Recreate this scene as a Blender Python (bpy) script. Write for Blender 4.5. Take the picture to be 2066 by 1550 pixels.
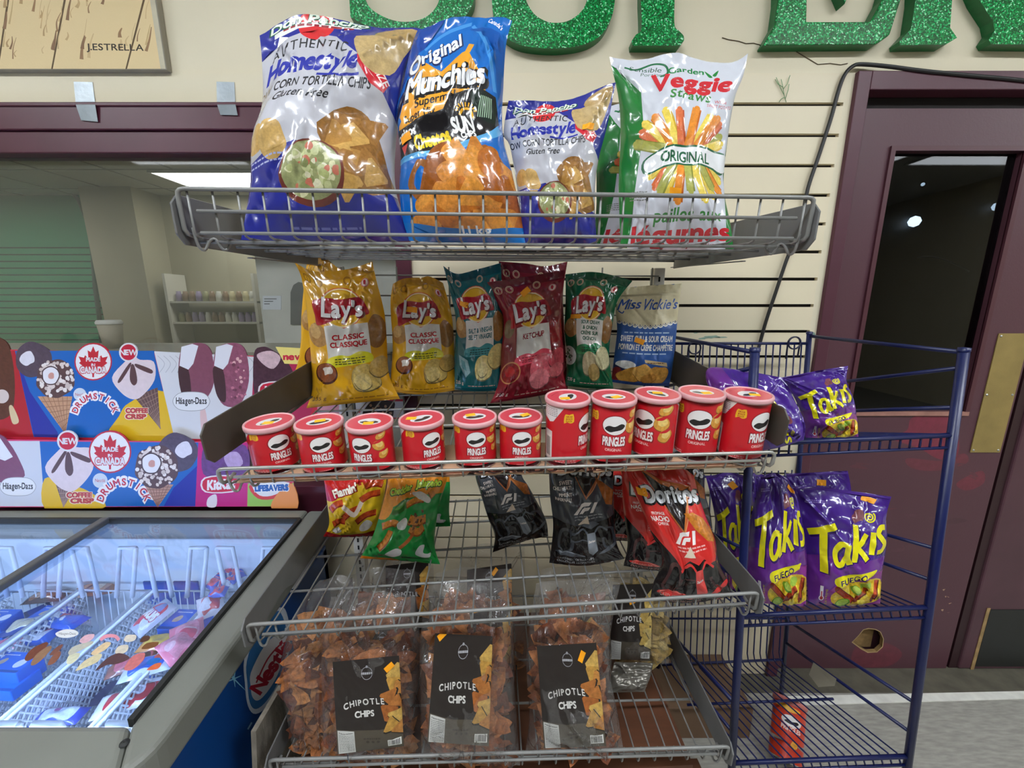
import bpy, math, random
import numpy as np
from mathutils import Vector, Matrix
from mathutils.geometry import delaunay_2d_cdt, tessellate_polygon

for _o in list(bpy.data.objects):
    bpy.data.objects.remove(_o, do_unlink=True)
SC = bpy.context.scene
COL = SC.collection

# ---------------------------------------------------------------- camera
F, CX, CY = 800.0, 1033.0, 775.0
TH = math.radians(11.4)
CAM = np.array([0.0, 0.0, 1.31])
cam = bpy.data.cameras.new('camera')
cam.sensor_fit = 'HORIZONTAL'
cam.sensor_width = 36.0
cam.lens = 36.0 * F / 2066.0
cam.clip_start = 0.02
cam.clip_end = 60
cam_ob = bpy.data.objects.new('camera', cam)
COL.objects.link(cam_ob)
cam_ob.location = CAM
cam_ob.rotation_euler = (math.pi / 2 - TH, 0, 0)
SC.camera = cam_ob

# ---------------------------------------------------------------- world, exposure
world = bpy.data.worlds.new('world')
SC.world = world
world.use_nodes = True
world.node_tree.nodes['Background'].inputs[0].default_value = (0.010, 0.012, 0.018, 1)
world.node_tree.nodes['Background'].inputs[1].default_value = 1.0
SC.view_settings.view_transform = 'Standard'
SC.view_settings.look = 'None'
SC.view_settings.gamma = 1.0
SC.view_settings.use_curve_mapping = False
SC.view_settings.exposure = 0.0
SC.cycles.max_bounces = 10
SC.cycles.transparent_max_bounces = 32
SC.cycles.caustics_reflective = False
SC.cycles.caustics_refractive = False
SC.cycles.use_denoising = True
SC.cycles.sample_clamp_indirect = 6.0
LAMP_STRENGTH = 30.0        # ceiling troffers of the shop
ANNEX_STRENGTH = 9.5
FREEZER_STRENGTH = 58.0


def ray(px, py):
    r = (px - CX) / F
    u = (CY - py) / F
    return np.array([r, math.cos(TH) + u * math.sin(TH), -math.sin(TH) + u * math.cos(TH)])


def at_y(px, py, Y):
    d = ray(px, py)
    return CAM + d * (Y / d[1])


def at_z(px, py, Z):
    d = ray(px, py)
    return CAM + d * ((Z - CAM[2]) / d[2])


def at_x(px, py, X):
    d = ray(px, py)
    return CAM + d * (X / d[0])


def at_plane(px, py, P, N):
    d = ray(px, py)
    return CAM + d * (np.dot(np.asarray(P) - CAM, N) / np.dot(d, N))


# ---------------------------------------------------------------- colour + materials
def lin(c):
    if isinstance(c, str):
        c = c.lstrip('#')
        c = [int(c[i:i + 2], 16) for i in (0, 2, 4)]
    out = []
    for x in c[:3]:
        x = x / 255.0
        out.append(x / 12.92 if x <= 0.04045 else ((x + 0.055) / 1.055) ** 2.4)
    return out


MATS = {}


def mat(name, c=(200, 200, 200), rough=0.5, metal=0.0, var=0.0, vscale=8.0, bump=0.0, bscale=60.0, spec=0.5,
        coat=0.0, stretch=None):
    """plain procedural material: colour with optional noise variation and bump"""
    if name in MATS:
        return MATS[name]
    m = bpy.data.materials.new(name)
    m.use_nodes = True
    nt = m.node_tree
    b = nt.nodes['Principled BSDF']
    L = lin(c)
    b.inputs['Base Color'].default_value = (*L, 1)
    b.inputs['Roughness'].default_value = rough
    b.inputs['Metallic'].default_value = metal
    b.inputs['Specular IOR Level'].default_value = spec
    b.inputs['Coat Weight'].default_value = coat
    b.inputs['Coat Roughness'].default_value = 0.08
    tc = nt.nodes.new('ShaderNodeTexCoord')
    src = tc.outputs['Object']
    if stretch:
        mp = nt.nodes.new('ShaderNodeMapping')
        mp.inputs['Scale'].default_value = stretch
        nt.links.new(src, mp.inputs[0])
        src = mp.outputs[0]
    if var > 0:
        n = nt.nodes.new('ShaderNodeTexNoise')
        n.inputs['Scale'].default_value = vscale
        n.inputs['Detail'].default_value = 5
        nt.links.new(src, n.inputs['Vector'])
        r = nt.nodes.new('ShaderNodeValToRGB')
        r.color_ramp.elements[0].position = 0.3
        r.color_ramp.elements[1].position = 0.7
        r.color_ramp.elements[0].color = (*[max(0, x * (1 - var)) for x in L], 1)
        r.color_ramp.elements[1].color = (*[min(1, x * (1 + var * 0.6)) for x in L], 1)
        nt.links.new(n.outputs['Fac'], r.inputs[0])
        nt.links.new(r.outputs[0], b.inputs['Base Color'])
    if bump > 0:
        n2 = nt.nodes.new('ShaderNodeTexNoise')
        n2.inputs['Scale'].default_value = bscale
        n2.inputs['Detail'].default_value = 3
        nt.links.new(src, n2.inputs['Vector'])
        bp = nt.nodes.new('ShaderNodeBump')
        bp.inputs['Strength'].default_value = bump
        bp.inputs['Distance'].default_value = 0.002
        nt.links.new(n2.outputs['Fac'], bp.inputs['Height'])
        nt.links.new(bp.outputs[0], b.inputs['Normal'])
    MATS[name] = m
    return m


def pmat(name, rough=0.35, spec=0.5, bump=0.0, bscale=40.0, coat=0.0, texscale=160.0, metal=0.0, coatr=0.06):
    """printed surface: colour from the 'print' attribute; its alpha mottles food pictures"""
    if name in MATS:
        return MATS[name]
    m = bpy.data.materials.new(name)
    m.use_nodes = True
    nt = m.node_tree
    b = nt.nodes['Principled BSDF']
    at = nt.nodes.new('ShaderNodeAttribute')
    at.attribute_name = 'print'
    tc = nt.nodes.new('ShaderNodeTexCoord')
    n = nt.nodes.new('ShaderNodeTexNoise')
    n.inputs['Scale'].default_value = texscale
    n.inputs['Detail'].default_value = 4
    n.inputs['Roughness'].default_value = 0.65
    nt.links.new(tc.outputs['Object'], n.inputs['Vector'])
    mr = nt.nodes.new('ShaderNodeMapRange')
    mr.inputs['From Min'].default_value = 0.3
    mr.inputs['From Max'].default_value = 0.7
    mr.inputs['To Min'].default_value = 0.30
    mr.inputs['To Max'].default_value = 1.5
    nt.links.new(n.outputs['Fac'], mr.inputs['Value'])
    mx = nt.nodes.new('ShaderNodeMix')
    mx.data_type = 'RGBA'
    mx.blend_type = 'MULTIPLY'
    nt.links.new(at.outputs['Alpha'], mx.inputs['Factor'])
    nt.links.new(at.outputs['Color'], mx.inputs['A'])
    nt.links.new(mr.outputs[0], mx.inputs['B'])
    nt.links.new(mx.outputs['Result'], b.inputs['Base Color'])
    b.inputs['Roughness'].default_value = rough
    b.inputs['Metallic'].default_value = metal
    b.inputs['Specular IOR Level'].default_value = spec
    b.inputs['Coat Weight'].default_value = coat
    b.inputs['Coat Roughness'].default_value = coatr
    if bump > 0:
        n2 = nt.nodes.new('ShaderNodeTexNoise')
        n2.inputs['Scale'].default_value = bscale
        n2.inputs['Detail'].default_value = 2.5
        n2.inputs['Distortion'].default_value = 1.2
        nt.links.new(tc.outputs['Object'], n2.inputs['Vector'])
        bp = nt.nodes.new('ShaderNodeBump')
        bp.inputs['Strength'].default_value = bump
        bp.inputs['Distance'].default_value = 0.004
        nt.links.new(n2.outputs['Fac'], bp.inputs['Height'])
        nt.links.new(bp.outputs[0], b.inputs['Normal'])
        nt.links.new(bp.outputs[0], b.inputs['Coat Normal'])
    MATS[name] = m
    return m


def emat(name, c, s):
    if name in MATS:
        return MATS[name]
    m = bpy.data.materials.new(name)
    m.use_nodes = True
    nt = m.node_tree
    nt.nodes.clear()
    e = nt.nodes.new('ShaderNodeEmission')
    e.inputs[0].default_value = (*lin(c), 1)
    e.inputs[1].default_value = s
    o = nt.nodes.new('ShaderNodeOutputMaterial')
    nt.links.new(e.outputs[0], o.inputs[0])
    MATS[name] = m
    return m


def clearmat(name, tint=(255, 255, 255), rough=0.05, ior=1.5, haze=0.0, hazec=(200, 205, 200), bump=0.0, bscale=30.0,
             gain=1.0):
    """thin clear sheet: see-through with fresnel gloss and an optional milky film"""
    if name in MATS:
        return MATS[name]
    m = bpy.data.materials.new(name)
    m.use_nodes = True
    nt = m.node_tree
    nt.nodes.clear()
    tr = nt.nodes.new('ShaderNodeBsdfTransparent')
    tr.inputs[0].default_value = (*lin(tint), 1)
    gl = nt.nodes.new('ShaderNodeBsdfGlossy')
    gl.inputs['Roughness'].default_value = rough
    fr = nt.nodes.new('ShaderNodeFresnel')
    ge = nt.nodes.new('ShaderNodeNewGeometry')
    io = nt.nodes.new('ShaderNodeMapRange')      # same reflectance seen from either side of the thin sheet
    io.inputs['To Min'].default_value = ior
    io.inputs['To Max'].default_value = 1.0 / ior
    nt.links.new(ge.outputs['Backfacing'], io.inputs['Value'])
    nt.links.new(io.outputs[0], fr.inputs['IOR'])
    mx = nt.nodes.new('ShaderNodeMixShader')
    base = tr.outputs[0]
    if haze > 0:
        df = nt.nodes.new('ShaderNodeBsdfDiffuse')
        df.inputs[0].default_value = (*lin(hazec), 1)
        m0 = nt.nodes.new('ShaderNodeMixShader')
        m0.inputs[0].default_value = haze
        nt.links.new(tr.outputs[0], m0.inputs[1])
        nt.links.new(df.outputs[0], m0.inputs[2])
        base = m0.outputs[0]
    fac = fr.outputs[0]
    if gain != 1.0:
        mu = nt.nodes.new('ShaderNodeMath')
        mu.operation = 'MULTIPLY'
        mu.use_clamp = True
        mu.inputs[1].default_value = gain
        nt.links.new(fac, mu.inputs[0])
        fac = mu.outputs[0]
    nt.links.new(fac, mx.inputs[0])
    nt.links.new(base, mx.inputs[1])
    nt.links.new(gl.outputs[0], mx.inputs[2])
    if bump > 0:
        tc = nt.nodes.new('ShaderNodeTexCoord')
        n2 = nt.nodes.new('ShaderNodeTexNoise')
        n2.inputs['Scale'].default_value = bscale
        n2.inputs['Detail'].default_value = 3
        n2.inputs['Distortion'].default_value = 1.5
        nt.links.new(tc.outputs['Object'], n2.inputs['Vector'])
        bp = nt.nodes.new('ShaderNodeBump')
        bp.inputs['Strength'].default_value = bump
        bp.inputs['Distance'].default_value = 0.006
        nt.links.new(n2.outputs['Fac'], bp.inputs['Height'])
        nt.links.new(bp.outputs[0], gl.inputs['Normal'])
        nt.links.new(bp.outputs[0], fr.inputs['Normal'])
    o = nt.nodes.new('ShaderNodeOutputMaterial')
    nt.links.new(mx.outputs[0], o.inputs[0])
    MATS[name] = m
    return m


# ---------------------------------------------------------------- object helpers
def tag(o, label=None, cat=None, group=None, kind=None):
    if label:
        o['label'] = label
    if cat:
        o['category'] = cat
    if group:
        o['group'] = group
    if kind:
        o['kind'] = kind
    return o


def empty(name, loc, label=None, cat=None, group=None):
    o = bpy.data.objects.new(name, None)
    o.empty_display_size = 0.05
    COL.objects.link(o)
    o.location = Vector(loc)
    return tag(o, label, cat, group)


def link(name, me, parent=None, loc=(0, 0, 0)):
    o = bpy.data.objects.new(name, me)
    COL.objects.link(o)
    o.parent = parent
    o.location = Vector(loc)
    return o


def worldloc(o):
    p = Vector((0, 0, 0))
    while o is not None:
        p = p + o.location
        o = o.parent
    return np.array(p)


class MB:
    """collects shapes given in world coordinates into ONE mesh object"""

    def __init__(self):
        self.v, self.f, self.mi, self.sm = [], [], [], []

    def add(self, vs, fs, mi=0, smooth=False):
        b = len(self.v)
        self.v += [tuple(map(float, p)) for p in vs]
        for f in fs:
            self.f.append(tuple(b + i for i in f))
            self.mi.append(mi)
            self.sm.append(smooth)

    def box(self, lo, hi, mi=0):
        x0, y0, z0 = lo
        x1, y1, z1 = hi
        self.hexa([(x0, y0, z0), (x1, y0, z0), (x1, y1, z0), (x0, y1, z0),
                   (x0, y0, z1), (x1, y0, z1), (x1, y1, z1), (x0, y1, z1)], mi)

    def hexa(self, p, mi=0):
        self.add(p, [(0, 3, 2, 1), (4, 5, 6, 7), (0, 1, 5, 4), (1, 2, 6, 5), (2, 3, 7, 6), (3, 0, 4, 7)], mi)

    def fbox(self, fr, lo, hi, mi=0):
        x0, y0, z0 = lo
        x1, y1, z1 = hi
        self.hexa([fr.p(*q) for q in [(x0, y0, z0), (x1, y0, z0), (x1, y1, z0), (x0, y1, z0),
                                      (x0, y0, z1), (x1, y0, z1), (x1, y1, z1), (x0, y1, z1)]], mi)

    def quad(self, a, b, c, d, mi=0):
        self.add([a, b, c, d], [(0, 1, 2, 3)], mi)

    def tube(self, pts, r, n=6, closed=False, mi=0):
        P = [np.array(p, float) for p in pts]
        m = len(P)
        ring0 = None
        vs = []
        prev = None
        for i in range(m):
            if closed:
                t = P[(i + 1) % m] - P[i - 1]
            elif i == 0:
                t = P[1] - P[0]
            elif i == m - 1:
                t = P[-1] - P[-2]
            else:
                a = P[i] - P[i - 1]
                c = P[i + 1] - P[i]
                t = a / (np.linalg.norm(a) + 1e-12) + c / (np.linalg.norm(c) + 1e-12)
            t = t / (np.linalg.norm(t) + 1e-12)
            if prev is None:
                h = np.array([0, 0, 1.0]) if abs(t[2]) < 0.9 else np.array([1.0, 0, 0])
                a1 = np.cross(t, h)
            else:
                a1 = prev - t * np.dot(prev, t)
            a1 = a1 / (np.linalg.norm(a1) + 1e-12)
            prev = a1
            a2 = np.cross(t, a1)
            for k in range(n):
                w = 2 * math.pi * k / n
                vs.append(P[i] + r * (math.cos(w) * a1 + math.sin(w) * a2))
        fs = []
        last = m if closed else m - 1
        for i in range(last):
            j = (i + 1) % m
            for k in range(n):
                k2 = (k + 1) % n
                fs.append((i * n + k, i * n + k2, j * n + k2, j * n + k))
        if not closed:
            fs.append(tuple(range(n - 1, -1, -1)))
            fs.append(tuple((m - 1) * n + k for k in range(n)))
        self.add(vs, fs, mi, True)

    def prism(self, poly, off, mi=0):
        """polygon (world points) extruded by the vector off"""
        n = len(poly)
        P = [np.array(p, float) for p in poly]
        Q = [p + np.array(off) for p in P]
        tr = tessellate_polygon([[Vector(p) for p in P]])
        fs = []
        for t in tr:
            fs.append(tuple(t))
            fs.append(tuple(n + i for i in reversed(t)))
        for i in range(n):
            j = (i + 1) % n
            fs.append((i, n + i, n + j, j))
        self.add(P + Q, fs, mi)

    def lathe(self, c, prof, n=32, mi=0, axes=None, smooth=True, cap=False):
        """prof: list of (radius, height); axes: 3 vectors (x, y, up)"""
        c = np.array(c, float)
        ax = axes or (np.array([1.0, 0, 0]), np.array([0, 1.0, 0]), np.array([0, 0, 1.0]))
        vs, fs = [], []
        for (r, h) in prof:
            for k in range(n):
                w = 2 * math.pi * k / n
                vs.append(c + ax[0] * r * math.cos(w) + ax[1] * r * math.sin(w) + ax[2] * h)
        for i in range(len(prof) - 1):
            for k in range(n):
                k2 = (k + 1) % n
                fs.append((i * n + k, i * n + k2, (i + 1) * n + k2, (i + 1) * n + k))
        if cap:
            fs.append(tuple(range(n - 1, -1, -1)))
            fs.append(tuple((len(prof) - 1) * n + k for k in range(n)))
        self.add(vs, fs, mi, smooth)

    def build(self, name, mats, parent=None, label=None, cat=None, group=None, kind=None, origin=None, bevel=0, segs=2):
        V = np.array(self.v)
        if parent is not None:
            o0 = worldloc(parent)
        elif origin is not None:
            o0 = np.array(origin, float)
        else:
            o0 = np.array([(V[:, 0].min() + V[:, 0].max()) / 2, (V[:, 1].min() + V[:, 1].max()) / 2, V[:, 2].min()])
        me = bpy.data.meshes.new(name)
        me.from_pydata((V - o0).tolist(), [], self.f)
        for m in (mats if isinstance(mats, (list, tuple)) else [mats]):
            me.materials.append(m)
        me.polygons.foreach_set('material_index', self.mi)
        me.polygons.foreach_set('use_smooth', self.sm)
        me.update()
        o = link(name, me, parent, (0, 0, 0) if parent is not None else o0)
        if bevel:
            b = o.modifiers.new('bevel', 'BEVEL')
            b.width = bevel
            b.segments = segs
            b.limit_method = 'ANGLE'
        return tag(o, label, cat, group, kind)


class Frame:
    def __init__(self, o, ex, ey, ez):
        self.o, self.ex, self.ey, self.ez = [np.array(q, float) for q in (o, ex, ey, ez)]

    def p(self, x, y, z):
        return self.o + self.ex * x + self.ey * y + self.ez * z
# ================================================================ print engine: flat art cut into triangles
_GL = {}
_fc = bpy.data.curves.new('glyphs', 'FONT')
_fo = bpy.data.objects.new('glyphs', _fc)


def _glyph_loops(ch):
    """outline loops of one character (cap height about 0.7) and its advance"""
    if ch in _GL:
        return _GL[ch]
    if ch == ' ':
        _GL[ch] = ([], 0.32)
        return _GL[ch]
    if _fo.name not in COL.objects:
        COL.objects.link(_fo)
    _fc.body = ch
    dg = bpy.context.evaluated_depsgraph_get()
    dg.update()
    cu = _fo.evaluated_get(dg).to_curve(dg, apply_modifiers=False)
    loops = []
    for s in cu.splines:
        bp = s.bezier_points
        n = len(bp)
        L = []
        for i in range(n):
            a, b = bp[i], bp[(i + 1) % n]
            p0, p1, p2, p3 = [np.array(q[:2]) for q in (a.co, a.handle_right, b.handle_left, b.co)]
            ch_ = p3 - p0
            cl = np.linalg.norm(ch_)
            if cl < 1e-6:
                continue
            dev = max(abs(ch_[0] * (p1 - p0)[1] - ch_[1] * (p1 - p0)[0]), abs(ch_[0] * (p2 - p0)[1] - ch_[1] * (p2 - p0)[0])) / cl
            k = 1 if dev < 0.004 else (2 if dev < 0.03 else 4)
            for j in range(k):
                t = j / k
                L.append((1 - t) ** 3 * p0 + 3 * (1 - t) ** 2 * t * p1 + 3 * (1 - t) * t * t * p2 + t ** 3 * p3)
        if len(L) > 2:
            loops.append(np.array(L))
    _fo.evaluated_get(dg).to_curve_clear()
    xs = np.concatenate([l[:, 0] for l in loops]) if loops else np.array([0, .3])
    x0 = xs.min()
    _GL[ch] = ([l - [x0, 0] for l in loops], xs.max() - x0 + 0.09)
    return _GL[ch]


def _area(l):
    x, y = l[:, 0], l[:, 1]
    return 0.5 * np.sum(x * np.roll(y, -1) - np.roll(x, -1) * y)


def _embolden(loops, d):
    if not d or not loops:
        return loops
    big = max(loops, key=lambda l: abs(_area(l)))
    sg = 1 if _area(big) > 0 else -1
    out = []
    for l in loops:
        a = l - np.roll(l, 1, 0)
        b = np.roll(l, -1, 0) - l
        a = a / (np.linalg.norm(a, axis=1, keepdims=True) + 1e-9)
        b = b / (np.linalg.norm(b, axis=1, keepdims=True) + 1e-9)
        t = a + b
        t = t / (np.linalg.norm(t, axis=1, keepdims=True) + 1e-9)
        nn = np.stack([t[:, 1], -t[:, 0]], 1) * sg
        out.append(l + nn * d)
    return out


def smooth_closed(pts, k=5):
    P = np.array(pts, float)
    n = len(P)
    out = []
    for i in range(n):
        p0, p1, p2, p3 = P[i - 1], P[i], P[(i + 1) % n], P[(i + 2) % n]
        for j in range(k):
            t = j / k
            out.append(0.5 * ((2 * p1) + (-p0 + p2) * t + (2 * p0 - 5 * p1 + 4 * p2 - p3) * t * t +
                              (-p0 + 3 * p1 - 3 * p2 + p3) * t ** 3))
    return np.array(out)


def smooth_open(pts, k=6):
    P = np.array(pts, float)
    n = len(P)
    if n < 3:
        return P
    out = []
    for i in range(n - 1):
        p0 = P[max(i - 1, 0)]
        p1, p2 = P[i], P[i + 1]
        p3 = P[min(i + 2, n - 1)]
        for j in range(k):
            t = j / k
            out.append(0.5 * ((2 * p1) + (-p0 + p2) * t + (2 * p0 - 5 * p1 + 4 * p2 - p3) * t * t +
                              (-p0 + 3 * p1 - 3 * p2 + p3) * t ** 3))
    out.append(P[-1])
    return np.array(out)


def autoyaw(px, py, Y):
    q = at_y(px, py, Y)
    return -0.6 * math.degrees(math.atan2(q[0], q[1]))


class Art:
    """flat picture on the unit square (u right, v up); A = width / height of the printed piece"""

    def __init__(self, A, bg):
        self.A = A
        self.layers = []
        self.bgc = bg
        self.rnd = random.Random(5)

    def loops(self, loops, c, tex=0.0):
        self.layers.append(([np.array(l, float) for l in loops], (*lin(c), tex)))
        return self

    def poly(self, pts, c, tex=0.0):
        return self.loops([pts], c, tex)

    def blob(self, pts, c, tex=0.0, k=5):
        return self.loops([smooth_closed(pts, k)], c, tex)

    def rect(self, x0, y0, x1, y1, c, tex=0.0):
        return self.poly([(x0, y0), (x1, y0), (x1, y1), (x0, y1)], c, tex)

    def ell(self, cx, cy, rx, ry, c, rot=0.0, n=28, tex=0.0):
        a = math.radians(rot)
        A = self.A
        pts = []
        for i in range(n):
            w = 2 * math.pi * i / n
            x, y = rx * math.cos(w) * A, ry * math.sin(w)
            pts.append((cx + (x * math.cos(a) - y * math.sin(a)) / A, cy + x * math.sin(a) + y * math.cos(a)))
        return self.poly(pts, c, tex)

    def ring(self, cx, cy, r, w, c, n=32):
        o = [(cx + r / self.A * math.cos(2 * math.pi * i / n), cy + r * math.sin(2 * math.pi * i / n)) for i in range(n)]
        q = r - w
        s = [(cx + q / self.A * math.cos(2 * math.pi * i / n), cy + q * math.sin(2 * math.pi * i / n)) for i in range(n)]
        return self.loops([o, s], c)

    def disc(self, cx, cy, r, c, n=28, tex=0.0):
        return self.ell(cx, cy, r / self.A, r, c, 0, n, tex)

    def chip(self, cx, cy, r, c, sx=1.0, rot=0.0, tex=0.35, n=11, rough=0.16, seed=None):
        rn = random.Random(seed if seed is not None else self.rnd.random())
        a = math.radians(rot)
        pts = []
        for i in range(n):
            w = 2 * math.pi * i / n
            q = r * (1 + rn.uniform(-rough, rough))
            x, y = q * sx * math.cos(w), q * math.sin(w)
            pts.append((cx + (x * math.cos(a) - y * math.sin(a)) / self.A, cy + x * math.sin(a) + y * math.cos(a)))
        return self.blob(pts, c, tex, 3)

    def tri(self, cx, cy, r, c, rot=0.0, tex=0.35, seed=None):
        rn = random.Random(seed if seed is not None else self.rnd.random())
        pts = []
        for i in range(3):
            w = math.radians(rot) + 2 * math.pi * i / 3
            for dw in (-0.13, 0.13):
                q = r * (1 + rn.uniform(-.08, .08))
                pts.append((cx + q * math.cos(w + dw) / self.A, cy + q * math.sin(w + dw)))
        return self.poly(pts, c, tex)

    def splat(self, cx, cy, rx, ry, n, r, cols, tex=0.2):
        for i in range(n):
            w = self.rnd.uniform(0, 6.283)
            q = math.sqrt(self.rnd.random())
            self.chip(cx + rx * q * math.cos(w), cy + ry * q * math.sin(w), r * self.rnd.uniform(.6, 1.3),
                      self.rnd.choice(cols), n=6, rough=.3, tex=tex)
        return self

    def stroke(self, pts, w, c, tex=0.0, sm=True, taper=False):
        """polyline of width w (in v units)"""
        P = smooth_open(pts, 5) if sm else np.array(pts, float)
        Q = P * [self.A, 1]
        t = np.gradient(Q, axis=0)
        t = t / (np.linalg.norm(t, axis=1, keepdims=True) + 1e-9)
        nn = np.stack([-t[:, 1], t[:, 0]], 1)
        ww = np.full(len(Q), w / 2)
        if taper:
            ww = ww * np.linspace(1, .25, len(Q))
        a = Q + nn * ww[:, None]
        b = Q - nn * ww[:, None]
        pts = np.concatenate([a, b[::-1]]) / [self.A, 1]
        return self.poly(pts, c, tex)

    def text(self, s, x, y, h, c, w=None, bold=0.0, shear=0.0, rot=0.0, arc=0.0, align='c', track=0.0, out=None,
             outw=0.06, fan=0.0, grow=None):
        """s centred on x with its baseline at y; h cap height in v units; w fits the width in u units"""
        sc = h / 0.70
        pen = 0.0
        G = []
        for ch in s:
            lo, adv = _glyph_loops(ch)
            G.append((lo, pen))
            pen += adv + track
        tot = max(pen - track - 0.09, 1e-3)
        sx = sc / self.A if w is None else w / tot
        W = tot * sx
        x0 = x - W / 2 if align == 'c' else (x if align == 'l' else x - W)
        a = math.radians(rot)
        jobs = ([(bold + outw, out)] if out else []) + [(bold, c)]
        for (bd, cc) in jobs:
            for lo, px in G:
                L2 = []
                for l in _embolden(lo, bd):
                    q = l + [px, 0]
                    f = q[:, 0] / tot
                    g = 1.0 if grow is None else (1 + (grow - 1) * f)
                    yy = q[:, 1] * sc * g
                    xx = q[:, 0] * sx + shear * yy / self.A
                    yy = yy + arc * (1 - (2 * f - 1) ** 2)
                    if fan:
                        yy = yy + fan * (f - .5) ** 1
                    X, Y = (x0 + xx - x) * self.A, yy
                    L2.append(np.stack([x + (X * math.cos(a) - Y * math.sin(a)) / self.A,
                                        y + X * math.sin(a) + Y * math.cos(a)], 1))
                if L2:
                    self.loops(L2, cc)
        return self

    def lines(self, x0, x1, ys, h, c, seed=1):
        """rows of tiny unreadable print as dashes"""
        rn = random.Random(seed)
        for y in ys:
            x = x0
            while x < x1:
                L = rn.uniform(.06, .16) * (x1 - x0)
                self.rect(x, y, min(x + L, x1), y + h, c)
                x += L + .03 * (x1 - x0)
        return self

    def bars(self, x0, y0, x1, y1, seed=2):
        rn = random.Random(seed)
        self.rect(x0, y0, x1, y1, (238, 238, 234))
        x = x0 + .06 * (x1 - x0)
        while x < x1 - .08 * (x1 - x0):
            w = rn.choice([.025, .04, .06]) * (x1 - x0)
            self.rect(x, y0 + .12 * (y1 - y0), x + w, y1 - .1 * (y1 - y0), (30, 30, 30))
            x += w + rn.choice([.03, .05]) * (x1 - x0)
        return self

    def cut(self, nu=28, nv=36):
        """triangulate: returns (uv points, triangles, colour per triangle)"""
        vs, es = [], []

        def addloop(l):
            b = len(vs)
            n = len(l)
            vs.extend(Vector((float(p[0]), float(p[1]))) for p in l)
            es.extend((b + i, b + (i + 1) % n) for i in range(n))
        border = [(i / nu, 0) for i in range(nu)] + [(1, i / nv) for i in range(nv)] + \
                 [(1 - i / nu, 1) for i in range(nu)] + [(0, 1 - i / nv) for i in range(nv)]
        addloop(border)
        for i in range(1, nu):
            for j in range(1, nv):
                vs.append(Vector((i / nu, j / nv)))
        for lo, c in self.layers:
            for l in lo:
                addloop(l)
        o = delaunay_2d_cdt(vs, es, [], 0, 1e-6)
        V = np.array([tuple(p) for p in o[0]])
        T = np.array([t for t in o[2] if len(t) == 3])
        cen = V[T].mean(1)
        ok = (cen[:, 0] > 0) & (cen[:, 0] < 1) & (cen[:, 1] > 0) & (cen[:, 1] < 1)
        T, cen = T[ok], cen[ok]
        d1 = V[T[:, 1]] - V[T[:, 0]]
        d2 = V[T[:, 2]] - V[T[:, 0]]
        flip = (d1[:, 0] * d2[:, 1] - d1[:, 1] * d2[:, 0]) < 0
        T[flip] = T[flip][:, ::-1]
        C = np.tile(np.array([*lin(self.bgc), 0.0]), (len(T), 1))
        for lo, c in self.layers:
            al = np.concatenate(lo)
            x0, y0 = al.min(0)
            x1, y1 = al.max(0)
            idx = np.nonzero((cen[:, 0] >= x0) & (cen[:, 0] <= x1) & (cen[:, 1] >= y0) & (cen[:, 1] <= y1))[0]
            if len(idx) == 0:
                continue
            X, Y = cen[idx, 0], cen[idx, 1]
            ins = np.zeros(len(idx), bool)
            for l in lo:
                for i in range(len(l)):
                    ax, ay = l[i - 1]
                    bx, by = l[i]
                    if ay == by:
                        continue
                    cr = ((ay > Y) != (by > Y)) & (X < (bx - ax) * (Y - ay) / (by - ay) + ax)
                    ins ^= cr
            C[idx[ins]] = c
        used = np.unique(T)
        rm = -np.ones(len(V), int)
        rm[used] = np.arange(len(used))
        return np.clip(V[used], 0, 1), rm[T], C


_CUT = {}


def design(fn, A, *args, nu=28, nv=36):
    key = (fn.__name__, args)
    if key not in _CUT:
        _CUT[key] = fn(A, *args).cut(nu, nv)
    return _CUT[key]


def print_mesh(name, V3, T, C, N3=None, mats=(), extra=None, parent=None, loc=(0, 0, 0)):
    """one mesh from printed triangles (+ optional extra plain part: verts, faces, rgba, normals)"""
    V = np.array(V3, float)
    faces = [tuple(int(i) for i in t) for t in T]
    cols = np.repeat(np.array(C), 3, axis=0)
    nrm = None if N3 is None else np.array(N3)
    if extra is not None:
        eV, eF, eC, eN = extra
        b = len(V)
        V = np.concatenate([V, eV])
        faces += [tuple(b + i for i in f) for f in eF]
        k = sum(len(f) for f in eF)
        cols = np.concatenate([cols, np.tile(np.array(eC), (k, 1))])
        if nrm is not None:
            nrm = np.concatenate([nrm, eN])
    me = bpy.data.meshes.new(name)
    me.from_pydata(V.tolist(), [], faces)
    at = me.color_attributes.new('print', 'FLOAT_COLOR', 'CORNER')
    at.data.foreach_set('color', cols.astype(np.float32).ravel())
    for m in mats:
        me.materials.append(m)
    me.polygons.foreach_set('use_smooth', [True] * len(me.polygons))
    me.update()
    if nrm is not None:
        me.normals_split_custom_set_from_vertices([tuple(q) for q in nrm])
    return link(name, me, parent, loc)


# ---------------------------------------------------------------- value noise
def vnoise(u, v, fu, fv, seed):
    rs = np.random.RandomState(seed)
    g = rs.uniform(-1, 1, (int(fv) + 3, int(fu) + 3))
    x, y = u * fu, v * fv
    xi, yi = np.clip(x.astype(int), 0, int(fu)), np.clip(y.astype(int), 0, int(fv))
    fx, fy = x - xi, y - yi
    fx = fx * fx * (3 - 2 * fx)
    fy = fy * fy * (3 - 2 * fy)
    return (g[yi, xi] * (1 - fx) + g[yi, xi + 1] * fx) * (1 - fy) + (g[yi + 1, xi] * (1 - fx) + g[yi + 1, xi + 1] * fx) * fy


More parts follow.
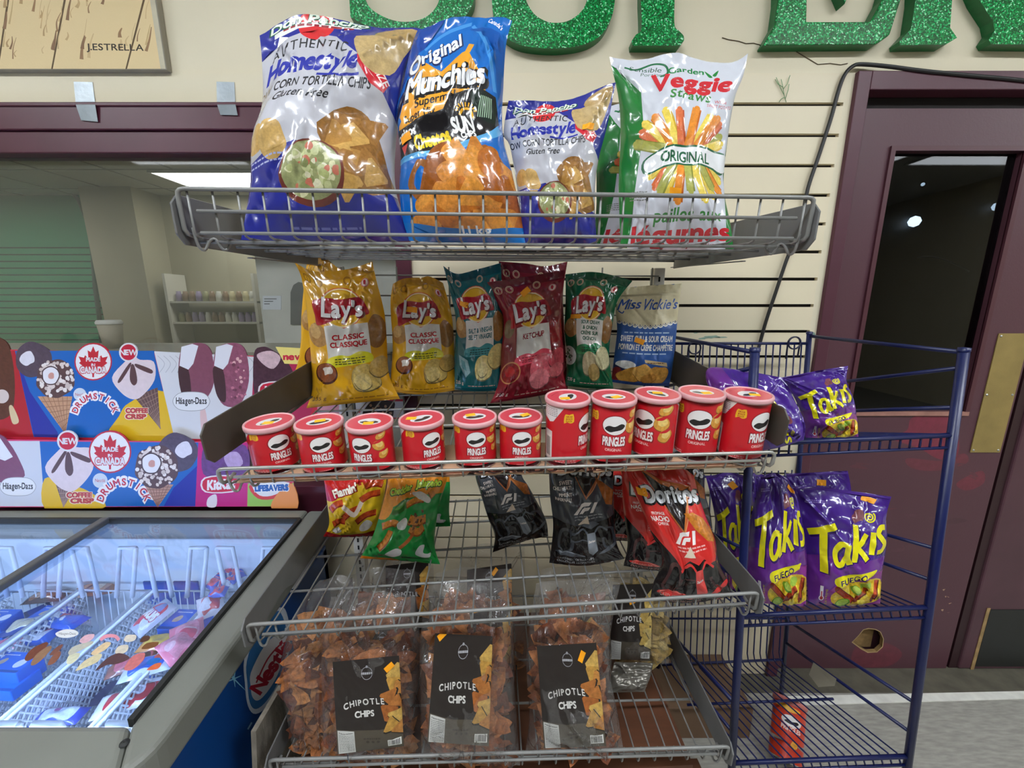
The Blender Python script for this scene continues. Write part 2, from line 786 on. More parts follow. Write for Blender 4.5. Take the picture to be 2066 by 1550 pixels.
def resample(pts, n):
    P = smooth_open(pts, 8)
    s = np.concatenate([[0], np.cumsum(np.linalg.norm(np.diff(P, axis=0), axis=1))])
    t = np.linspace(0, s[-1], n)
    return np.stack([np.interp(t, s, P[:, 0]), np.interp(t, s, P[:, 1])], 1)


def bilerp(G, u, v):
    nv, nu = G.shape[:2]
    x, y = np.clip(u, 0, 1) * (nu - 1), np.clip(v, 0, 1) * (nv - 1)
    xi, yi = np.minimum(x.astype(int), nu - 2), np.minimum(y.astype(int), nv - 2)
    fx, fy = (x - xi)[:, None], (y - yi)[:, None]
    return (G[yi, xi] * (1 - fx) + G[yi, xi + 1] * fx) * (1 - fy) + (G[yi + 1, xi] * (1 - fx) + G[yi + 1, xi + 1] * fx) * fy


class Patch:
    """pillow-shaped sheet spanned inside an outline seen from the front.
    left / right: pixels bottom to top, top / bot: inner pixels left to right; the outline is laid on a real plane
    through the point base, turned by yaw and leaning back by lean, then puffed out by t."""

    def __init__(self, left, right, top=(), bot=(), Y=0.7, lean=0.0, yaw=0.0, t=0.03, seed=1, base=None, crimp=True,
                 wr=1.0, nu=97, nv=129, belly=0.45, folds=10, pinch=1.0):
        lean, yaw = math.radians(lean), math.radians(yaw)
        mid = ((left[0][0] + right[0][0]) / 2, (left[0][1] + right[0][1]) / 2)
        P0 = at_y(mid[0], mid[1], Y) if base is None else np.array(base, float)
        ex = np.array([math.cos(yaw), math.sin(yaw), 0])
        up = np.array([-math.sin(yaw) * math.sin(lean), math.cos(yaw) * math.sin(lean), math.cos(lean)])
        n = np.cross(ex, up)
        self.P0, self.ex, self.up, self.n = P0, ex, up, n

        def loc(pts):
            out = []
            for p in pts:
                q = at_plane(p[0], p[1], P0, n) - P0
                out.append((np.dot(q, ex), np.dot(q, up)))
            return out
        Lc, Rc = resample(loc(left), nv), resample(loc(right), nv)
        Bc = resample(loc([left[0], *bot, right[0]]), nu)
        Tc = resample(loc([left[-1], *top, right[-1]]), nu)
        u = np.linspace(0, 1, nu)[None, :]
        v = np.linspace(0, 1, nv)[:, None]
        C = np.zeros((nv, nu, 2))
        for k in range(2):
            C[:, :, k] = (1 - v) * Bc[None, :, k] + v * Tc[None, :, k] + (1 - u) * Lc[:, None, k] + u * Rc[:, None, k] - (
                (1 - u) * (1 - v) * Bc[0, k] + u * (1 - v) * Bc[-1, k] + (1 - u) * v * Tc[0, k] + u * v * Tc[-1, k])
        self.size = (np.linalg.norm(Bc[-1] - Bc[0]), np.linalg.norm(Tc[nu // 2] - Bc[nu // 2]))
        U, V = np.meshgrid(np.linspace(0, 1, nu), np.linspace(0, 1, nv))
        e = np.clip(1 - np.abs(2 * U - 1) ** 2.4, 0, 1) ** 0.75
        g = np.clip(V / 0.30, 0, 1)
        g = np.sin(g * math.pi / 2) ** 0.9
        h = np.clip((1 - V) / 0.42, 0, 1)
        h = np.sin(h * math.pi / 2) ** 1.1
        Bl = t * e * g * h * (1 + belly * (0.5 - V))
        m = np.clip(e * 2.2, 0, 1) * np.clip(V / .10, 0, 1) * np.clip((1 - V) / .10, 0, 1)
        wrk = (0.22 * vnoise(U, V, 3, 4, seed) + 0.13 * vnoise(U, V, 7, 9, seed + 1) + 0.06 * vnoise(U, V, 15, 19, seed + 2)) * t * wr
        rs = np.random.RandomState(seed + 7)
        for k in range(folds):           # creases that run in from corners and edges
            if k % 2 == 0:
                a = np.array([rs.choice([0.03, 0.97]), rs.choice([0.04, 0.96]) + rs.uniform(-.03, .03)])
            else:
                a = np.array([rs.uniform(.1, .9), rs.choice([0.05, 0.95])])
            b = np.array([rs.uniform(.25, .75), rs.uniform(.25, .75)])
            d = b - a
            L = np.linalg.norm(d) + 1e-9
            d /= L
            s = (U - a[0]) * d[0] + (V - a[1]) * d[1]
            q = np.abs(-(U - a[0]) * d[1] + (V - a[1]) * d[0])
            w = 0.012 + 0.04 * np.clip(s / L, 0, 1)
            fall = np.clip(1 - s / L, 0, 1) * (s > 0)
            wrk += rs.choice([-1, 1]) * t * 0.24 * wr * fall * np.clip(1 - q / w, 0, 1)
        self.crimpw = np.zeros_like(U)
        if crimp:
            cz = np.clip((0.035 - V) / .01, 0, 1) + np.clip((V - 0.965) / .01, 0, 1)
            self.crimpw = cz * 0.0007 * np.sin(U * 130) + 0.12 * t * np.sin(U * 9 + seed) * np.clip((V - .9) / .1, 0, 1) ** 2
        front = Bl + wrk * m + self.crimpw
        back = -Bl * 0.8 + 0.4 * wrk * m + self.crimpw - 0.0004
        self.G = C[:, :, 0:1] * ex + C[:, :, 1:2] * up + front[:, :, None] * n        # relative to P0
        self.Gb = C[:, :, 0:1] * ex + C[:, :, 1:2] * up + back[:, :, None] * n
        self.N = self._normals(self.G)

    @staticmethod
    def _normals(G):
        du = np.gradient(G, axis=1)
        dv = np.gradient(G, axis=0)
        N = np.cross(du, dv)
        return N / (np.linalg.norm(N, axis=2, keepdims=True) + 1e-12)

    def sub(self, u0, v0, u1, v1, nu=6, nv=5, off=0.0008, rot=0.0, A=1.0):
        """small sheet glued on the front"""
        cu, cv = (u0 + u1) / 2, (v0 + v1) / 2
        a = math.radians(rot)
        uu, vv = np.meshgrid(np.linspace(u0, u1, nu), np.linspace(v0, v1, nv))
        x, y = (uu - cu) * A, vv - cv
        U = cu + (x * math.cos(a) - y * math.sin(a)) / A
        V = cv + x * math.sin(a) + y * math.cos(a)
        P = bilerp(self.G, U.ravel(), V.ravel()) + bilerp(self.N, U.ravel(), V.ravel()) * off
        F_ = [(j * nu + i, j * nu + i + 1, (j + 1) * nu + i + 1, (j + 1) * nu + i) for j in range(nv - 1) for i in range(nu - 1)]
        return P, F_

    def backsheet(self, step=4):
        G = self.Gb[::step, ::step]
        N = -self._normals(self.Gb)[::step, ::step]
        nv, nu = G.shape[:2]
        F_ = [(j * nu + i, (j + 1) * nu + i, (j + 1) * nu + i + 1, j * nu + i + 1) for j in range(nv - 1) for i in range(nu - 1)]
        return G.reshape(-1, 3), F_, N.reshape(-1, 3)


FILM = pmat('glossy_printed_film', rough=0.22, spec=0.5, bump=0.13, bscale=30, coat=0.55, coatr=.04)
STICKER = mat('orange_price_sticker', (255, 168, 18), rough=0.5)


def bag(label, fn, back, left, right, top=(), bot=(), Y=0.7, lean=6, yaw=None, t=0.028, seed=1, stickers=(), group=None,
        args=(), matl=None, name='chip_bag', cat='chip bag', nu=28, nv=36, **kw):
    if yaw is None:
        b_ = kw.get('base')
        yaw = autoyaw((left[0][0] + right[0][0]) / 2, left[0][1], Y if b_ is None else b_[1])
    P = Patch(left, right, top, bot, Y, lean, yaw, t, seed, **kw)
    A = P.size[0] / P.size[1]
    uv, T, C = design(fn, fn.A, *args, nu=nu, nv=nv)
    X = bilerp(P.G, uv[:, 0], uv[:, 1])
    N = bilerp(P.N, uv[:, 0], uv[:, 1])
    eV, eF, eN = P.backsheet()
    o = print_mesh(name, X, T, C, N, [matl or FILM], (eV, eF, (*lin(back), 0.0), eN), None, P.P0)
    tag(o, label, cat, group)
    for (u, v, w, h, r) in stickers:
        sp, sf = P.sub(u - w / 2, v - h / 2, u + w / 2, v + h / 2, off=0.0012, rot=r, A=A)
        me = bpy.data.meshes.new('price_sticker')
        me.from_pydata(sp.tolist(), [], sf)
        me.materials.append(STICKER)
        so = link('price_sticker', me, o)
        so['label'] = 'small orange price sticker'
    o_patch[o.name] = P
    return o


o_patch = {}
# ================================================================ the room
WY = 1.198                      # face of the shop's back wall
XL, XR, YF, ZC = -4.6, 5.6, -4.2, 2.75
CREAM = mat('cream_painted_wall', (234, 224, 196), rough=0.6, var=0.05, vscale=3, bump=0.12, bscale=90)
SLATM = mat('cream_slatwall', (236, 224, 194), rough=0.45, var=0.04, vscale=4)
GROOVE = mat('dark_groove', (16, 11, 10), rough=0.8)
MAROON = mat('maroon_paint', (86, 44, 58), rough=0.42, var=0.14, vscale=6, bump=0.1, bscale=120)
MAROON_D = mat('maroon_paint_window', (84, 34, 50), rough=0.38, var=0.12, vscale=7)
GREY_FLOOR = mat('grey_vinyl_floor', (158, 156, 148), rough=0.5, var=0.22, vscale=26, stretch=(1.0, 5.0, 1.0))
WHITE = mat('white_paint', (225, 226, 224), rough=0.5)


def struct(name, mb, m, **k):
    return mb.build(name, m, kind='structure', **k)


b = MB()
b.box((XL - 3, YF, -0.05), (XR, 1.125, 0))
struct('floor', b, GREY_FLOOR)
b = MB()
b.box((XL - 3, 1.125, -0.05), (XR, 5.2, -0.001))
struct('floor_annex', b, mat('dark_threshold_floor', (92, 88, 76), rough=0.6, var=0.3, vscale=20))
b = MB()
p = [at_z(1560, 1407, 0), at_z(2066, 1396, 0), at_z(2300, 1392, 0), at_z(2300, 1407, 0), at_z(2066, 1411, 0), at_z(1560, 1426, 0)]
b.prism([q + np.array([0, 0, 0.003]) for q in p], (0, 0, -0.003))
struct('trim_1', b, mat('worn_white_strip', (226, 226, 218), rough=0.6, var=0.12, vscale=30))

b = MB()
b.box((XL, YF, ZC), (XR, WY + .12, ZC + .05))
struct('ceiling', b, mat('ceiling_tile', (222, 222, 218), rough=0.8, var=0.06, vscale=30))
b = MB()
b.box((XL - .1, YF, 0), (XL, WY + .12, ZC))
struct('wall_left', b, CREAM)
b = MB()
b.box((XR, YF, 0), (XR + .1, WY + .12, ZC))
struct('wall_right', b, CREAM)
b = MB()
b.box((XL, YF - .1, 0), (XR, YF, ZC))
struct('wall_front', b, mat('far_shop_wall', (104, 98, 88), rough=0.7, var=0.25, vscale=2))

WX0, WX1, WZ0, WZ1 = -2.25, -0.335, 0.74, 1.717       # window opening
FZ1, FX1 = 1.839, -0.291                             # outer edge of the window frame
DX0, DX1, DZ1 = 0.914, 2.62, 1.913                    # door frame outer edge
SX1 = 0.894
b = MB()
b.box((XL, WY + .004, DZ1), (XR, WY + .1, ZC))                  # upper wall
b.box((XL, WY, FZ1), (FX1, WY + .1, DZ1))                       # over the window
b.box((XL, WY, 0), (-2.37, WY + .1, FZ1))
b.box((-2.37, WY, 0), (FX1, WY + .1, WZ0 - .1))
b.box((SX1, WY, 0), (DX0, WY + .1, DZ1))
b.box((FX1, WY + .016, 0), (SX1, WY + .1, DZ1))
b.box((DX1, WY, 0), (XR, WY + .1, DZ1))
struct('wall_back', b, CREAM)
b = MB()
z = DZ1
first = FZ1
k = 0
edges = [DZ1] + [FZ1 - i * 0.0762 for i in range(22)]
for i in range(len(edges) - 1):
    zt = edges[i] - (0.0043 if i else 0)
    zb = edges[i + 1] + 0.0043
    if zb < 0.26:
        zb = 0.0
    b.box((FX1, WY, zb), (SX1, WY + .012, zt))
    b.box((FX1, WY + .0125, zb - .0105), (SX1, WY + .0155, zb + .001), 1) if zb else None
    if zb == 0.0:
        break
struct('wall_slats', b, [SLATM, GROOVE])

# hairline cracks and scuffs that stay on the wall
b = MB()
CR = mat('crack', (96, 82, 62), rough=0.9)
for pts in ([(1457, 76), (1470, 80), (1490, 83), (1505, 88), (1520, 87), (1535, 91), (1548, 92)],
            [(1601, 101), (1625, 115), (1650, 130), (1675, 128), (1696, 131), (1710, 128)]):
    w = [at_y(x, y, WY + .003) for x, y in pts]
    b.tube(w, 0.0011, 4)
struct('wall_cracks', b, CR)
b = MB()
TEAL = mat('old_teal_paint', (150, 178, 162), rough=0.7, var=0.2, vscale=60)
for cx_, cy_, w_, h_ in ((1435, 680, 17, 3.2), (1418, 683, 10, 2), (1456, 681, 14, 1.5), (1640, 676, 5, 5), (1404, 672, 5, 1)):
    rn = random.Random(cx_)
    pts = []
    for i in range(12):
        a_ = i * math.pi / 6
        q = rn.uniform(.6, 1.2)
        pts.append(at_y(cx_ + w_ * q * math.cos(a_), cy_ + h_ * q * math.sin(a_), WY - .0004))
    b.prism(pts, (0, .0004, 0))
struct('wall_scuffs', b, TEAL)

# ---------------------------------------------------------------- window
win = empty('window_1', ((WX0 + WX1) / 2, WY, WZ0))
win['kind'] = 'structure'
b = MB()
b.box((-2.37, WY - .012, WZ1 + .055), (FX1, WY + .06, FZ1))              # head, two steps
b.box((-2.37, WY - .004, WZ1), (FX1, WY + .06, WZ1 + .055))
b.box((-2.37, WY - .016, FZ1 - .012), (FX1 + .004, WY, FZ1 - .001))
b.box((WX1, WY - .012, WZ0 - .1), (FX1, WY + .06, FZ1 - .012))          # jambs
b.box((-2.37, WY - .012, WZ0 - .1), (WX0, WY + .06, FZ1 - .012))
b.box((-2.37, WY - .02, WZ0 - .1), (FX1, WY + .06, WZ0))
b.build('window_frame', MAROON_D, win, bevel=0.003)
b = MB()
b.box((WX0, WY + .030, WZ0), (WX1, WY + .035, WZ1))
b.build('pane', clearmat('window_glass', rough=0.03, ior=1.5, haze=0.12, hazec=(150, 152, 138)), win)

# ---------------------------------------------------------------- room behind the window
AY = 4.83
GREENW = mat('green_slatwall', (58, 150, 108), rough=0.6, var=0.08, vscale=2)
b = MB()
b.box((-9, AY, 0), (-4.60, AY + .1, 2.6))
z = at_y(200, 500, AY - .002)[2]
while z > 0.3:
    b.box((-9, AY - .002, z - .0065), (-4.60, AY, z + .0065), 1)
    z -= 0.0762
struct('wall_annex', b, [GREENW, mat('green_groove', (24, 50, 40), rough=0.8)])
b = MB()
b.box((-4.60, AY, 0), (1.0, AY + .1, 2.6))
b.box((-4.55, AY - .35, 0), (-4.0, AY, 2.6))
b.box((0.3, WY + .1, 0), (0.4, AY, 2.6))
b.box((-9.1, WY + .1, 0), (-9.0, AY, 2.6))
struct('wall_annex_beige', b, mat('annex_beige_wall', (178, 172, 148), rough=0.7, var=0.06, vscale=2))
b = MB()
b.box((-9, WY + .1, 2.52), (.4, AY + .1, 2.56))
for x in np.arange(-8.6, .3, .61):
    b.box((x, WY + .1, 2.516), (x + .02, AY, 2.52), 1)
for y in np.arange(1.5, AY, .61):
    b.box((-9, y, 2.5165), (.4, y + .02, 2.52), 1)
struct('ceiling_annex', b, [mat('annex_ceiling_tile', (190, 188, 172), rough=0.8), mat('annex_ceiling_grid', (140, 138, 124), rough=0.7)])
DIFF = emat('annex_lamp_diffuser', (250, 252, 245), ANNEX_STRENGTH)
LAMPF = mat('lamp_frame_white', (220, 220, 216), rough=0.5)


def troffer(x, y, z, w, d, m, label, group):
    o = empty('ceiling_light', (x, y, z), label, 'ceiling light', group)
    f = MB()
    t = 0.02
    f.box((x - w / 2, y - d / 2, z - .02), (x + w / 2, y - d / 2 + t, z))
    f.box((x - w / 2, y + d / 2 - t, z - .02), (x + w / 2, y + d / 2, z))
    f.box((x - w / 2, y - d / 2 + t, z - .02), (x - w / 2 + t, y + d / 2 - t, z))
    f.box((x + w / 2 - t, y - d / 2 + t, z - .02), (x + w / 2, y + d / 2 - t, z))
    f.build('frame', LAMPF, o)
    q = MB()
    q.box((x - w / 2 + t, y - d / 2 + t, z - .012), (x + w / 2 - t, y + d / 2 - t, z - .004))
    q.build('diffuser', m, o)
    return o


troffer(-2.75, 4.25, 2.515, 1.2, .6, DIFF, 'white ceiling light panel seen through the window', None)
troffer(-5.4, 3.4, 2.515, 1.2, .6, DIFF, 'ceiling light panel over the green wall behind the window', None)
troffer(-7.2, 3.4, 2.515, 1.2, .6, DIFF, 'ceiling light panel farthest to the left behind the window', None)

# cable hanging on the green wall
b = MB()
w = [at_y(x, y, AY - .03) for x, y in ((60, 330), (120, 362), (160, 405), (180, 455), (188, 520), (192, 580), (200, 640), (205, 690), (208, 740))]
b.tube([tuple(q) for q in w], 0.022, 6)
b.build('cable', mat('annex_cable', (58, 84, 70), rough=0.6), label='thin cable hanging down the green wall behind the window', cat='cable')

# shelf unit with small jars
sy = 4.55
s0, s1 = at_y(338, 600, sy)[0], at_y(520, 600, sy)[0]
unit = empty('shelf_unit', ((s0 + s1) / 2, sy, 0), 'pale shelf unit of small jars seen through the window', 'shelf')
b = MB()
zs = [at_y(430, y, sy)[2] for y in (608, 650, 700)]
for zz in zs:
    b.box((s0, sy - .02, zz - .02), (s1, AY - .03, zz))
b.build('shelf_board', mat('pale_shelf', (212, 210, 198), rough=0.5), unit)
for xx in (s0, s1 - .03):
    b = MB()
    b.box((xx, sy - .03, 0), (xx + .03, AY - .03, zs[0] + .3))
    b.build('side_post', mat('pale_shelf', ()), unit)
rn = random.Random(3)
jarcols = [mat('jar_%s' % n_, c_, rough=.4) for n_, c_ in (('cream', (200, 190, 150)), ('violet', (150, 135, 170)), ('olive', (150, 150, 110)), ('white', (205, 205, 195)), ('brown', (140, 115, 90)))]
jar0 = {}
for r_ in range(2):
    for i in range(12):
        x = s0 + .09 + i * (s1 - s0 - .18) / 11
        c_ = rn.randrange(5)
        zz = zs[r_] + .001
        if c_ not in jar0:
            j = MB()
            j.lathe((x, sy + .05, zz), [(.001, 0), (.03, 0), (.032, .07), (.022, .09), (.022, .11), (.001, .11)], 10)
            jo = j.build('jar', jarcols[c_])
            jar0[c_] = jo
        else:
            jo = jar0[c_].copy()
            COL.objects.link(jo)
            jo.location = (x, sy + .05, zz)
        tag(jo, 'small jar in the rows on the pale shelf behind the window', 'jar', 'jars on the shelf behind the window')

# white cabinet side with a note, just behind the glass
b = MB()
cy_ = 1.62
x0, x1 = at_y(523, 600, cy_)[0], at_y(815, 600, cy_)[0]
b.box((x0, cy_, 0), (x1, cy_ + .5, at_y(523, 497, cy_)[2]))
b.build('white_cabinet', mat('chipped_white_paint', (212, 214, 206), rough=0.5, var=0.12, vscale=9), label='white cabinet side close behind the window glass', cat='cabinet', bevel=.004)
b = MB()
q = [at_y(x, y, cy_ - .002) for x, y in ((530, 597), (567, 597), (567, 625), (530, 625))]
b.prism(q, (0, .0015, 0))
for i in range(3):
    a1, a2 = at_y(533, 603 + 5 * i, cy_ - .0025), at_y(558 - 7 * i, 603 + 5 * i, cy_ - .0025)
    b.box((a1[0], cy_ - .0028, a1[2] - .002), (a2[0], cy_ - .002, a1[2] + .001), 1)
b.build('paper_note', [mat('note_paper', (222, 230, 238), rough=.7), mat('note_ink', (90, 90, 95), rough=.7)], label='small white paper note stuck on the white cabinet', cat='note')
b = MB()
pts = [at_y(x, y, cy_ - .006) for x, y in ((586, 655), (586, 590), (592, 575), (602, 569), (614, 572), (618, 600), (618, 655))]
b.prism(pts, (0, .0055, 0))
b.build('dark_panel', mat('dark_grey_plate', (96, 98, 98), rough=.5, var=.2, vscale=14), label='dark grey rounded plate on the white cabinet', cat='panel')
# paper cup on the sill behind the banner
b = MB()
c0 = at_y(230, 700, 1.42)
b.box((-2.2, 1.30, c0[2] - .035), (-.4, 1.62, c0[2] - .005))
struct('sill_annex', b, mat('annex_sill', (170, 166, 150), rough=.5))
cup = empty('paper_cup', (c0[0], 1.42, c0[2] - .0045), 'pale paper cup standing on the sill behind the window', 'cup')
b = MB()
b.lathe((c0[0], 1.42, c0[2] - .0045), [(.001, 0), (.026, 0), (.034, .085), (.001, .085)], 20)
b.build('cup_body', mat('kraft_cup', (170, 160, 140), rough=.6), cup)
b = MB()
b.lathe((c0[0], 1.42, c0[2] + .081), [(.036, 0), (.037, .006), (.032, .014), (.001, .015)], 20)
b.build('lid', mat('cup_lid', (225, 225, 218), rough=.4), cup)

# ---------------------------------------------------------------- door
LY = WY + .022                      # face of the door leaf
door = empty('door_1', (1.27, LY, 0))
door['kind'] = 'structure'
b = MB()
jw = 0.036
b.box((DX0, WY - .012, 0), (DX0 + jw, WY + .1, DZ1))
b.box((DX0 + jw, WY - .012, DZ1 - .045), (DX1, WY + .1, DZ1))
b.box((DX0 + jw, LY + .006, DZ1 - .09), (DX1, WY + .1, DZ1 - .045), 1)  # near-black strip: shadow under the door head put into the colour
b.build('door_frame', [MAROON, mat('dark_gap_and_head_shade', (22, 12, 14), rough=.8)], door, bevel=.002)

LX0, LX1, LZ1 = DX0 + jw + .003, 1.592, DZ1 - .075
gx0, gx1, gz0, gz1 = 1.072, 1.437, 0.975, 1.730


def leaf_art(A):
    a = Art(A, (88, 54, 64))
    W_, H_ = LX1 - LX0, LZ1

    def uv(x, y):
        q = at_y(x, y, LY)
        return ((q[0] - LX0) / W_, q[2] / H_)
    rn = random.Random(4)
    red = (124, 48, 66)
    a.blob([uv(*q) for q in ((1838, 845), (1870, 833), (1915, 832), (1928, 860), (1935, 900), (1925, 930), (1890, 925), (1855, 905), (1800, 885), (1830, 868))], red, .25)
    a.blob([uv(*q) for q in ((1830, 925), (1900, 930), (1945, 915), (1950, 935), (1890, 950), (1840, 945))], (110, 52, 64), .3)
    a.blob([uv(*q) for q in ((1735, 1295), (1790, 1298), (1820, 1320), (1790, 1345), (1720, 1340))], (110, 52, 64), .3)
    a.blob([uv(*q) for q in ((1930, 975), (1980, 950), (1985, 975), (1950, 990))], (116, 50, 64), .3)
    for i in range(16):
        x, y = rn.uniform(1640, 1960), rn.uniform(930, 1340)
        a.blob([uv(x + rn.uniform(-26, 26), y + rn.uniform(-8, 8)) for j in range(6)], rn.choice([(92, 57, 67), (82, 50, 60), (98, 54, 64)]), .2)
    for i in range(5):
        x, y = rn.uniform(1890, 1930), rn.uniform(1180, 1240)
        a.blob([uv(x + rn.uniform(-4, 4), y + rn.uniform(-2, 2)) for j in range(5)], (196, 160, 130))
    a.poly([((gx0 - LX0) / W_, gz0 / H_), ((gx1 - LX0) / W_, gz0 / H_), ((gx1 - LX0) / W_, gz1 / H_), ((gx0 - LX0) / W_, gz1 / H_)], (1, 2, 3))
    rim = [(1720, 1296), (1733, 1283), (1742, 1272), (1752, 1269), (1766, 1271), (1776, 1276), (1782, 1290), (1780, 1305), (1769, 1315), (1751, 1316), (1738, 1309)]
    cx_, cy_ = np.mean(rim, axis=0)
    a.poly([uv(cx_ + (x - cx_) * 1.05, cy_ + (y - cy_) * 1.07) for x, y in rim], (188, 160, 112), .2)
    a.poly([uv(x, y) for x, y in rim], (1, 2, 3))
    return a


leaf_art.A = (LX1 - LX0) / LZ1
V, T, C = leaf_art(leaf_art.A).cut(16, 30)
keep = np.linalg.norm(C[:, :3] - np.array(lin((1, 2, 3))), axis=1) > 1e-5
T, C = T[keep], C[keep]
P3 = np.stack([V[:, 0] * (LX1 - LX0) + LX0, np.full(len(V), LY), V[:, 1] * LZ1], 1) - np.array(door.location)
lf = print_mesh('leaf', P3, T, C, None, [pmat('leaf_paint', rough=.42, bump=.06, bscale=90, texscale=30)], None, door)
b = MB()
b.box((LX0, LY + .036, 0), (LX1, LY + .04, gz0))
b.box((LX0, LY + .001, gz1), (LX1, LY + .04, LZ1))
b.box((LX0, LY + .001, gz0), (gx0, LY + .04, gz1))
b.box((gx1, LY + .001, gz0), (LX1, LY + .04, gz1))
b.box((LX0, LY + .001, gz0 - .03), (LX1, LY + .04, gz0))
b.box((LX1 - .02, LY + .001, 0), (LX1, LY + .036, gz0), 1)
hp = [at_y(x, y, LY) for x, y in ((1720, 1296), (1733, 1283), (1742, 1272), (1752, 1269), (1766, 1271), (1776, 1276), (1782, 1290), (1780, 1305), (1769, 1315), (1751, 1316), (1738, 1309))]
for i in range(len(hp)):                       # broken edge of the hole
    p_, q_ = hp[i - 1], hp[i]
    b.quad(p_, q_, q_ + np.array([0, .012, 0]), p_ + np.array([0, .012, 0]), 2)
b.box((hp[0][0] - .02, LY + .030, hp[0][2] - .05), (hp[0][0] + .10, LY + .034, hp[0][2] + .05), 2)
b.build('leaf_core', [mat('leaf_side', (86, 50, 60), rough=.5), mat('leaf_edge', (52, 22, 28), rough=.5), mat('raw_board', (150, 120, 76), rough=.8, var=.3, vscale=50)], door)
b = MB()
b.box((gx0, LY + .016, gz0), (gx1, LY + .021, gz1))
b.build('glass', clearmat('door_glass', rough=0.015, ior=1.5, tint=(150, 156, 160)), door)
b = MB()
bd = 0.013
b.box((gx0 - bd, LY - .006, gz0 - bd), (gx1 + bd, LY + .003, gz0), 1)
b.box((gx0 - bd, LY - .006, gz1), (gx1 + bd, LY + .003, gz1 + bd))
b.box((gx0 - bd, LY - .006, gz0), (gx0, LY + .003, gz1))
b.box((gx1, LY - .006, gz0), (gx1 + bd, LY + .003, gz1))
b.build('glazing_bead', [mat('bead_maroon', (84, 44, 54), rough=.4), mat('bead_worn', (168, 120, 108), rough=.5, var=.2, vscale=30)], door)
pp = empty('push_plate', (0, 0, 0))
pp.parent = door
px0, px1, pz0, pz1 = 1.487, 1.583, 0.838, 1.222
b = MB()
b.box((px0, LY - .003, pz0), (px1, LY - .0005, pz1))
bpy.data.objects.remove(pp)
pl = b.build('push_plate', mat('worn_brass', (158, 136, 80), rough=.55, metal=.2, var=.18, vscale=14, bump=.15, bscale=300), door, label='worn brass push plate')
b = MB()
for x in (px0 + .008, px1 - .008):
    for zz in (pz0 + .008, (pz0 + pz1) / 2, pz1 - .008):
        b.lathe((x, LY - .003, zz), [(.0035, 0), (.003, .0015), (.0005, .002)], 10, axes=(np.array([1, 0, 0]), np.array([0, 0, 1]), np.array([0, -1, 0])))
b.build('screw', mat('screw_steel', (205, 205, 200), rough=.3, metal=.8), pl)

door2 = empty('door_2', (2.1, LY, 0))
door2['kind'] = 'structure'
b = MB()
b.box((1.634, LY - .004, 0), (DX1, LY + .04, LZ1))
b.build('leaf', mat('leaf_right', (86, 54, 64), rough=.42, var=.2, vscale=7), door2, bevel=.006)
b = MB()
b.box((LX1, LY + .02, 0), (1.634, LY + .04, LZ1))
b.box((1.604, LY + .002, 0), (1.634, LY + .02, LZ1), 1)
b.build('meeting_stile', [mat('dark_gap_and_head_shade', ()), mat('stile_dark', (48, 22, 28), rough=.5)], door2)
b = MB()
b.box((1.688, LY - .007, .015), (2.4, LY - .0035, .252))
b.build('kick_plate', mat('black_kick_plate', (30, 32, 31), rough=.45, var=.2, vscale=20), door2, label='black kick plate')
b = MB()
b.box((1.676, LY - .006, .0), (1.688, LY - .0042, .258))
b.build('worn_edge', mat('bare_wood_edge', (168, 138, 92), rough=.7, var=.3, vscale=40), door2, label='strip of bare worn wood')

# dark yard behind the door glass
b = MB()
b.box((.45, 3.6, 0), (4.5, 3.7, 2.6))
b.box((.45, WY + .14, 2.5), (4.5, 3.6, 2.6))
b.box((4.5, WY + .1, 0), (4.6, 3.6, 2.6))
struct('wall_porch', b, mat('dark_porch', (16, 18, 20), rough=.6, var=.4, vscale=2.5))


def porch_lamp(px_, py_, r, s, label):
    q = at_y(px_, py_, 3.56)
    m_ = MB()
    m_.lathe(q, [(.001, -r), (r * .7, -r * .7), (r, 0), (r * .7, r * .7), (.001, r)], 14)
    m_.build('lamp', emat('porch_lamp_%d' % s, (225, 240, 255), s), label=label, cat='lamp', group=None)


porch_lamp(1845, 447, .045, 14, 'bright round lamp glowing in the dark behind the door glass')
porch_lamp(2012, 417, .035, 6, 'fainter bluish lamp at the right edge of the door glass')
porch_lamp(1862, 372, .014, 5, 'tiny lamp high up in the dark behind the door glass')
b = MB()
w = [at_y(x, y, 3.5) for x, y in ((1850, 520), (1880, 518), (1920, 530), (1955, 548))]
b.tube(smooth_open(w, 4), .006, 6)
b.build('pipe', mat('porch_pipe', (190, 200, 205), rough=.4), label='pale curved pipe in the dark behind the door glass', cat='pipe')

# ---------------------------------------------------------------- shop lights
LAMP = [emat('troffer_diffuser_%d' % i, (240, 246, 252), LAMP_STRENGTH * k) for i, k in enumerate((1.45, .24, .10))]
for i, y in enumerate((-0.45, -1.9, -3.3)):
    for j, x in enumerate((-3.3, -1.1, 1.1, 3.3, 4.7) if i == 1 else (-2.6, -.5, 1.7, 3.9)):
        troffer(x, y, ZC - .001, 1.2, .30, LAMP[i], 'long fluorescent ceiling light overhead in the shop', 'shop ceiling lights')
# ================================================================ grey shop rack with four wire shelves
YAW = math.radians(2.6)
RX0, RY0, RW = -0.009, 0.62, 0.914
WIRE = mat('galvanised_wire', (172, 172, 166), rough=.35, metal=.55, var=.1, vscale=40)
WIRE_D = mat('grey_coated_wire', (138, 138, 136), rough=.4, metal=.2, var=.1, vscale=40)
PLATE = mat('grey_bracket_plate', (112, 112, 112), rough=.45, metal=.15, var=.12, vscale=18)
PLATE_D = mat('dark_bracket_plate', (78, 72, 66), rough=.5, metal=.1, var=.15, vscale=18)
rack = empty('store_rack', (RX0, RY0 + .25, 0), 'grey metal shop rack whose uprights carry four wire shelves of snacks', 'rack')
SHELF = {}


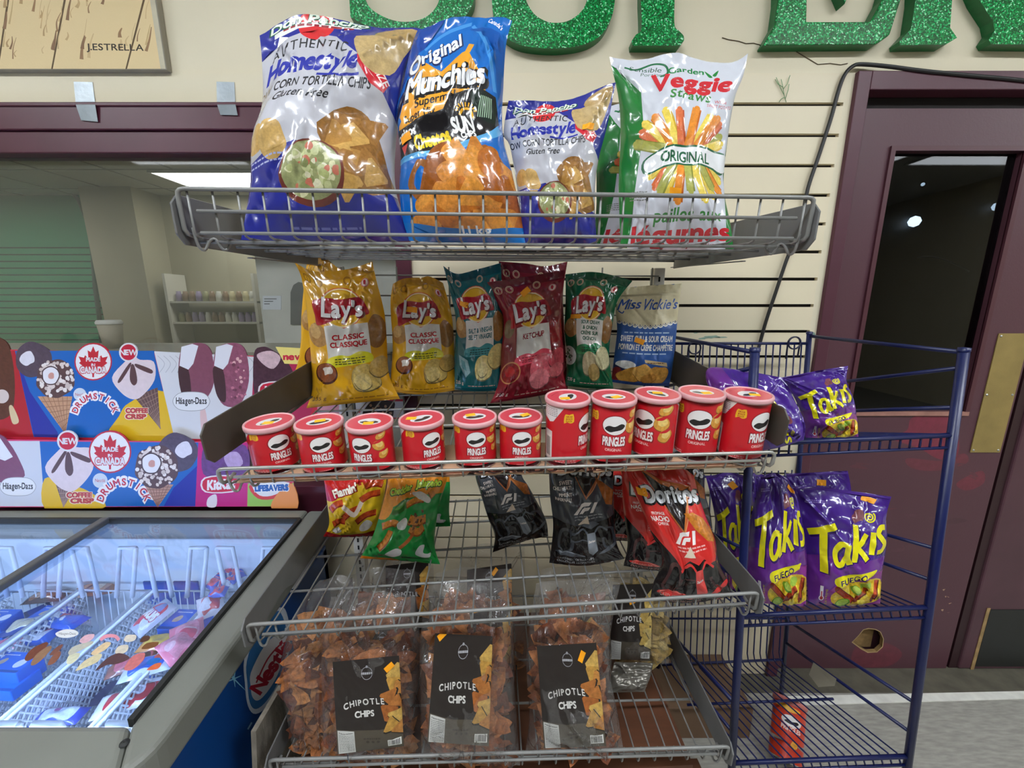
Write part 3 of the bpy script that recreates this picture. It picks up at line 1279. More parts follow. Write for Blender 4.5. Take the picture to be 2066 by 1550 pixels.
def lipends(tl, tr):
    return (at_y(tl[0], tl[1], RY0 - RW / 2 * math.sin(YAW)), at_y(tr[0], tr[1], RY0 + RW / 2 * math.sin(YAW)))


def wire_shelf(key, label, tl, tr, lip, tilt, depth, plate, z0, z1, wm, pm, rails, pf=-.012, notch=False, cross=5, dense=26):
    A_, B_ = lipends(tl, tr)
    ex = (B_ - A_) / np.linalg.norm(B_ - A_)
    W = np.linalg.norm(B_ - A_)
    t = math.radians(tilt)
    ey = np.array([-math.sin(YAW) * math.cos(t), math.cos(YAW) * math.cos(t), math.sin(t)])
    ey = ey - ex * np.dot(ex, ey)
    ey /= np.linalg.norm(ey)
    ez = np.cross(ex, ey)
    fr = Frame(A_ - ez * lip, ex, ey, ez)
    SHELF[key] = (fr, W, depth)
    o = empty('wire_shelf', fr.p(W / 2, depth / 2, 0), label, 'shelf', 'wire shelves of the grey rack')
    d = MB()
    n = dense
    e = .010
    for i in range(n + 1):
        x = e + (W - 2 * e) * i / n
        d.tube([fr.p(x, depth, -.0017), fr.p(x, .012, -.0017), fr.p(x, .003, .001), fr.p(x, 0, .008), fr.p(x, -.001, lip)], .0017, 6)
    for j in range(cross):
        y = .02 + (depth - .02) * j / (cross - 1)
        d.tube([fr.p(.002, y, -.006), fr.p(W - .002, y, -.006)], .0027, 6)
    d.build('wire_deck', wm, o)
    l = MB()
    r = .0032
    # top rail bends down at both ends
    def corner(x, sg):
        return [fr.p(x + sg * .001, .028, .006), fr.p(x, .012, .001), fr.p(x - sg * .001, .002, .003), fr.p(x - sg * .002, -.002, .009),
                fr.p(x - sg * .002, -.003, lip * .7), fr.p(x - sg * .0005, -.0035, lip - .004), fr.p(x + sg * .004, -.004, lip - .0008), fr.p(x + sg * .010, -.004, lip)]
    l.tube(corner(0, 1) + corner(W, -1)[::-1], r, 8)
    for q in rails:
        l.tube([fr.p(.022, -.0045, q), fr.p(W - .022, -.0045, q)], .0026, 6)
    l.build('front_rail', wm, o)
    for sx, nm in ((-.009, 'l'), (W + .006, 'r')):
        pb = MB()
        c = .014
        poly = [(pf + c, z0), (pf, z0 + c), (pf, z1 - c), (pf + c, z1)]
        poly += [(depth + .02, z1 + .004), (depth + .02, z0 - .012)]
        if notch:
            poly += [(.16, z0 - .004), (.13, z0 + .012), (.09, z0 + .014)]
        pb.prism([fr.p(sx, a, b_) for a, b_ in poly], ex * .003)
        # folded lower flange
        pb.fbox(fr, (sx - (.0 if sx > 0 else 0), .15, z0 - .010), (sx + (.010 if sx < 0 else -.008), depth + .02, z0 - .008))
        pb.build('side_bracket', pm, o, bevel=.0008, segs=1)
    # bent clips that hold the rail to the brackets
    for x in (.006, W - .006):
        c = MB()
        s = 1 if x < .1 else -1
        c.tube(smooth_open([fr.p(x, .004, .012), fr.p(x + s * .002, .006, -.012), fr.p(x + s * .006, .012, -.018), fr.p(x + s * .012, .016, -.006), fr.p(x + s * .020, .018, -.002),
                            fr.p(x + s * .026, .022, -.016), fr.p(x + s * .032, .026, -.014), fr.p(x + s * .036, .03, -.002)], 4), .0022, 6)
        c.build('rail_clip', wm, o)
    return o


wire_shelf('top', 'topmost wire basket shelf of the rack carrying the four largest chip bags', (362, 382), (1638, 400), .062, 2.9, .45, None, -.012, .056, WIRE_D, PLATE, (.033, .004), dense=26, cross=6)
wire_shelf('cans', 'second wire shelf from the top, carrying red cans in front of chip bags', (443, 944), (1559, 910), .032, 6.2, .45, None, .040, .108, WIRE, PLATE_D, (.017,), dense=26)
wire_shelf('mid', 'third wire shelf from the top, carrying red, green and black chip bags', (502, 1257), (1526, 1192.6), .044, 3.1, .45, None, -.010, .052, WIRE_D, PLATE, (.022,), notch=True, dense=26)
wire_shelf('low', 'lowest wire shelf of the rack, carrying clear bags of brown chips', (546.6, 1529), (1468, 1502), .044, 3.0, .45, None, -.012, .046, WIRE_D, PLATE, (.026,), dense=26)


def deck_hit(key, px, py, h=0.0):
    fr, W, D = SHELF[key]
    return at_plane(px, py, fr.p(0, 0, h), fr.ez)


exr = np.array([math.cos(YAW), math.sin(YAW), 0])
eyr = np.array([-math.sin(YAW), math.cos(YAW), 0])
RF = Frame(np.array([RX0, RY0, 0]) - exr * RW / 2, exr, eyr, (0, 0, 1))
for x in (.012, RW - .040):
    b = MB()
    b.fbox(RF, (x, .472, 0), (x + .028, .502, 1.405))
    for k in range(52):
        zz = .12 + k * .0245
        b.fbox(RF, (x + .011, .4712, zz), (x + .016, .4722, zz + .013), 1)
    b.fbox(RF, (x, .06, 0), (x + .028, .472, .06))
    b.build('upright', [mat('cream_upright', (196, 192, 180), rough=.45), mat('slot_black', (14, 14, 14), rough=.9)], rack)
b = MB()
for k in range(8):
    zz = 1.02 + k * .052
    b.tube([RF.p(.03, .468, zz), RF.p(RW - .03, .468, zz)], .0022, 6)
for k in range(7):
    x = .05 + (RW - .1) * k / 6
    b.tube([RF.p(x, .4645, 1.0), RF.p(x, .4645, 1.405)], .0022, 6)
b.build('back_grid', mat('back_grid_wire', (120, 118, 110), rough=.45, metal=.3), rack)
lfr = SHELF['low'][0]
b = MB()
b.fbox(RF, (.02, .03, .335), (RW - .06, .47, .347))
b.build('base_board', mat('brown_hardboard', (98, 58, 36), rough=.6, var=.25, vscale=7, stretch=(1, 6, 1)), rack)
b = MB()
b.fbox(RF, (.0, .03, .0), (RW - .04, .05, .335))
b.build('kick_panel', mat('brown_hardboard', ()), rack)
b = MB()                                           # rough grey board beside the rack's foot
q = [at_x(x, y, -.512) for x, y in ((506, 1476), (584, 1345), (612, 1330), (640, 1560), (512, 1620))]
b.prism(q, (.010, 0, 0))
b.build('rough_board', mat('rough_grey_board', (128, 120, 108), rough=.9, var=.35, vscale=60, bump=.8, bscale=220, stretch=(1, 1, .35)),
        label='rough grey board standing between the freezer and the rack', cat='board')

# ================================================================ blue wire stand on the right
BLUE = mat('blue_coated_wire', (17, 27, 80), rough=.35, spec=.5, var=.12, vscale=30)
SYF, SYR = .75, 1.12


def post_line(p, q, Y):
    a_, b_ = at_y(*p, Y), at_y(*q, Y)

    def f(z):
        return a_ + (b_ - a_) * ((z - a_[2]) / (b_[2] - a_[2]))
    return f


FR = post_line((1945, 708), (1832, 1535), SYF)
FL = post_line((1523, 712), (1477, 1535), SYF)
RR = post_line((1632, 687), (1577, 1395), SYR)


def RL(z):
    return RR(z) + (FL(z) - FR(z))


stand = empty('wire_stand', ((FL(0) + RR(0)) / 2), 'blue wire display stand on the floor, holding purple chip bags', 'display stand')
ztop = FR(0)[2]
zt = at_y(1945, 705, SYF)[2]
for f_, z_ in ((FR, zt), (FL, zt), (RR, zt + .005), (RL, zt + .005)):
    b = MB()
    r_ = .0085 if f_ in (FR, FL) else .007
    b.tube([f_(0.0), f_(z_)], r_, 10)
    b.lathe(f_(z_), [(r_ + .001, -.004), (r_ + .001, .003), (.001, .004)], 10)
    b.build('post', BLUE, stand)


def znear(y):
    return at_y(1900, y, SYF)[2]


SL = math.tan(math.radians(17)) * (SYR - SYF)
for fF, fR in ((FR, RR), (FL, RL)):
    b = MB()
    b.tube([fR(zt - .004), fF(zt - .006)], .0045, 8)
    b.build('side_rail', BLUE, stand)
    for y_ in (742, 822, 1108, 1172, 1420, 1480):
        z_ = znear(y_)
        b = MB()
        b.tube([fR(z_ - SL), fF(z_)], .0042, 8)
        b.build('side_rail', BLUE, stand)
TIER = {}
for key, ly, ry, up in (('one', 897, 878, zt - .03), ('two', 1243, 1225, None), ('three', 1540, 1526, None)):
    zl, zr = at_y(1511, ly, SYF)[2], at_y(1900, ry, SYF)[2]
    tier = empty('tier', (FL(zl) + RR(zr)) / 2)
    tier.parent = stand
    tier.location = Vector((FL(zl) + RR(zr)) / 2) - stand.location
    Lf, Rf = FL(zl), FR(zr)
    Lr, Rr_ = RL(zl - SL), RR(zr - SL)
    TIER[key] = (Lf, Rf, Lr, Rr_)
    b = MB()
    dn = np.array([0, 0, -.026])
    b.tube([Lf, Rf], .0052, 8)
    b.tube([Lf + dn, Rf + dn], .0032, 8)
    b.tube([Lr, Rr_], .004, 8)
    m1 = [Lf + (Lr - Lf) * .52, Rf + (Rr_ - Rf) * .52]
    b.tube([m1[0] - [0, 0, .004], m1[1] - [0, 0, .004]], .0035, 8)
    b.build('cross_rail', BLUE, tier)
    b = MB()
    n = 20
    for i in range(1, n):
        s = i / n
        f0, r0 = Lf + (Rf - Lf) * s, Lr + (Rr_ - Lr) * s
        tz = (zt - .025) if key == 'one' else r0[2] + .27
        top = RL(tz) + (RR(tz) - RL(tz)) * s
        y_ = np.array([0, .012, 0])
        b.tube([top, r0 + [0, 0, .03], r0 + [0, -.01, .012], r0 + (f0 - r0) * .06, f0 + [0, .008, .0], f0 + [0, .001, -.006], f0 + dn + ([(.008 if key != 'one' else 0), 0, 0])], .0021, 5)
    b.build('wires', BLUE, tier)
    b = MB()
    tz = (zt - .025) if key == 'one' else Lr[2] + .27
    b.tube([RL(tz), RR(tz)], .004, 8)
    if key == 'three':
        b.tube([RL(tz - .09), RR(tz - .09)], .003, 8)
    b.build('back_rail', BLUE, tier)
b = MB()
for px_, py_ in ((1401, 702), (1602, 692)):
    c = at_y(px_, py_, SYR - .006)
    r_ = .017
    pts = [c + [-r_, 0, -.045], c + [-r_, 0, -.006]]
    pts += [c + [-r_ * math.cos(w), 0, r_ * math.sin(w)] for w in np.linspace(0, math.pi, 10)]
    pts += [c + [r_, 0, -.006], c + [r_ * .9, 0, -.04]]
    b.tube(pts, .0022, 6)
    b.tube([c + [r_ * math.cos(w), -.002, r_ * math.sin(w)] for w in np.linspace(0, 2 * math.pi, 18)[:-1]], .0022, 6, closed=True)
b.build('hanging_loop', mat('dark_loop', (36, 38, 66), rough=.4), stand, label='pair of dark wire loops on the back rail')
# scrap of clear tape on a side rail
b = MB()
z1_, z2_ = znear(1480), znear(1480) - SL
pa, pb_ = FR(z1_), RR(z2_)
d0 = pa + (pb_ - pa) * .50
d1 = pa + (pb_ - pa) * .70
b.prism([d0 + [-.005, 0, .004], d1 + [-.005, 0, .004], d1 + [-.012, 0, -.04], (d0 + d1) / 2 + [-.014, 0, -.055], d0 + [-.006, 0, -.02]], (.0006, 0, 0))
b.build('tape_scrap', mat('yellowed_tape', (170, 164, 146), rough=.4), label='scrap of clear tape hanging on the lowest right rail of the blue stand', cat='tape')
# brown box behind the stand foot
b = MB()
x0 = at_z(1440, 1540, 0)[0]
b.box((.46, .98, 0), (.73, 1.17, .112))
b.build('cardboard_box', mat('brown_carton', (118, 92, 70), rough=.75, var=.12, vscale=10), label='plain brown carton on the floor behind the blue stand', cat='box', bevel=.002)
# ================================================================ printed designs (unit square, u right, v up)
def lays(A, fl):
    cfg = {
        'classic': ((224, 166, 28), (186, 28, 40), (222, 214, 40), ['CLASSIC', 'CLASSIQUE'], (196, 142, 30)),
        'vinegar': ((14, 98, 104), (20, 96, 104), (66, 150, 156), ['SALT & VINEGAR', 'SEL ET VINAIGRE'], (8, 74, 84)),
        'ketchup': ((134, 24, 40), (140, 26, 44), (226, 74, 96), ['KETCHUP'], (104, 16, 32)),
        'onion': ((14, 98, 62), (20, 84, 58), (30, 144, 84), ['SOUR CREAM', '& ONION', 'CRÈME SUR', 'OIGNON'], (10, 76, 48)),
    }[fl]
    bg, tc, strip, words, dark = cfg
    a = Art(A, bg)
    a.rect(0, .93, 1, 1, dark, .1)
    for u, v in ((.09, .915), (.24, .912), (.62, .918)):
        a.ring(u, v, .030, .004, (230, 200, 170) if fl != 'classic' else (110, 70, 20))
        a.ring(u, v, .022, .003, (220, 190, 160) if fl != 'classic' else (120, 80, 24))
    a.text('1', .09, .902, .026, (230, 205, 180) if fl != 'classic' else (90, 56, 16), bold=.03)
    a.disc(.84, .875, .032, (214, 120, 130))
    a.disc(.84, .875, .026, (240, 214, 206))
    a.chip(.84, .875, .015, (190, 30, 50), n=9, rough=.35, tex=0)
    # potatoes and bowl
    if fl in ('classic', 'vinegar', 'onion'):
        a.chip(.13, .52, .085, (176, 128, 72), sx=.85, tex=.35, rough=.08)
        a.chip(.10, .55, .05, (206, 164, 104), sx=.8, tex=.3, rough=.08)
    a.chip(.88, .52, .115, (150, 104, 52) if fl != 'ketchup' else (150, 30, 36), sx=.62, tex=.35, rough=.07)
    if fl == 'ketchup':
        a.chip(.10, .60, .07, (120, 92, 60), sx=.7, tex=.3, rough=.08)
    # sun disc
    a.disc(.48, .725, .150, (206, 64, 40))
    a.disc(.48, .725, .144, (246, 224, 170))
    a.disc(.48, .725, .134, (228, 174, 34))
    a.blob([(.30, .78), (.36, .84), (.48, .858), (.6, .84), (.66, .78), (.48, .80)], (206, 140, 30))
    # white panel
    pan = [(.235, .595), (.36, .605), (.48, .575), (.62, .6), (.775, .595), (.80, .345), (.25, .325)]
    a.poly(pan, (226, 222, 214))
    a.disc(.48, .725, .128, (230, 178, 36))
    a.blob([(.12, .76), (.3, .80), (.5, .785), (.72, .785), (.80, .70), (.80, .65), (.6, .665), (.4, .645), (.15, .595), (.13, .66)], (172, 22, 36), 0, 4)
    ro = {'classic': -3, 'vinegar': 3, 'ketchup': 7, 'onion': 6}[fl]
    a.text("Lay's", .480, .650, .140, (112, 8, 22), w=.52, bold=.075, rot=ro, grow=.70, shear=.10)
    a.text("Lay's", .470, .660, .140, (240, 236, 234), w=.50, bold=.045, rot=ro, grow=.70, shear=.10)
    n = len(words)
    h = .036 if n <= 2 else .028
    y = .50 if n == 1 else (.495 if n == 2 else .555)
    for i, wd in enumerate(words):
        wmax = {1: .40, 2: .46, 4: .36}[n] * (1 if len(wd) > 7 else (.85 if n < 4 else .8))
        a.text(wd, .52, y - i * (h + .017), h * (1.15 if n == 1 else 1), tc, w=wmax, bold=.045)
    a.blob([(.245, .36), (.4, .385), (.52, .375), (.66, .40), (.80, .37), (.80, .315), (.52, .305), (.25, .30)], strip)
    a.lines(.34, .72, (.352, .332, .316), .007, (60, 60, 40) if fl == 'classic' else (20, 50, 50) if fl != 'ketchup' else (130, 20, 40), 3)
    # small bowl left, chips right
    if fl == 'classic':
        a.disc(.22, .255, .078, (84, 40, 22))
        a.disc(.22, .262, .068, (150, 84, 50), tex=.25)
        a.chip(.23, .28, .032, (226, 214, 200), n=9, rough=.3, tex=.4)
        chips = [(.70, .20, .105, (206, 176, 98)), (.90, .27, .075, (196, 160, 84)), (.66, .175, .06, (216, 190, 118))]
    elif fl == 'vinegar':
        a.poly([(.12, .30), (.30, .27), (.36, .17), (.26, .12), (.14, .22)], (150, 186, 190), .4)
        a.poly([(.16, .27), (.24, .26), (.28, .18), (.2, .2)], (96, 150, 156), .3)
        chips = [(.62, .20, .105, (226, 208, 140)), (.88, .29, .10, (220, 200, 128)), (.60, .19, .06, (232, 216, 156))]
    elif fl == 'ketchup':
        a.disc(.17, .25, .088, (196, 130, 84))
        a.disc(.17, .25, .078, (134, 14, 26), tex=.4)
        a.chip(.16, .26, .04, (176, 26, 36), tex=.4)
        chips = [(.66, .25, .115, (206, 92, 104)), (.90, .30, .08, (196, 70, 84)), (.62, .16, .08, (214, 116, 124)), (.88, .20, .06, (206, 96, 104))]
    else:
        a.disc(.06, .28, .085, (216, 222, 216))
        a.splat(.06, .28, .10, .06, 12, .010, [(90, 130, 90), (120, 120, 110)])
        chips = [(.52, .22, .105, (206, 190, 150)), (.82, .28, .10, (214, 206, 160)), (.60, .15, .07, (190, 160, 96))]
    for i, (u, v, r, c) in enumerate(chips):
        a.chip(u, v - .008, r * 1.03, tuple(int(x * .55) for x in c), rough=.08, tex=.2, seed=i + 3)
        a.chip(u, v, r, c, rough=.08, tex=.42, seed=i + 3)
    a.text({'classic': '235 g', 'vinegar': '235 g', 'ketchup': '220 g', 'onion': '235 g'}[fl], .12, .055, .028, (120, 74, 14) if fl == 'classic' else (214, 190, 180), bold=.02)
    a.lines(.3, .9, (.042,), .008, (150, 100, 30) if fl == 'classic' else (200, 160, 150), 9)
    a.rect(0, 0, 1, .022, dark)
    for x in (.15, .62):
        a.rect(x, .02, x + .004, .16, dark)
    return a


lays.A = .56


def vickie(A):
    a = Art(A, (44, 88, 158))
    a.rect(0, .9, 1, 1, (206, 194, 150), .1)
    sc = [(0, .64)]
    for i in range(12):
        u0 = i / 12
        dip = -.055 * math.sin(math.pi * (i + .5) / 12)
        for k in range(1, 5):
            w = math.pi * k / 4
            sc.append((u0 + (1 - math.cos(w)) / 24, .64 + dip - .022 * math.sin(w)))
    a.poly(sc + [(1, 1), (0, 1)], (240, 238, 226))
    sc2 = [(u, v + .012) for u, v in sc]
    a.poly(sc2 + [(1, 1), (0, 1)], (60, 90, 140))
    sc3 = [(u, v + .017) for u, v in sc]
    a.poly(sc3 + [(1, 1), (0, 1)], (214, 204, 166), .08)
    for i in range(12):
        a.disc((i + .5) / 12, .645 - .05 * math.sin(math.pi * (i + .5) / 12), .0065, (50, 70, 120))
    a.text('Miss', .20, .76, .11, (34, 78, 160), w=.36, bold=.02, shear=.25, grow=.8, rot=4)
    a.text("Vickie's", .68, .755, .11, (34, 78, 160), w=.56, bold=.02, shear=.25, grow=.8, rot=2)
    a.stroke([(.04, .745), (.10, .72), (.13, .74)], .012, (34, 78, 160))
    a.lines(.12, .86, (.520,), .012, (176, 200, 224), 4)
    a.text('SWEET CHILI & SOUR CREAM', .5, .44, .055, (232, 232, 226), w=.86, bold=.05)
    a.text('POIVRON ET CRÈME CHAMPÊTRE', .5, .355, .055, (232, 232, 226), w=.90, bold=.05)
    a.lines(.12, .86, (.315,), .012, (176, 200, 224), 5)
    a.poly([(.50, .265), (.88, .235), (.90, .195), (.52, .235)], (214, 188, 140))
    a.lines(.55, .84, (.226,), .01, (120, 80, 50), 6)
    a.ell(.20, .18, .19, .062, (22, 40, 74))
    a.ell(.20, .20, .17, .045, (236, 236, 234), tex=.15)
    a.blob([(.02, .19), (.1, .11), (.28, .11), (.38, .19), (.2, .16)], (28, 48, 88))
    a.chip(.06, .09, .07, (130, 34, 40), tex=.3)
    for u, v, r, sx, rot, c in ((.28, .09, .085, 1.5, 10, (206, 150, 60)), (.52, .135, .08, 1.4, -12, (222, 170, 84)), (.76, .11, .09, 1.3, 20, (214, 156, 68)), (.62, .075, .05, 1.6, 5, (190, 130, 50))):
        a.chip(u, v - .007, r, (120, 72, 24), sx=sx, rot=rot, tex=.2, seed=int(u * 99))
        a.chip(u, v, r, c, sx=sx, rot=rot, tex=.4, seed=int(u * 99))
    a.rect(0, 0, 1, .03, (30, 62, 120))
    return a


vickie.A = .62


def veggie(A):
    a = Art(A, (208, 211, 220))
    G, R = (34, 122, 52), (206, 44, 54)
    a.poly([(0, .955), (.05, .94), (.13, .86), (.20, .80), (.205, .56), (.17, .36), (.10, .10), (.06, 0), (0, 0)], G)
    a.poly([(.93, .0), (1, 0), (1, .62), (.985, .42), (.965, .2)], G)
    a.stroke([(.10, .945), (.18, .93), (.30, .955), (.40, .94), (.42, .90), (.36, .88)], .011, (40, 110, 70))
    a.text('Sensible', .25, .915, .026, (50, 90, 70), w=.24, shear=.2, rot=-8)
    a.text('Portions', .30, .885, .020, (80, 110, 90), w=.18, shear=.2, rot=-8)
    a.text('Garden', .56, .905, .030, (40, 130, 70), w=.27, bold=.03, shear=.1, rot=6)
    a.text('Veggie', .60, .805, .098, R, w=.62, bold=.05, shear=.12, rot=4, grow=.9)
    a.blob([(.76, .915), (.80, .945), (.785, .91)], (40, 130, 60))
    a.blob([(.76, .905), (.70, .935), (.735, .90)], (40, 130, 60))
    a.text('Straws', .60, .742, .046, (64, 134, 66), w=.34, bold=.025, shear=.2, rot=2)
    a.text('WITH', .86, .745, .016, R, w=.10)
    a.text('SWEET POTATO', .86, .722, .016, R, w=.22)
    cols = [(236, 146, 52), (240, 212, 92), (178, 178, 88), (228, 120, 72), (240, 196, 70)]
    dk = [(200, 104, 30), (206, 170, 52), (136, 138, 56), (190, 82, 42), (210, 156, 40)]
    rn = random.Random(12)

    def straw(x0, y0, x1, y1, i):
        a.stroke([(x0, y0), (x1, y1)], .050, dk[i], .2, sm=False)
        a.stroke([(x0 - .006, y0 + .003), (x1 - .006, y1 + .003)], .040, cols[i], .3, sm=False)
        a.ell(x1, y1, .026, .016, cols[i], rot=math.degrees(math.atan2(y1 - y0, (x1 - x0) * A)) - 90, n=12, tex=.3)
    for ang, L, i in ((150, .24, 3), (138, .27, 1), (166, .24, 2), (126, .26, 0), (40, .22, 2), (112, .27, 1), (52, .27, 3), (98, .25, 3), (64, .27, 1), (80, .28, 0), (30, .2, 1), (57, .29, 0)):
        w = math.radians(ang)
        cx_ = .58 + .14 * math.cos(w)
        straw(cx_, .475, cx_ + L * math.cos(w) * 1.3, .475 + L * .82 * math.sin(w), i)
    for ang, L, i in ((212, .2, 1), (228, .24, 3), (330, .2, 1), (318, .25, 0), (244, .24, 1), (304, .25, 1), (258, .27, 0), (290, .26, 1), (274, .2, 2), (310, .2, 2), (236, .25, 2)):
        w = math.radians(ang)
        cx_ = .61 + .16 * math.cos(w)
        straw(cx_, .44, cx_ + L * math.cos(w) * 1.1, .44 + L * .84 * math.sin(w), i)
    band = [(.22, .435), (.4, .49), (.7, .515), (.97, .505), (.97, .395), (.8, .415), (.5, .40), (.25, .365)]
    a.blob(band, (30, 96, 62), k=4)
    a.blob([(.24, .435), (.4, .48), (.7, .505), (.99, .495), (.99, .405), (.8, .425), (.5, .41), (.27, .375)], (232, 234, 236), k=4)
    a.text('ORIGINAL', .60, .425, .052, (30, 96, 62), w=.44, bold=.03, rot=4)
    a.lines(.10, .26, (.275, .262, .249, .236), .006, (130, 134, 130), 3)
    a.text('pailles aux', .60, .135, .062, (64, 134, 66), w=.60, bold=.02, shear=.25, rot=3)
    a.text('légumes', .53, .035, .088, R, w=.86, bold=.04, shear=.2, rot=3)
    a.text('du jardin', .64, .012, .022, (150, 50, 50), w=.40, shear=.2)
    return a


veggie.A = .64


def pancho(A, wd):
    B = (42, 48, 142)
    a = Art(A, (188, 188, 196))
    a.poly([(-.1, 1.1), (1.1, 1.1), (1.1, .45), (.97, .56), (.82, .68), (.66, .80), (.50, .895), (.38, .925), (.2, .905), (-.1, .85)], B)
    a.poly([(-.1, -.1), (1.1, -.1), (1.1, .20), (.75, .22), (.6, .30), (.36, .40), (.14, .375), (-.1, .37)], B)
    dv = -.05 if wd == 'SIZE ' else 0
    a.disc(.36, .955 + dv, .075, (214, 48, 52))
    a.poly([(.10, .955 + dv), (.62, .985 + dv), (.62, .960 + dv), (.10, .930 + dv)], (232, 232, 228))
    a.lines(.16, .58, (.949 + dv,), .011, (150, 40, 50), 4)
    a.text('Don Pancho', .36, .964 + dv, .036, (30, 84, 60), w=.585, bold=.07, shear=.2, rot=2)
    a.text('Don Pancho', .36, .968 + dv, .036, (220, 232, 216), w=.57, bold=.03, shear=.2, rot=2)
    a.text('AUTHENTIC', .34, .815, .046, (42, 42, 46), w=.50, bold=.01, arc=.022, track=.1)
    a.text('Homestyle', .36, .725, .085, (44, 52, 158), w=.62, bold=.055, shear=.22, rot=0)
    a.stroke([(.42, .70), (.56, .688), (.70, .70)], .012, (44, 52, 158))
    a.text('YELLOW CORN TORTILLA CHIPS', .33, .645, .045, (42, 42, 46), w=.92, bold=.02, rot=-1)
    a.text('Gluten Free', .34, .59, .038, (42, 42, 46), w=.36, bold=.02, shear=.25)
    # ribbon
    a.poly([(.66, .83), (.72, .845), (.91, .68), (.88, .635), (.78, .665), (.68, .75)], (206, 40, 54))
    a.text('FAMILY', .765, .745, .040, (240, 224, 220), w=.20, bold=.03, rot=-48)
    a.text(wd, .835, .69, .034, (240, 224, 220), w=.13, bold=.03, rot=-48)
    # corn chips
    a.blob([(.62, .90), (.74, .905), (.76, .965), (.97, .985), (.96, .83), (.90, .72), (.74, .73), (.65, .82)], (196, 168, 116), .3, 3)
    a.blob([(.74, .905), (.76, .965), (.97, .985), (.95, .91)], (184, 152, 98), .3, 3)
    a.chip(.08, .44, .055, (208, 166, 96), rough=.1)
    a.chip(.20, .41, .085, (206, 168, 102), sx=.8, rot=20, rough=.1)
    a.blob([(.50, .43), (.55, .52), (.66, .56), (.80, .53), (.90, .42), (.96, .30), (.98, .22), (.74, .20)], (142, 98, 46), .4, 3)
    rn = random.Random(9)
    for i in range(13):
        a.tri(.62 + rn.random() * .30, .22 + rn.random() * .28, .07, rn.choice([(202, 158, 86), (180, 132, 66), (214, 174, 104), (160, 112, 54)]), rn.uniform(0, 120))
    # bowl
    a.ell(.46, .27, .215, .135, (112, 56, 46))
    a.ell(.46, .28, .195, .118, (148, 152, 104), tex=.3)
    a.splat(.46, .28, .165, .095, 60, .017, [(186, 190, 138), (164, 170, 112), (206, 204, 160), (190, 110, 88), (134, 140, 90), (214, 210, 176)], .25)
    a.lines(.02, .28, (.352, .33), .007, (170, 176, 220), 7)
    a.lines(.3, .7, (.05,), .01, (110, 116, 190), 8)
    return a


pancho.A = .72


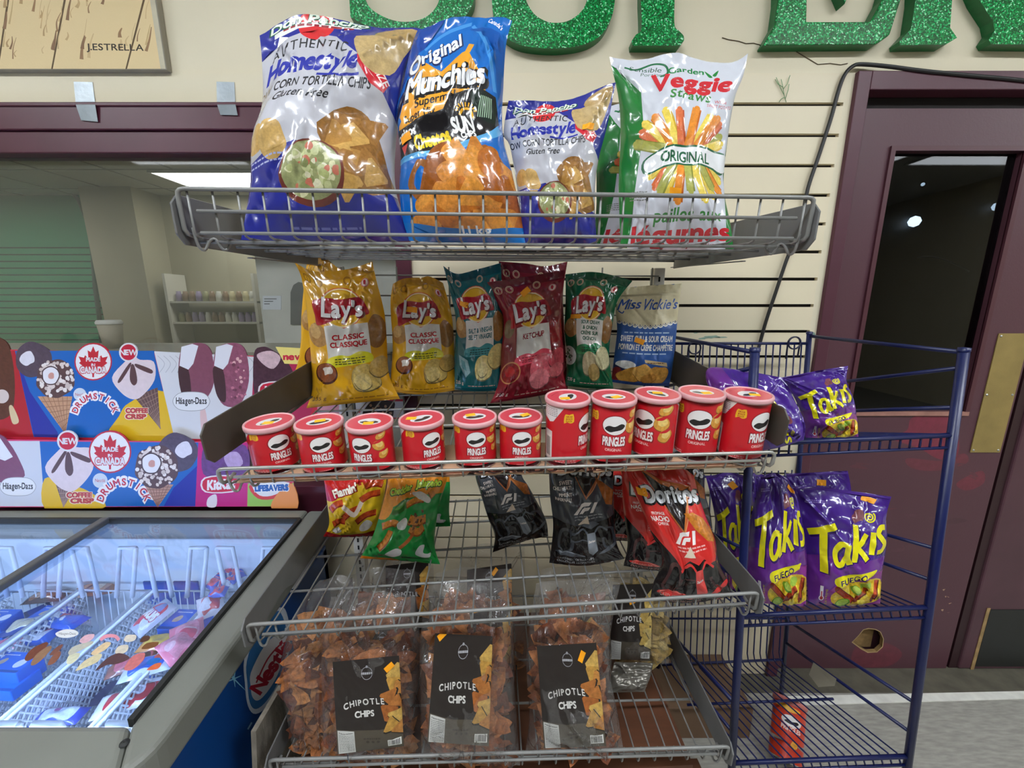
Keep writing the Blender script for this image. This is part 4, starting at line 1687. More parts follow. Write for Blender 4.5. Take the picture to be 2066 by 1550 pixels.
def munchies(A):
    B = (14, 106, 194)
    a = Art(A, B)
    a.poly([(0, 1), (.3, 1), (.1, .8), (0, .7)], (30, 72, 160))
    a.stroke([(.18, .86), (.35, .93), (.6, .96)], .02, (70, 150, 220))
    a.stroke([(.62, .95), (.8, .85), (.92, .65)], .018, (70, 150, 220))
    a.blob([(.60, .93), (.85, .86), (.97, .6), (.97, .9)], (8, 84, 170))
    a.text("Canada's", .84, .955, .020, (236, 240, 244), w=.18, bold=.03, rot=-22)
    O = (238, 164, 40)
    a.blob([(.14, .70), (.20, .78), (.40, .73), (.58, .80), (.66, .78), (.82, .66), (.80, .57), (.40, .56), (.06, .535), (.10, .62)], O, 0, 3)
    a.text('Original', .33, .785, .075, (20, 40, 90), w=.52, bold=.09, rot=24, shear=.1)
    a.text('Original', .325, .79, .075, (236, 240, 244), w=.51, bold=.035, rot=24, shear=.1)
    a.text('Munchies', .47, .635, .105, (18, 18, 24), w=.74, bold=.13, rot=6, grow=.85)
    a.text('Munchies', .465, .642, .105, (238, 240, 244), w=.71, bold=.045, rot=6, grow=.85)
    a.stroke([(.63, .79), (.66, .84)], .03, O)
    a.blob([(.0, .55), (.06, .58), (.10, .66), (.05, .66)], (22, 22, 26))
    a.text('Supermélange', .48, .582, .036, (24, 22, 20), w=.56, bold=.03, rot=5, shear=.15)
    a.blob([(.06, .535), (.3, .56), (.52, .57), (.5, .53), (.3, .515), (.04, .50)], O, 0, 3)
    a.text('Super Mix', .24, .525, .032, (24, 22, 20), w=.30, bold=.03, rot=4)
    a.poly([(-.05, .50), (.20, .52), (.46, .545), (.52, .60), (.74, .64), (.93, .63), (.96, .52), (.82, .44), (.5, .385), (.2, .375), (-.05, .385)], (26, 24, 28))
    a.blob([(.70, .61), (.80, .63), (.90, .60), (.93, .52), (.84, .50), (.76, .54)], (22, 42, 34), .2)
    for i in range(7):
        a.stroke([(.76 + .02 * i, .52), (.80 + .015 * i, .61)], .005, (150, 176, 150))
    a.stroke([(-.05, .375), (.25, .365), (.55, .39), (.85, .445), (.96, .50)], .026, (96, 176, 228))
    a.text('Doritos', .07, .455, .040, (232, 232, 232), w=.24, bold=.04, rot=6)
    a.poly([(.03, .43), (.10, .43), (.06, .385)], (200, 60, 50))
    a.text('Cheetos', .335, .405, .060, (240, 210, 36), w=.32, bold=.06, rot=11)
    a.text('SUN', .62, .455, .062, (240, 240, 238), w=.19, bold=.05, rot=6)
    a.text('CHIPS', .655, .428, .026, (240, 240, 238), w=.13, bold=.05, rot=6)
    for i in range(9):
        w = math.radians(20 * i + 12)
        a.stroke([(.66 + .06 * math.cos(w) / A * .6, .535 + .025 * math.sin(w)), (.66 + .085 * math.cos(w) / A * .6, .535 + .042 * math.sin(w))], .006, (240, 176, 40), sm=False)
    a.stroke([(.60, .52), (.64, .55), (.70, .545), (.72, .51)], .010, (240, 176, 40))
    # basket of chips
    a.stroke([(.20, .17), (.12, .25), (.20, .33), (.28, .31)], .03, (150, 92, 40), .3)
    a.blob([(.14, .10), (.22, .26), (.30, .38), (.45, .42), (.62, .36), (.78, .40), (.92, .34), (1.0, .2), (1.0, .06), (.6, .03), (.2, .05)], (150, 82, 24), .4, 3)
    rn = random.Random(21)
    for i in range(30):
        c = rn.choice([(206, 128, 44), (222, 148, 60), (190, 108, 34), (214, 138, 58), (170, 92, 28)])
        u, v = .22 + rn.random() * .72, .07 + rn.random() * .29
        if v > .12 + (u - .1) * .55 and u < .4:
            continue
        if rn.random() < .6:
            a.tri(u, v, .085, c, rn.uniform(0, 120), .45)
        else:
            a.chip(u, v, .055, c, sx=1.3, rot=rn.uniform(0, 180), tex=.45)
    a.poly([(-.1, -.1), (1.1, -.1), (1.1, .075), (.7, .055), (.3, .06), (-.1, .10)], (24, 112, 190))
    a.text('1.1 kg', .60, .035, .034, (236, 240, 244), w=.24, bold=.03)
    return a


munchies.A = .52


def takis(A, lay):
    a = Art(A, (72, 38, 138))
    a.blob([(-.1, -.1), (1.1, -.1), (1.1, .40), (.7, .44), (.3, .46), (-.1, .36)], (104, 44, 138), 0, 3)
    a.blob([(.1, -.1), (1.1, -.1), (1.1, .28), (.7, .32), (.4, .26)], (136, 50, 134), 0, 3)
    a.lines(.08, .30, (.885, .87), .008, (150, 130, 200), 4)
    Y, D = (236, 226, 24), (46, 20, 92)
    a.chip(.66, .80, .045, (128, 70, 80), sx=1.6, rot=10, tex=.4, rough=.35)
    sp = [(.785 + (.006 + .0034 * t) * math.cos(t) / A, .80 + (.006 + .0034 * t) * math.sin(t) * .9) for t in np.linspace(0, 13.5, 34)]
    strokes = [([(.06, .625), (.22, .660), (.38, .705)], .054), ([(.23, .665), (.205, .50), (.20, .31)], .064),
               ([(.475, .565), (.40, .570), (.335, .50), (.345, .415), (.40, .395), (.465, .47), (.48, .565)], .044), ([(.485, .575), (.47, .47), (.505, .405)], .050),
               ([(.60, .735), (.575, .58), (.555, .43)], .052), ([(.71, .665), (.655, .600), (.585, .545)], .044), ([(.59, .55), (.66, .50), (.715, .445)], .046),
               ([(.80, .680), (.785, .59), (.77, .49)], .052),
               ([(.965, .715), (.905, .715), (.865, .665), (.905, .62), (.945, .57), (.915, .515), (.845, .505)], .046)]
    if lay == 'side':
        strokes = [([(.30 + .70 * p[0], .62 + .42 * (p[1] - .31)) for p in P], w * .55) for P, w in strokes]
        sp = [(.30 + .70 * p[0], .62 + .42 * (p[1] - .31)) for p in sp]
    for P, w in strokes:
        a.stroke([(p[0] + .008, p[1] - .008) for p in P], w + .018, D)
    for P, w in strokes:
        a.stroke(P, w, Y)
    a.stroke(sp, .0125 if lay == 'up' else .007, Y, sm=False)
    a.blob([(.33, .235), (.36, .295), (.60, .325), (.86, .35), (.84, .315), (.76, .285), (.5, .24), (.40, .205)], Y, 0, 3)
    a.text('FUEGO', .575, .250, .045, D, w=.34, bold=.03, rot=12)
    # rolled chips, limes
    a.blob([(.30, .12), (.45, .22), (.7, .26), (.96, .24), (1.0, .05), (.6, .02), (.35, .03)], (224, 188, 40), .45, 3)
    a.splat(.65, .12, .32, .11, 26, .026, [(240, 210, 50), (244, 222, 80), (216, 164, 30)], .3)
    for x0, y0, x1, y1 in ((.36, .19, .60, .065), (.62, .08, .78, .17), (.86, .06, .90, .24)):
        a.stroke([(x0, y0), (x1, y1)], .060, (112, 30, 14), .3, sm=False)
        a.stroke([(x0 - .01, y0 + .004), (x1 - .01, y1 + .004)], .046, (190, 70, 30), .5, sm=False)
        a.ell(x0, y0, .035, .020, (120, 36, 18), rot=60, n=14)
    a.ell(.62, .175, .085, .036, (96, 150, 40), rot=-38)
    a.ell(.625, .18, .068, .026, (186, 212, 90), rot=-38, tex=.3)
    a.ell(.74, .215, .075, .032, (160, 196, 70), rot=10, tex=.3)
    a.ell(.46, .045, .10, .04, (96, 150, 40), rot=20)
    a.ell(.46, .048, .08, .03, (170, 202, 76), rot=20, tex=.3)
    # thermometer
    a.stroke([(.17, .20), (.17, .09)], .030, (232, 226, 236), sm=False)
    a.disc(.17, .085, .026, (232, 226, 236))
    a.stroke([(.17, .15), (.17, .09)], .010, (176, 40, 50), sm=False)
    a.disc(.17, .085, .018, (176, 40, 50))
    a.text('EXTREME', .25, .10, .022, (176, 150, 60), w=.20, bold=.02, rot=90)
    a.rect(0, .975, 1, 1, (86, 52, 150))
    return a


takis.A = .76


def f1(a, cx, cy, w, h, c):
    """slanted two-bar emblem with an upright stroke"""
    def q(x, y):
        return (cx + w * (x - .5) + .0, cy + h * (y - .5))
    a.poly([q(0, 0), q(.30, .70), q(.36, .92), q(.50, 1), q(.80, 1), q(.68, .66), q(.46, .66), q(.38, .56), q(.16, 0)], c)
    a.poly([q(.24, 0), q(.40, .42), q(.48, .54), q(.74, .54), q(.64, .26), q(.48, .26), q(.38, 0)], c)
    a.poly([q(.70, 0), q(.84, 0), q(1.06, 1), q(.92, 1)], c)


def doritos(A, fl):
    red = fl == 'red'
    bg = (204, 46, 42) if red else (66, 70, 78)
    a = Art(A, bg)
    a.blob([(.5, 1.1), (.55, .96), (.72, .90), (.9, .86), (1.1, .80), (1.1, 1.1)], (24, 20, 22), 0, 3)
    a.blob([(-.1, -.1), (1.1, -.1), (1.1, .34), (.86, .27), (.6, .22), (.36, .24), (.2, .36), (-.1, .46)] if red else [(-.1, -.1), (1.1, -.1), (1.1, .40), (.8, .42), (.5, .40), (.2, .42), (-.1, .38)], (26, 22, 24), 0, 3)
    dy = -.075 if red else .065
    tri = [(x, y + dy) for x, y in [(.24, .93), (.46, .85), (.72, .80), (.86, .82), (.56, .575), (.42, .72)]]
    a.poly([(x, y + dy) for x, y in [(.20, .96), (.48, .87), (.90, .83), (.555, .545)]], (198, 110, 52) if red else (170, 96, 54))
    a.poly(tri, (30, 20, 22))
    a.text('Doritos', .56, .735 + dy, .098, (18, 16, 20), w=.86, bold=.12, rot=-2)
    a.text('Doritos', .555, .740 + dy, .098, (226, 230, 236), w=.82, bold=.045, rot=-2)
    a.stroke([(.80, .77 + dy), (.69, .64 + dy), (.56, .56 + dy)], .016, (210, 140, 90), taper=True)
    W = (236, 228, 224)
    if red:
        a.text('FROMAGE', .26, .595, .018, W, w=.20, bold=.01)
        a.text('NACHO', .26, .555, .030, W, w=.27, bold=.03)
        a.text('CHEESE', .28, .532, .016, W, w=.16, bold=.01)
    else:
        a.text('SWEET', .26, .730, .030, W, w=.20, bold=.03)
        a.text('CHILI HEAT!', .20, .690, .028, W, w=.28, bold=.03)
        a.text('PIMENT', .25, .640, .026, W, w=.20, bold=.03)
        a.text('INFERNAL!', .21, .602, .026, W, w=.25, bold=.03)
    cc = (196, 120, 40) if red else (170, 98, 44)
    a.poly([(.66, .60), (.80, .60), (.93, .55), (1.0, .44), (.98, .38), (.86, .42), (.74, .50)] if red else [(.70, .80), (.84, .74), (1.0, .66), (.96, .54), (.86, .56)], cc, .5)
    f1(a, .53, .455 if red else .545, .36, .075 if red else .09, W)
    a.lines(.36, .80, (.395, .375) if red else (.475, .45), .009, (236, 170, 165) if red else (150, 154, 160), 5)
    # open-wheel car seen head-on
    k = (14, 12, 14)
    body = (206, 52, 50) if red else (96, 102, 112)
    dark = (74, 46, 46) if red else (66, 70, 78)
    y = .17 if red else .24
    a.blob([(.10, y - .06), (.12, y + .11), (.30, y + .12), (.32, y - .05)], dark)
    a.blob([(.13, y - .05), (.15, y + .09), (.26, y + .10), (.27, y - .05)], k)
    a.blob([(.80, y - .06), (.78, y + .11), (.96, y + .10), (.98, y - .06)], dark)
    a.blob([(.83, y - .05), (.82, y + .09), (.92, y + .09), (.94, y - .05)], k)
    a.blob([(.30, y + .05), (.36, y + .12), (.50, y + .16), (.68, y + .16), (.82, y + .11), (.86, y + .05), (.6, y + .02)], k)
    a.stroke([(.30, y + .09), (.46, y + .135), (.54, y + .10)], .016, body)
    a.stroke([(.86, y + .09), (.74, y + .135), (.66, y + .10)], .016, body)
    a.stroke([(.32, y + .03), (.46, y + .05), (.56, y + .03)], .010, dark)
    a.poly([(.46, y + .16), (.54, y + .19), (.64, y + .19), (.74, y + .16), (.6, y + .13)], body)
    a.poly([(.40, y + .175), (.56, y + .24), (.58, y + .175)], (226, 206, 186))
    a.poly([(.53, y + .10), (.66, y + .10), (.70, y - .08), (.62, y - .12), (.56, y - .08)], (220, 70, 66) if red else (132, 138, 148))
    a.text('Doritos', .61, y + .015, .020, W, w=.10, bold=.04)
    a.blob([(.06, y - .105), (.20, y - .07), (.40, y - .085), (.52, y - .118), (.40, y - .124), (.2, y - .122)], body, 0, 3)
    a.blob([(.70, y - .118), (.82, y - .075), (.97, y - .045), (.99, y - .07), (.86, y - .105)], body, 0, 3)
    a.stroke([(.10, y - .095), (.3, y - .075), (.5, y - .12)], .010, (240, 120, 110) if red else (150, 156, 166))
    for x in (.18, .40, .62):
        pass
    a.text('FLAVOURED TORTILLA CHIPS', .36, .045 if red else .07, .024, (200, 150, 140) if red else (190, 190, 192), w=.52, bold=.0)
    a.text('CROUSTILLES AROMATISÉES', .36, .012 if red else .035, .022, (190, 140, 130) if red else (180, 180, 184), w=.52)
    return a


doritos.A = .58


def flamin(A):
    a = Art(A, (226, 186, 34))
    a.blob([(-.1, .55), (.2, .62), (.5, .70), (1.1, .82), (1.1, 1.1), (-.1, 1.1)], (206, 34, 30), 0, 3)
    a.blob([(-.1, .72), (.1, .70), (.22, .56), (.05, .50), (-.1, .55)], (196, 30, 70), .2, 3)
    a.blob([(0, .93), (.2, .86), (.4, .9), (.6, .88), (1, .95), (1, 1.05), (0, 1.05)], (232, 150, 40), .35, 3)
    a.text("Flamin'", .36, .60, .10, (150, 16, 16), w=.42, bold=.12, rot=18)
    a.text("Flamin'", .355, .605, .10, (248, 240, 226), w=.40, bold=.05, rot=18)
    a.text('Hot', .68, .70, .07, (248, 190, 60), w=.26, bold=.06, rot=18)
    rn = random.Random(6)
    for (x0, y0, x1, y1) in ((.06, .38, .30, .50), (.30, .30, .62, .42), (.60, .52, .92, .62), (.55, .24, .9, .36), (.1, .2, .34, .26), (.66, .70, .95, .72)):
        a.stroke([(x0, y0), ((x0 + x1) / 2, (y0 + y1) / 2 + .03), (x1, y1)], .085, (150, 36, 16), .3)
        a.stroke([(x0, y0 + .01), ((x0 + x1) / 2, (y0 + y1) / 2 + .04), (x1, y1 + .01)], .065, (206, 76, 30), .5)
    a.stroke([(.30, .46), (.50, .34), (.62, .50)], .06, (236, 214, 196), .1)
    a.blob([(.62, .18), (.74, .26), (.86, .22), (.80, .14), (.66, .12)], (226, 218, 210), .15)
    a.blob([(.10, .12), (.2, .17), (.28, .12), (.2, .07)], (226, 218, 210), .15)
    a.blob([(-.1, -.1), (1.1, -.1), (1.1, .10), (.6, .07), (.3, .05), (-.1, .07)], (178, 24, 26), 0, 3)
    return a


flamin.A = .8


def jalapeno(A):
    G = (22, 148, 62)
    a = Art(A, G)
    a.blob([(-.1, 1.1), (1.1, 1.1), (1.1, .72), (.7, .68), (.35, .62), (-.1, .50)], (232, 146, 36), 0, 3)
    a.blob([(-.1, .62), (.1, .66), (.2, .55), (.12, .44), (-.1, .42)], (232, 146, 36), .2, 3)
    a.text('Cheddar', .27, .675, .058, (26, 84, 30), w=.36, bold=.14, rot=12)
    a.text('Cheddar', .27, .678, .058, (190, 222, 66), w=.35, bold=.05, rot=12)
    a.text('Jalapeño', .71, .745, .058, (26, 84, 30), w=.42, bold=.14, rot=6)
    a.text('Jalapeño', .71, .748, .058, (190, 222, 66), w=.41, bold=.05, rot=6)
    a.blob([(.18, .80), (.4, .98), (.7, 1.02), (.9, .97), (.6, .95)], (214, 180, 40))
    # jalapeno and puffs
    a.blob([(.20, .50), (.28, .60), (.42, .64), (.46, .58), (.36, .52)], (40, 110, 34), .2)
    a.blob([(.24, .54), (.32, .60), (.40, .62), (.34, .56)], (90, 160, 60), .2)
    for P, w in (([(.42, .58), (.56, .63), (.70, .64)], .05), ([(.10, .37), (.26, .43), (.34, .42)], .06), ([(.16, .16), (.22, .24), (.26, .34)], .055), ([(.76, .72), (.84, .66)], .05), ([(.52, .46), (.66, .44), (.80, .46)], .075), ([(.56, .38), (.70, .35), (.78, .39)], .06)):
        a.stroke([(x, y - .008) for x, y in P], w + .012, (140, 70, 18), .2)
        a.stroke(P, w, (214, 134, 46), .5)
    a.splat(.68, .45, .16, .08, 18, .012, [(90, 50, 20), (120, 70, 26), (40, 90, 40)], .2)
    a.blob([(.46, .68), (.62, .70), (.80, .64), (.78, .60), (.60, .64)], (226, 222, 214), .15)
    a.blob([(.34, .42), (.44, .47), (.50, .44), (.48, .37), (.38, .36)], (232, 232, 228), .1)
    a.blob([(.28, .10), (.40, .17), (.50, .16), (.48, .09), (.36, .065)], (226, 226, 226), .1)
    a.blob([(.70, .13), (.76, .22), (.84, .22), (.82, .14), (.92, .12), (.88, .08), (.74, .09)], (226, 226, 226), .1)
    a.stroke([(.46, .18), (.56, .26), (.64, .34)], .035, (180, 96, 40), .3)
    a.blob([(-.1, -.1), (.55, -.1), (.45, .025), (.2, .03), (-.1, .02)], (222, 130, 30), 0, 3)
    a.rect(.5, .05, .88, .075, (16, 100, 46))
    return a


jalapeno.A = .72


def can_wrap(A, size):
    R, D, W = (206, 26, 40), (150, 12, 24), (240, 236, 234)
    tall = size == 'tall'
    a = Art(A, R)
    a.rect(0, .975, 1, 1, (196, 190, 188))
    a.rect(0, 0, 1, .02, (186, 176, 176))
    cy = .685 if tall else .69
    rx, ry, tw, th = (.088, .142, .165, .135) if tall else (.072, .160, .136, .145)
    # oval emblem, plain
    a.ell(.5, cy, rx + .008, ry + .012, D)
    a.ell(.5, cy, rx, ry, W)
    a.blob([(.5 - rx * .82, cy - .055), (.5 - rx * .5, cy - .005), (.50, cy - .015), (.5 + rx * .5, cy + .025), (.5 + rx * .84, cy - .005), (.5 + rx * .6, cy - .06), (.50, cy - .085), (.5 - rx * .4, cy - .10)], (34, 30, 30), 0, 3)
    a.text('PRINGLES', .5, cy - ry - th - .035, th, D, w=tw + .012, bold=.14)
    a.text('PRINGLES', .5, cy - ry - th - .03, th * .97, W, w=tw, bold=.05)
    a.text('ORIGINAL', .5, cy - ry - th - .115, .040, (238, 196, 190), w=tw * .74, bold=.03)
    a.lines(.46, .54, (.12,), .022, (226, 120, 124), 3)
    # yellow tag
    ty = .86 if not tall else .80
    a.blob([(.300, ty), (.31, ty + .06), (.335, ty + .05), (.365, ty + .065), (.372, ty - .05), (.345, ty - .075), (.322, ty - .055), (.300, ty - .08)], (238, 184, 34), 0, 2)
    for i, s_ in enumerate(('GRAB', '&GO!', 'PACK')):
        a.text(s_, .336, ty + .012 - .034 * i, .024, (176, 60, 24), w=.044, bold=.04)
    # crisps
    k = 1 if tall else .9
    for u, v, r, sx, rot in ((.5 + .165 * k, .86, .075, 1.5, 25), (.5 + .140 * k, .66, .105, 1.15, -25), (.5 + .175 * k, .47, .095, 1.2, 45)):
        for (du, dv, q, c, tx) in ((0, -.010, 1.04, (140, 80, 24), .1), (0, 0, 1, (220, 160, 66), .35), (.006, .022, .62, (240, 206, 120), .25)):
            a.chip(u + du, v + dv, r * q, c, sx=sx, rot=rot, rough=.07, tex=tx, seed=int(u * 999), n=9)
        a.blob([(u - .045, v + .5 * r), (u, v + 1.0 * r), (u + .05, v + 1.2 * r), (u + .03, v + .75 * r), (u, v + .45 * r)], R, 0, 3)
    # white notices at the back seam
    a.poly([(.10, .95), (.30, .95), (.215, .72), (.18, .70), (.10, .74)], (226, 220, 220))
    a.lines(.12, .25, (.90, .875, .85, .825, .80), .010, (120, 116, 118), 4)
    a.rect(.12, .10, .205, .56, (226, 222, 222))
    a.bars(.13, .12, .195, .50)
    a.rect(.80, .10, .94, .88, (222, 218, 218))
    a.lines(.81, .93, [.15 + .045 * i for i in range(15)], .014, (120, 116, 118), 8)
    a.lines(.24, .40, (.13, .10), .018, (226, 150, 150), 6)
    return a


can_wrap.A = 2.3


def can_top(A):
    a = Art(1.0, (216, 74, 88))
    a.ell(.5, .5, .28, .20, (232, 226, 226))
    a.blob([(.28, .44), (.38, .52), (.5, .50), (.62, .56), (.73, .50), (.66, .42), (.5, .38), (.36, .38)], (62, 58, 60), 0, 3)
    a.lines(.3, .7, (.86,), .02, (170, 50, 66), 3)
    return a


can_top.A = 1.0


def chip_label(A, var):
    a = Art(A, (40, 33, 30))
    a.blob([(-.1, .24), (.4, .27), (1.1, .22), (1.1, -.1), (-.1, -.1)], (82, 74, 62), 0, 3)
    W = (222, 220, 216)
    cx, cy = .50, .865
    a.ring(cx, cy, .058, .005, (150, 150, 156))
    a.poly([(cx - .09, cy + .012), (cx + .09, cy + .012), (cx + .09, cy - .016), (cx - .09, cy - .016)], (40, 33, 30))
    a.lines(cx - .085, cx + .085, (cy - .012,), .020, (170, 170, 176), 5)
    a.disc(cx, cy + .06, .012, (150, 150, 156))
    cols = [(204, 164, 84), (196, 148, 66), (190, 128, 60), (176, 108, 48), (184, 116, 54), (170, 98, 42)] if var == 'brown' else [(206, 180, 104), (190, 160, 84), (214, 190, 120), (176, 146, 74), (200, 170, 96), (184, 152, 80)]
    pts = [(.93, .83, .10, 70), (.90, .72, .10, 15), (.97, .63, .11, 100), (.82, .60, .10, 40), (.91, .50, .11, 75), (.80, .44, .10, 10), (.93, .37, .11, 35), (.84, .29, .10, 95), (.96, .23, .09, 60)]
    for i, (u, v, r, ro) in enumerate(pts):
        a.tri(u + .014, v - .010, r * 1.12, (24, 20, 18), ro, .0, seed=i)
        a.tri(u, v, r, cols[i % 6], ro, .5, seed=i)
    a.text('CHIPOTLE', .44, .515, .064, W, w=.60, bold=.03, arc=.035, rot=4, track=.16)
    a.text('CHIPS', .44, .42, .064, W, w=.28, bold=.04, rot=2)
    a.rect(.02, .0, .27, .265, (206, 206, 202))
    a.text('Nutrition', .145, .238, .014, (40, 40, 40), w=.2, bold=.03)
    a.lines(.035, .255, [.02 + .0165 * i for i in range(13)], .005, (90, 90, 92), 4)
    a.lines(.4, .66, (.155,), .02, (60, 52, 44), 6)
    for i in range(3):
        a.disc(.46 + .08 * i, .125, .016, (58, 50, 42))
    a.bars(.76, .035, .97, .125)
    return a


chip_label.A = .68
# ================================================================ chip bags on the rack
def Yof(key, px, py, h=0.004):
    return deck_hit(key, px, py, h)


# ---- top basket
bag('largest blue and silver chip bag, at the left end of the top basket', pancho, (40, 46, 130),
    [(486, 484), (496, 430), (505, 369), (508, 279), (529, 209), (528, 115), (521, 66)], [(838, 486), (816, 440), (798, 380), (798, 300), (808, 216), (828, 120), (863, 66)],
    [(570, 42), (610, 33), (654, 38), (740, 48), (824, 56)], [(660, 490)], Y=.715, lean=4, t=.050, seed=11, args=('SIZE',), folds=9, wr=.75)
bag('tall bright blue bag of mixed orange snacks in the top basket', munchies, (16, 90, 170),
    [(826, 486), (812, 440), (806, 383), (808, 313), (800, 226), (812, 174), (826, 110), (842, 56)], [(1060, 490), (1048, 418), (1033, 348), (1014, 265), (1016, 167), (1021, 90), (1033, 44)],
    [(885, 44), (932, 38), (1002, 30)], [(940, 492)], Y=.745, lean=4, t=.045, seed=23, folds=9, wr=.75, stickers=[(.09, .455, .10, .034, 8)])
bag('smaller blue and silver chip bag standing beside the white bag in the top basket', pancho, (40, 46, 130),
    [(1046, 494), (1048, 420), (1030, 300), (1016, 270), (1026, 202)], [(1204, 496), (1200, 400), (1206, 330), (1226, 250), (1242, 168)],
    [(1095, 206), (1165, 194)], [(1120, 496)], Y=.755, lean=3, t=.036, seed=31, args=('SIZE ',), stickers=[(.80, .745, .11, .045, -4)], wr=.8)
bag('white bag of vegetable straws mostly hidden behind the front white bag in the top basket', veggie, (224, 226, 230),
    [(1196, 496), (1203, 420), (1204, 330), (1212, 255), (1224, 214)], [(1420, 498), (1415, 400), (1420, 300), (1440, 214)], [(1300, 206)], [(1300, 498)],
    Y=.845, lean=3, t=.030, seed=37, wr=.7)
bag('white and green bag of vegetable straws standing at the right end of the top basket', veggie, (224, 226, 230),
    [(1252, 500), (1250, 440), (1248, 374), (1252, 269), (1248, 199), (1234, 135), (1230, 114)], [(1480, 502), (1474, 454), (1460, 374), (1468, 283), (1482, 199), (1499, 154), (1510, 106)],
    [(1294, 118), (1360, 110), (1409, 121), (1480, 122)], [(1360, 505)], Y=.735, lean=4, t=.040, seed=41, wr=.8, stickers=[(.50, .268, .10, .030, -6)])

# ---- second shelf, back row of potato chip bags
LG = 'potato chip bags along the back of the second shelf'


def lay(label, fl, L, R, T, B, base, seed, lean=5, t=.030, **k):
    back = {'classic': (206, 150, 26), 'vinegar': (12, 84, 92), 'ketchup': (120, 20, 36), 'onion': (12, 84, 54)}[fl]
    return bag(label, lays, back, L, R, T, B, lean=lean, t=t, seed=seed, args=(fl,), group=LG, base=base, **k)


def back_base(px, py, most=.395):
    q = deck_hit('cans', px, py, .003)
    fr, W, D = SHELF['cans']
    y = np.dot(q - fr.o, fr.ey)
    if y > most:                       # keep the bag in front of the back grid
        q = at_y(px, py, q[1] - (y - most))
    return q


b0 = back_base(712, 816)
lay('yellow potato chip bag tucked behind the leftmost yellow bag', 'classic',
    [(582, 780), (600, 735), (607, 690), (608, 640), (612, 590), (616, 550), (622, 519)], [(748, 790), (742, 700), (742, 620), (740, 550)], [(650, 516), (690, 545)], [(660, 790)], back_base(660, 770, .43), 51, t=.016)
lay('yellow potato chip bag at the left end of the second shelf, standing upright in front', 'classic',
    [(618, 824), (630, 786), (628, 730), (623, 669), (618, 621), (608, 560), (594, 529)], [(807, 805), (790, 771), (783, 742), (780, 681), (775, 628), (760, 568), (751, 527)], [(633, 547), (695, 545)], [(700, 815)], b0, 53, t=.034, wr=1.1)
lay('slumped yellow potato chip bag with an orange price sticker over its red banner', 'classic',
    [(786, 790), (792, 701), (789, 645), (788, 604), (793, 573)], [(917, 788), (916, 694), (911, 635), (894, 571)], [(817, 562), (850, 560), (866, 558)], [(850, 796)], back_base(850, 794), 57, t=.030, stickers=[(.36, .725, .18, .045, -8)], wr=1.2)
lay('teal salt and vinegar potato chip bag leaning beside the dark red bags', 'vinegar',
    [(918, 786), (916, 718), (920, 650), (910, 597), (894, 536)], [(1006, 788), (1014, 718), (1017, 655), (1014, 600), (1010, 531)], [(923, 553), (971, 541)], [(960, 790)], back_base(960, 789), 61, t=.026, stickers=[(.27, .735, .15, .045, -20)])
lay('dark red ketchup chip bag hidden behind another one, only its top edge showing', 'ketchup',
    [(1012, 790), (1015, 650), (1012, 570), (1006, 527)], [(1146, 790), (1138, 650), (1136, 590), (1145, 528)], [(1060, 532), (1100, 537)], [(1080, 792)], back_base(1080, 790, .43), 67, t=.02)
lay('dark red ketchup chip bag in front with an orange sticker above its banner', 'ketchup',
    [(989, 814), (1006, 771), (1012, 704), (1016, 645), (1001, 607), (983, 570)], [(1144, 788), (1137, 752), (1137, 716), (1133, 655), (1134, 595), (1141, 544)], [(1057, 559), (1100, 552)], [(1070, 802)], back_base(1070, 803), 71, t=.032, stickers=[(.45, .875, .14, .048, 30)], wr=1.2)
lay('green sour cream and onion chip bag beside the cream and blue bag', 'onion',
    [(1140, 778), (1144, 720), (1139, 667), (1141, 607), (1141, 553)], [(1238, 785), (1229, 716), (1236, 655), (1246, 607), (1276, 567)], [(1192, 549), (1240, 556)], [(1190, 784)], back_base(1190, 784), 73, t=.028, stickers=[(.22, .615, .20, .036, -4)], wr=1.1)
bag('cream and blue chip bag with lace edge print, rightmost on the second shelf', vickie, (40, 80, 146),
    [(1233, 771), (1238, 728), (1245, 667), (1243, 619), (1262, 580)], [(1350, 779), (1357, 740), (1364, 679), (1369, 621), (1376, 572)], [(1330, 575)], [(1290, 778)], base=back_base(1290, 778), lean=5, t=.024, seed=79,
    group=LG, matl=pmat('matt_printed_film', rough=.42, bump=.15, bscale=40), stickers=[(.38, .445, .16, .05, -18)], wr=.8)

# ---- third shelf
TG = 'snack bags on the third shelf'


def third(label, fn, back, L, R, T, B, pxy, seed, t=.03, lean=8, h=.004, **k):
    return bag(label, fn, back, L, R, T, B, base=deck_hit('mid', pxy[0], pxy[1], h), lean=lean, t=t, seed=seed, group=TG, **k)


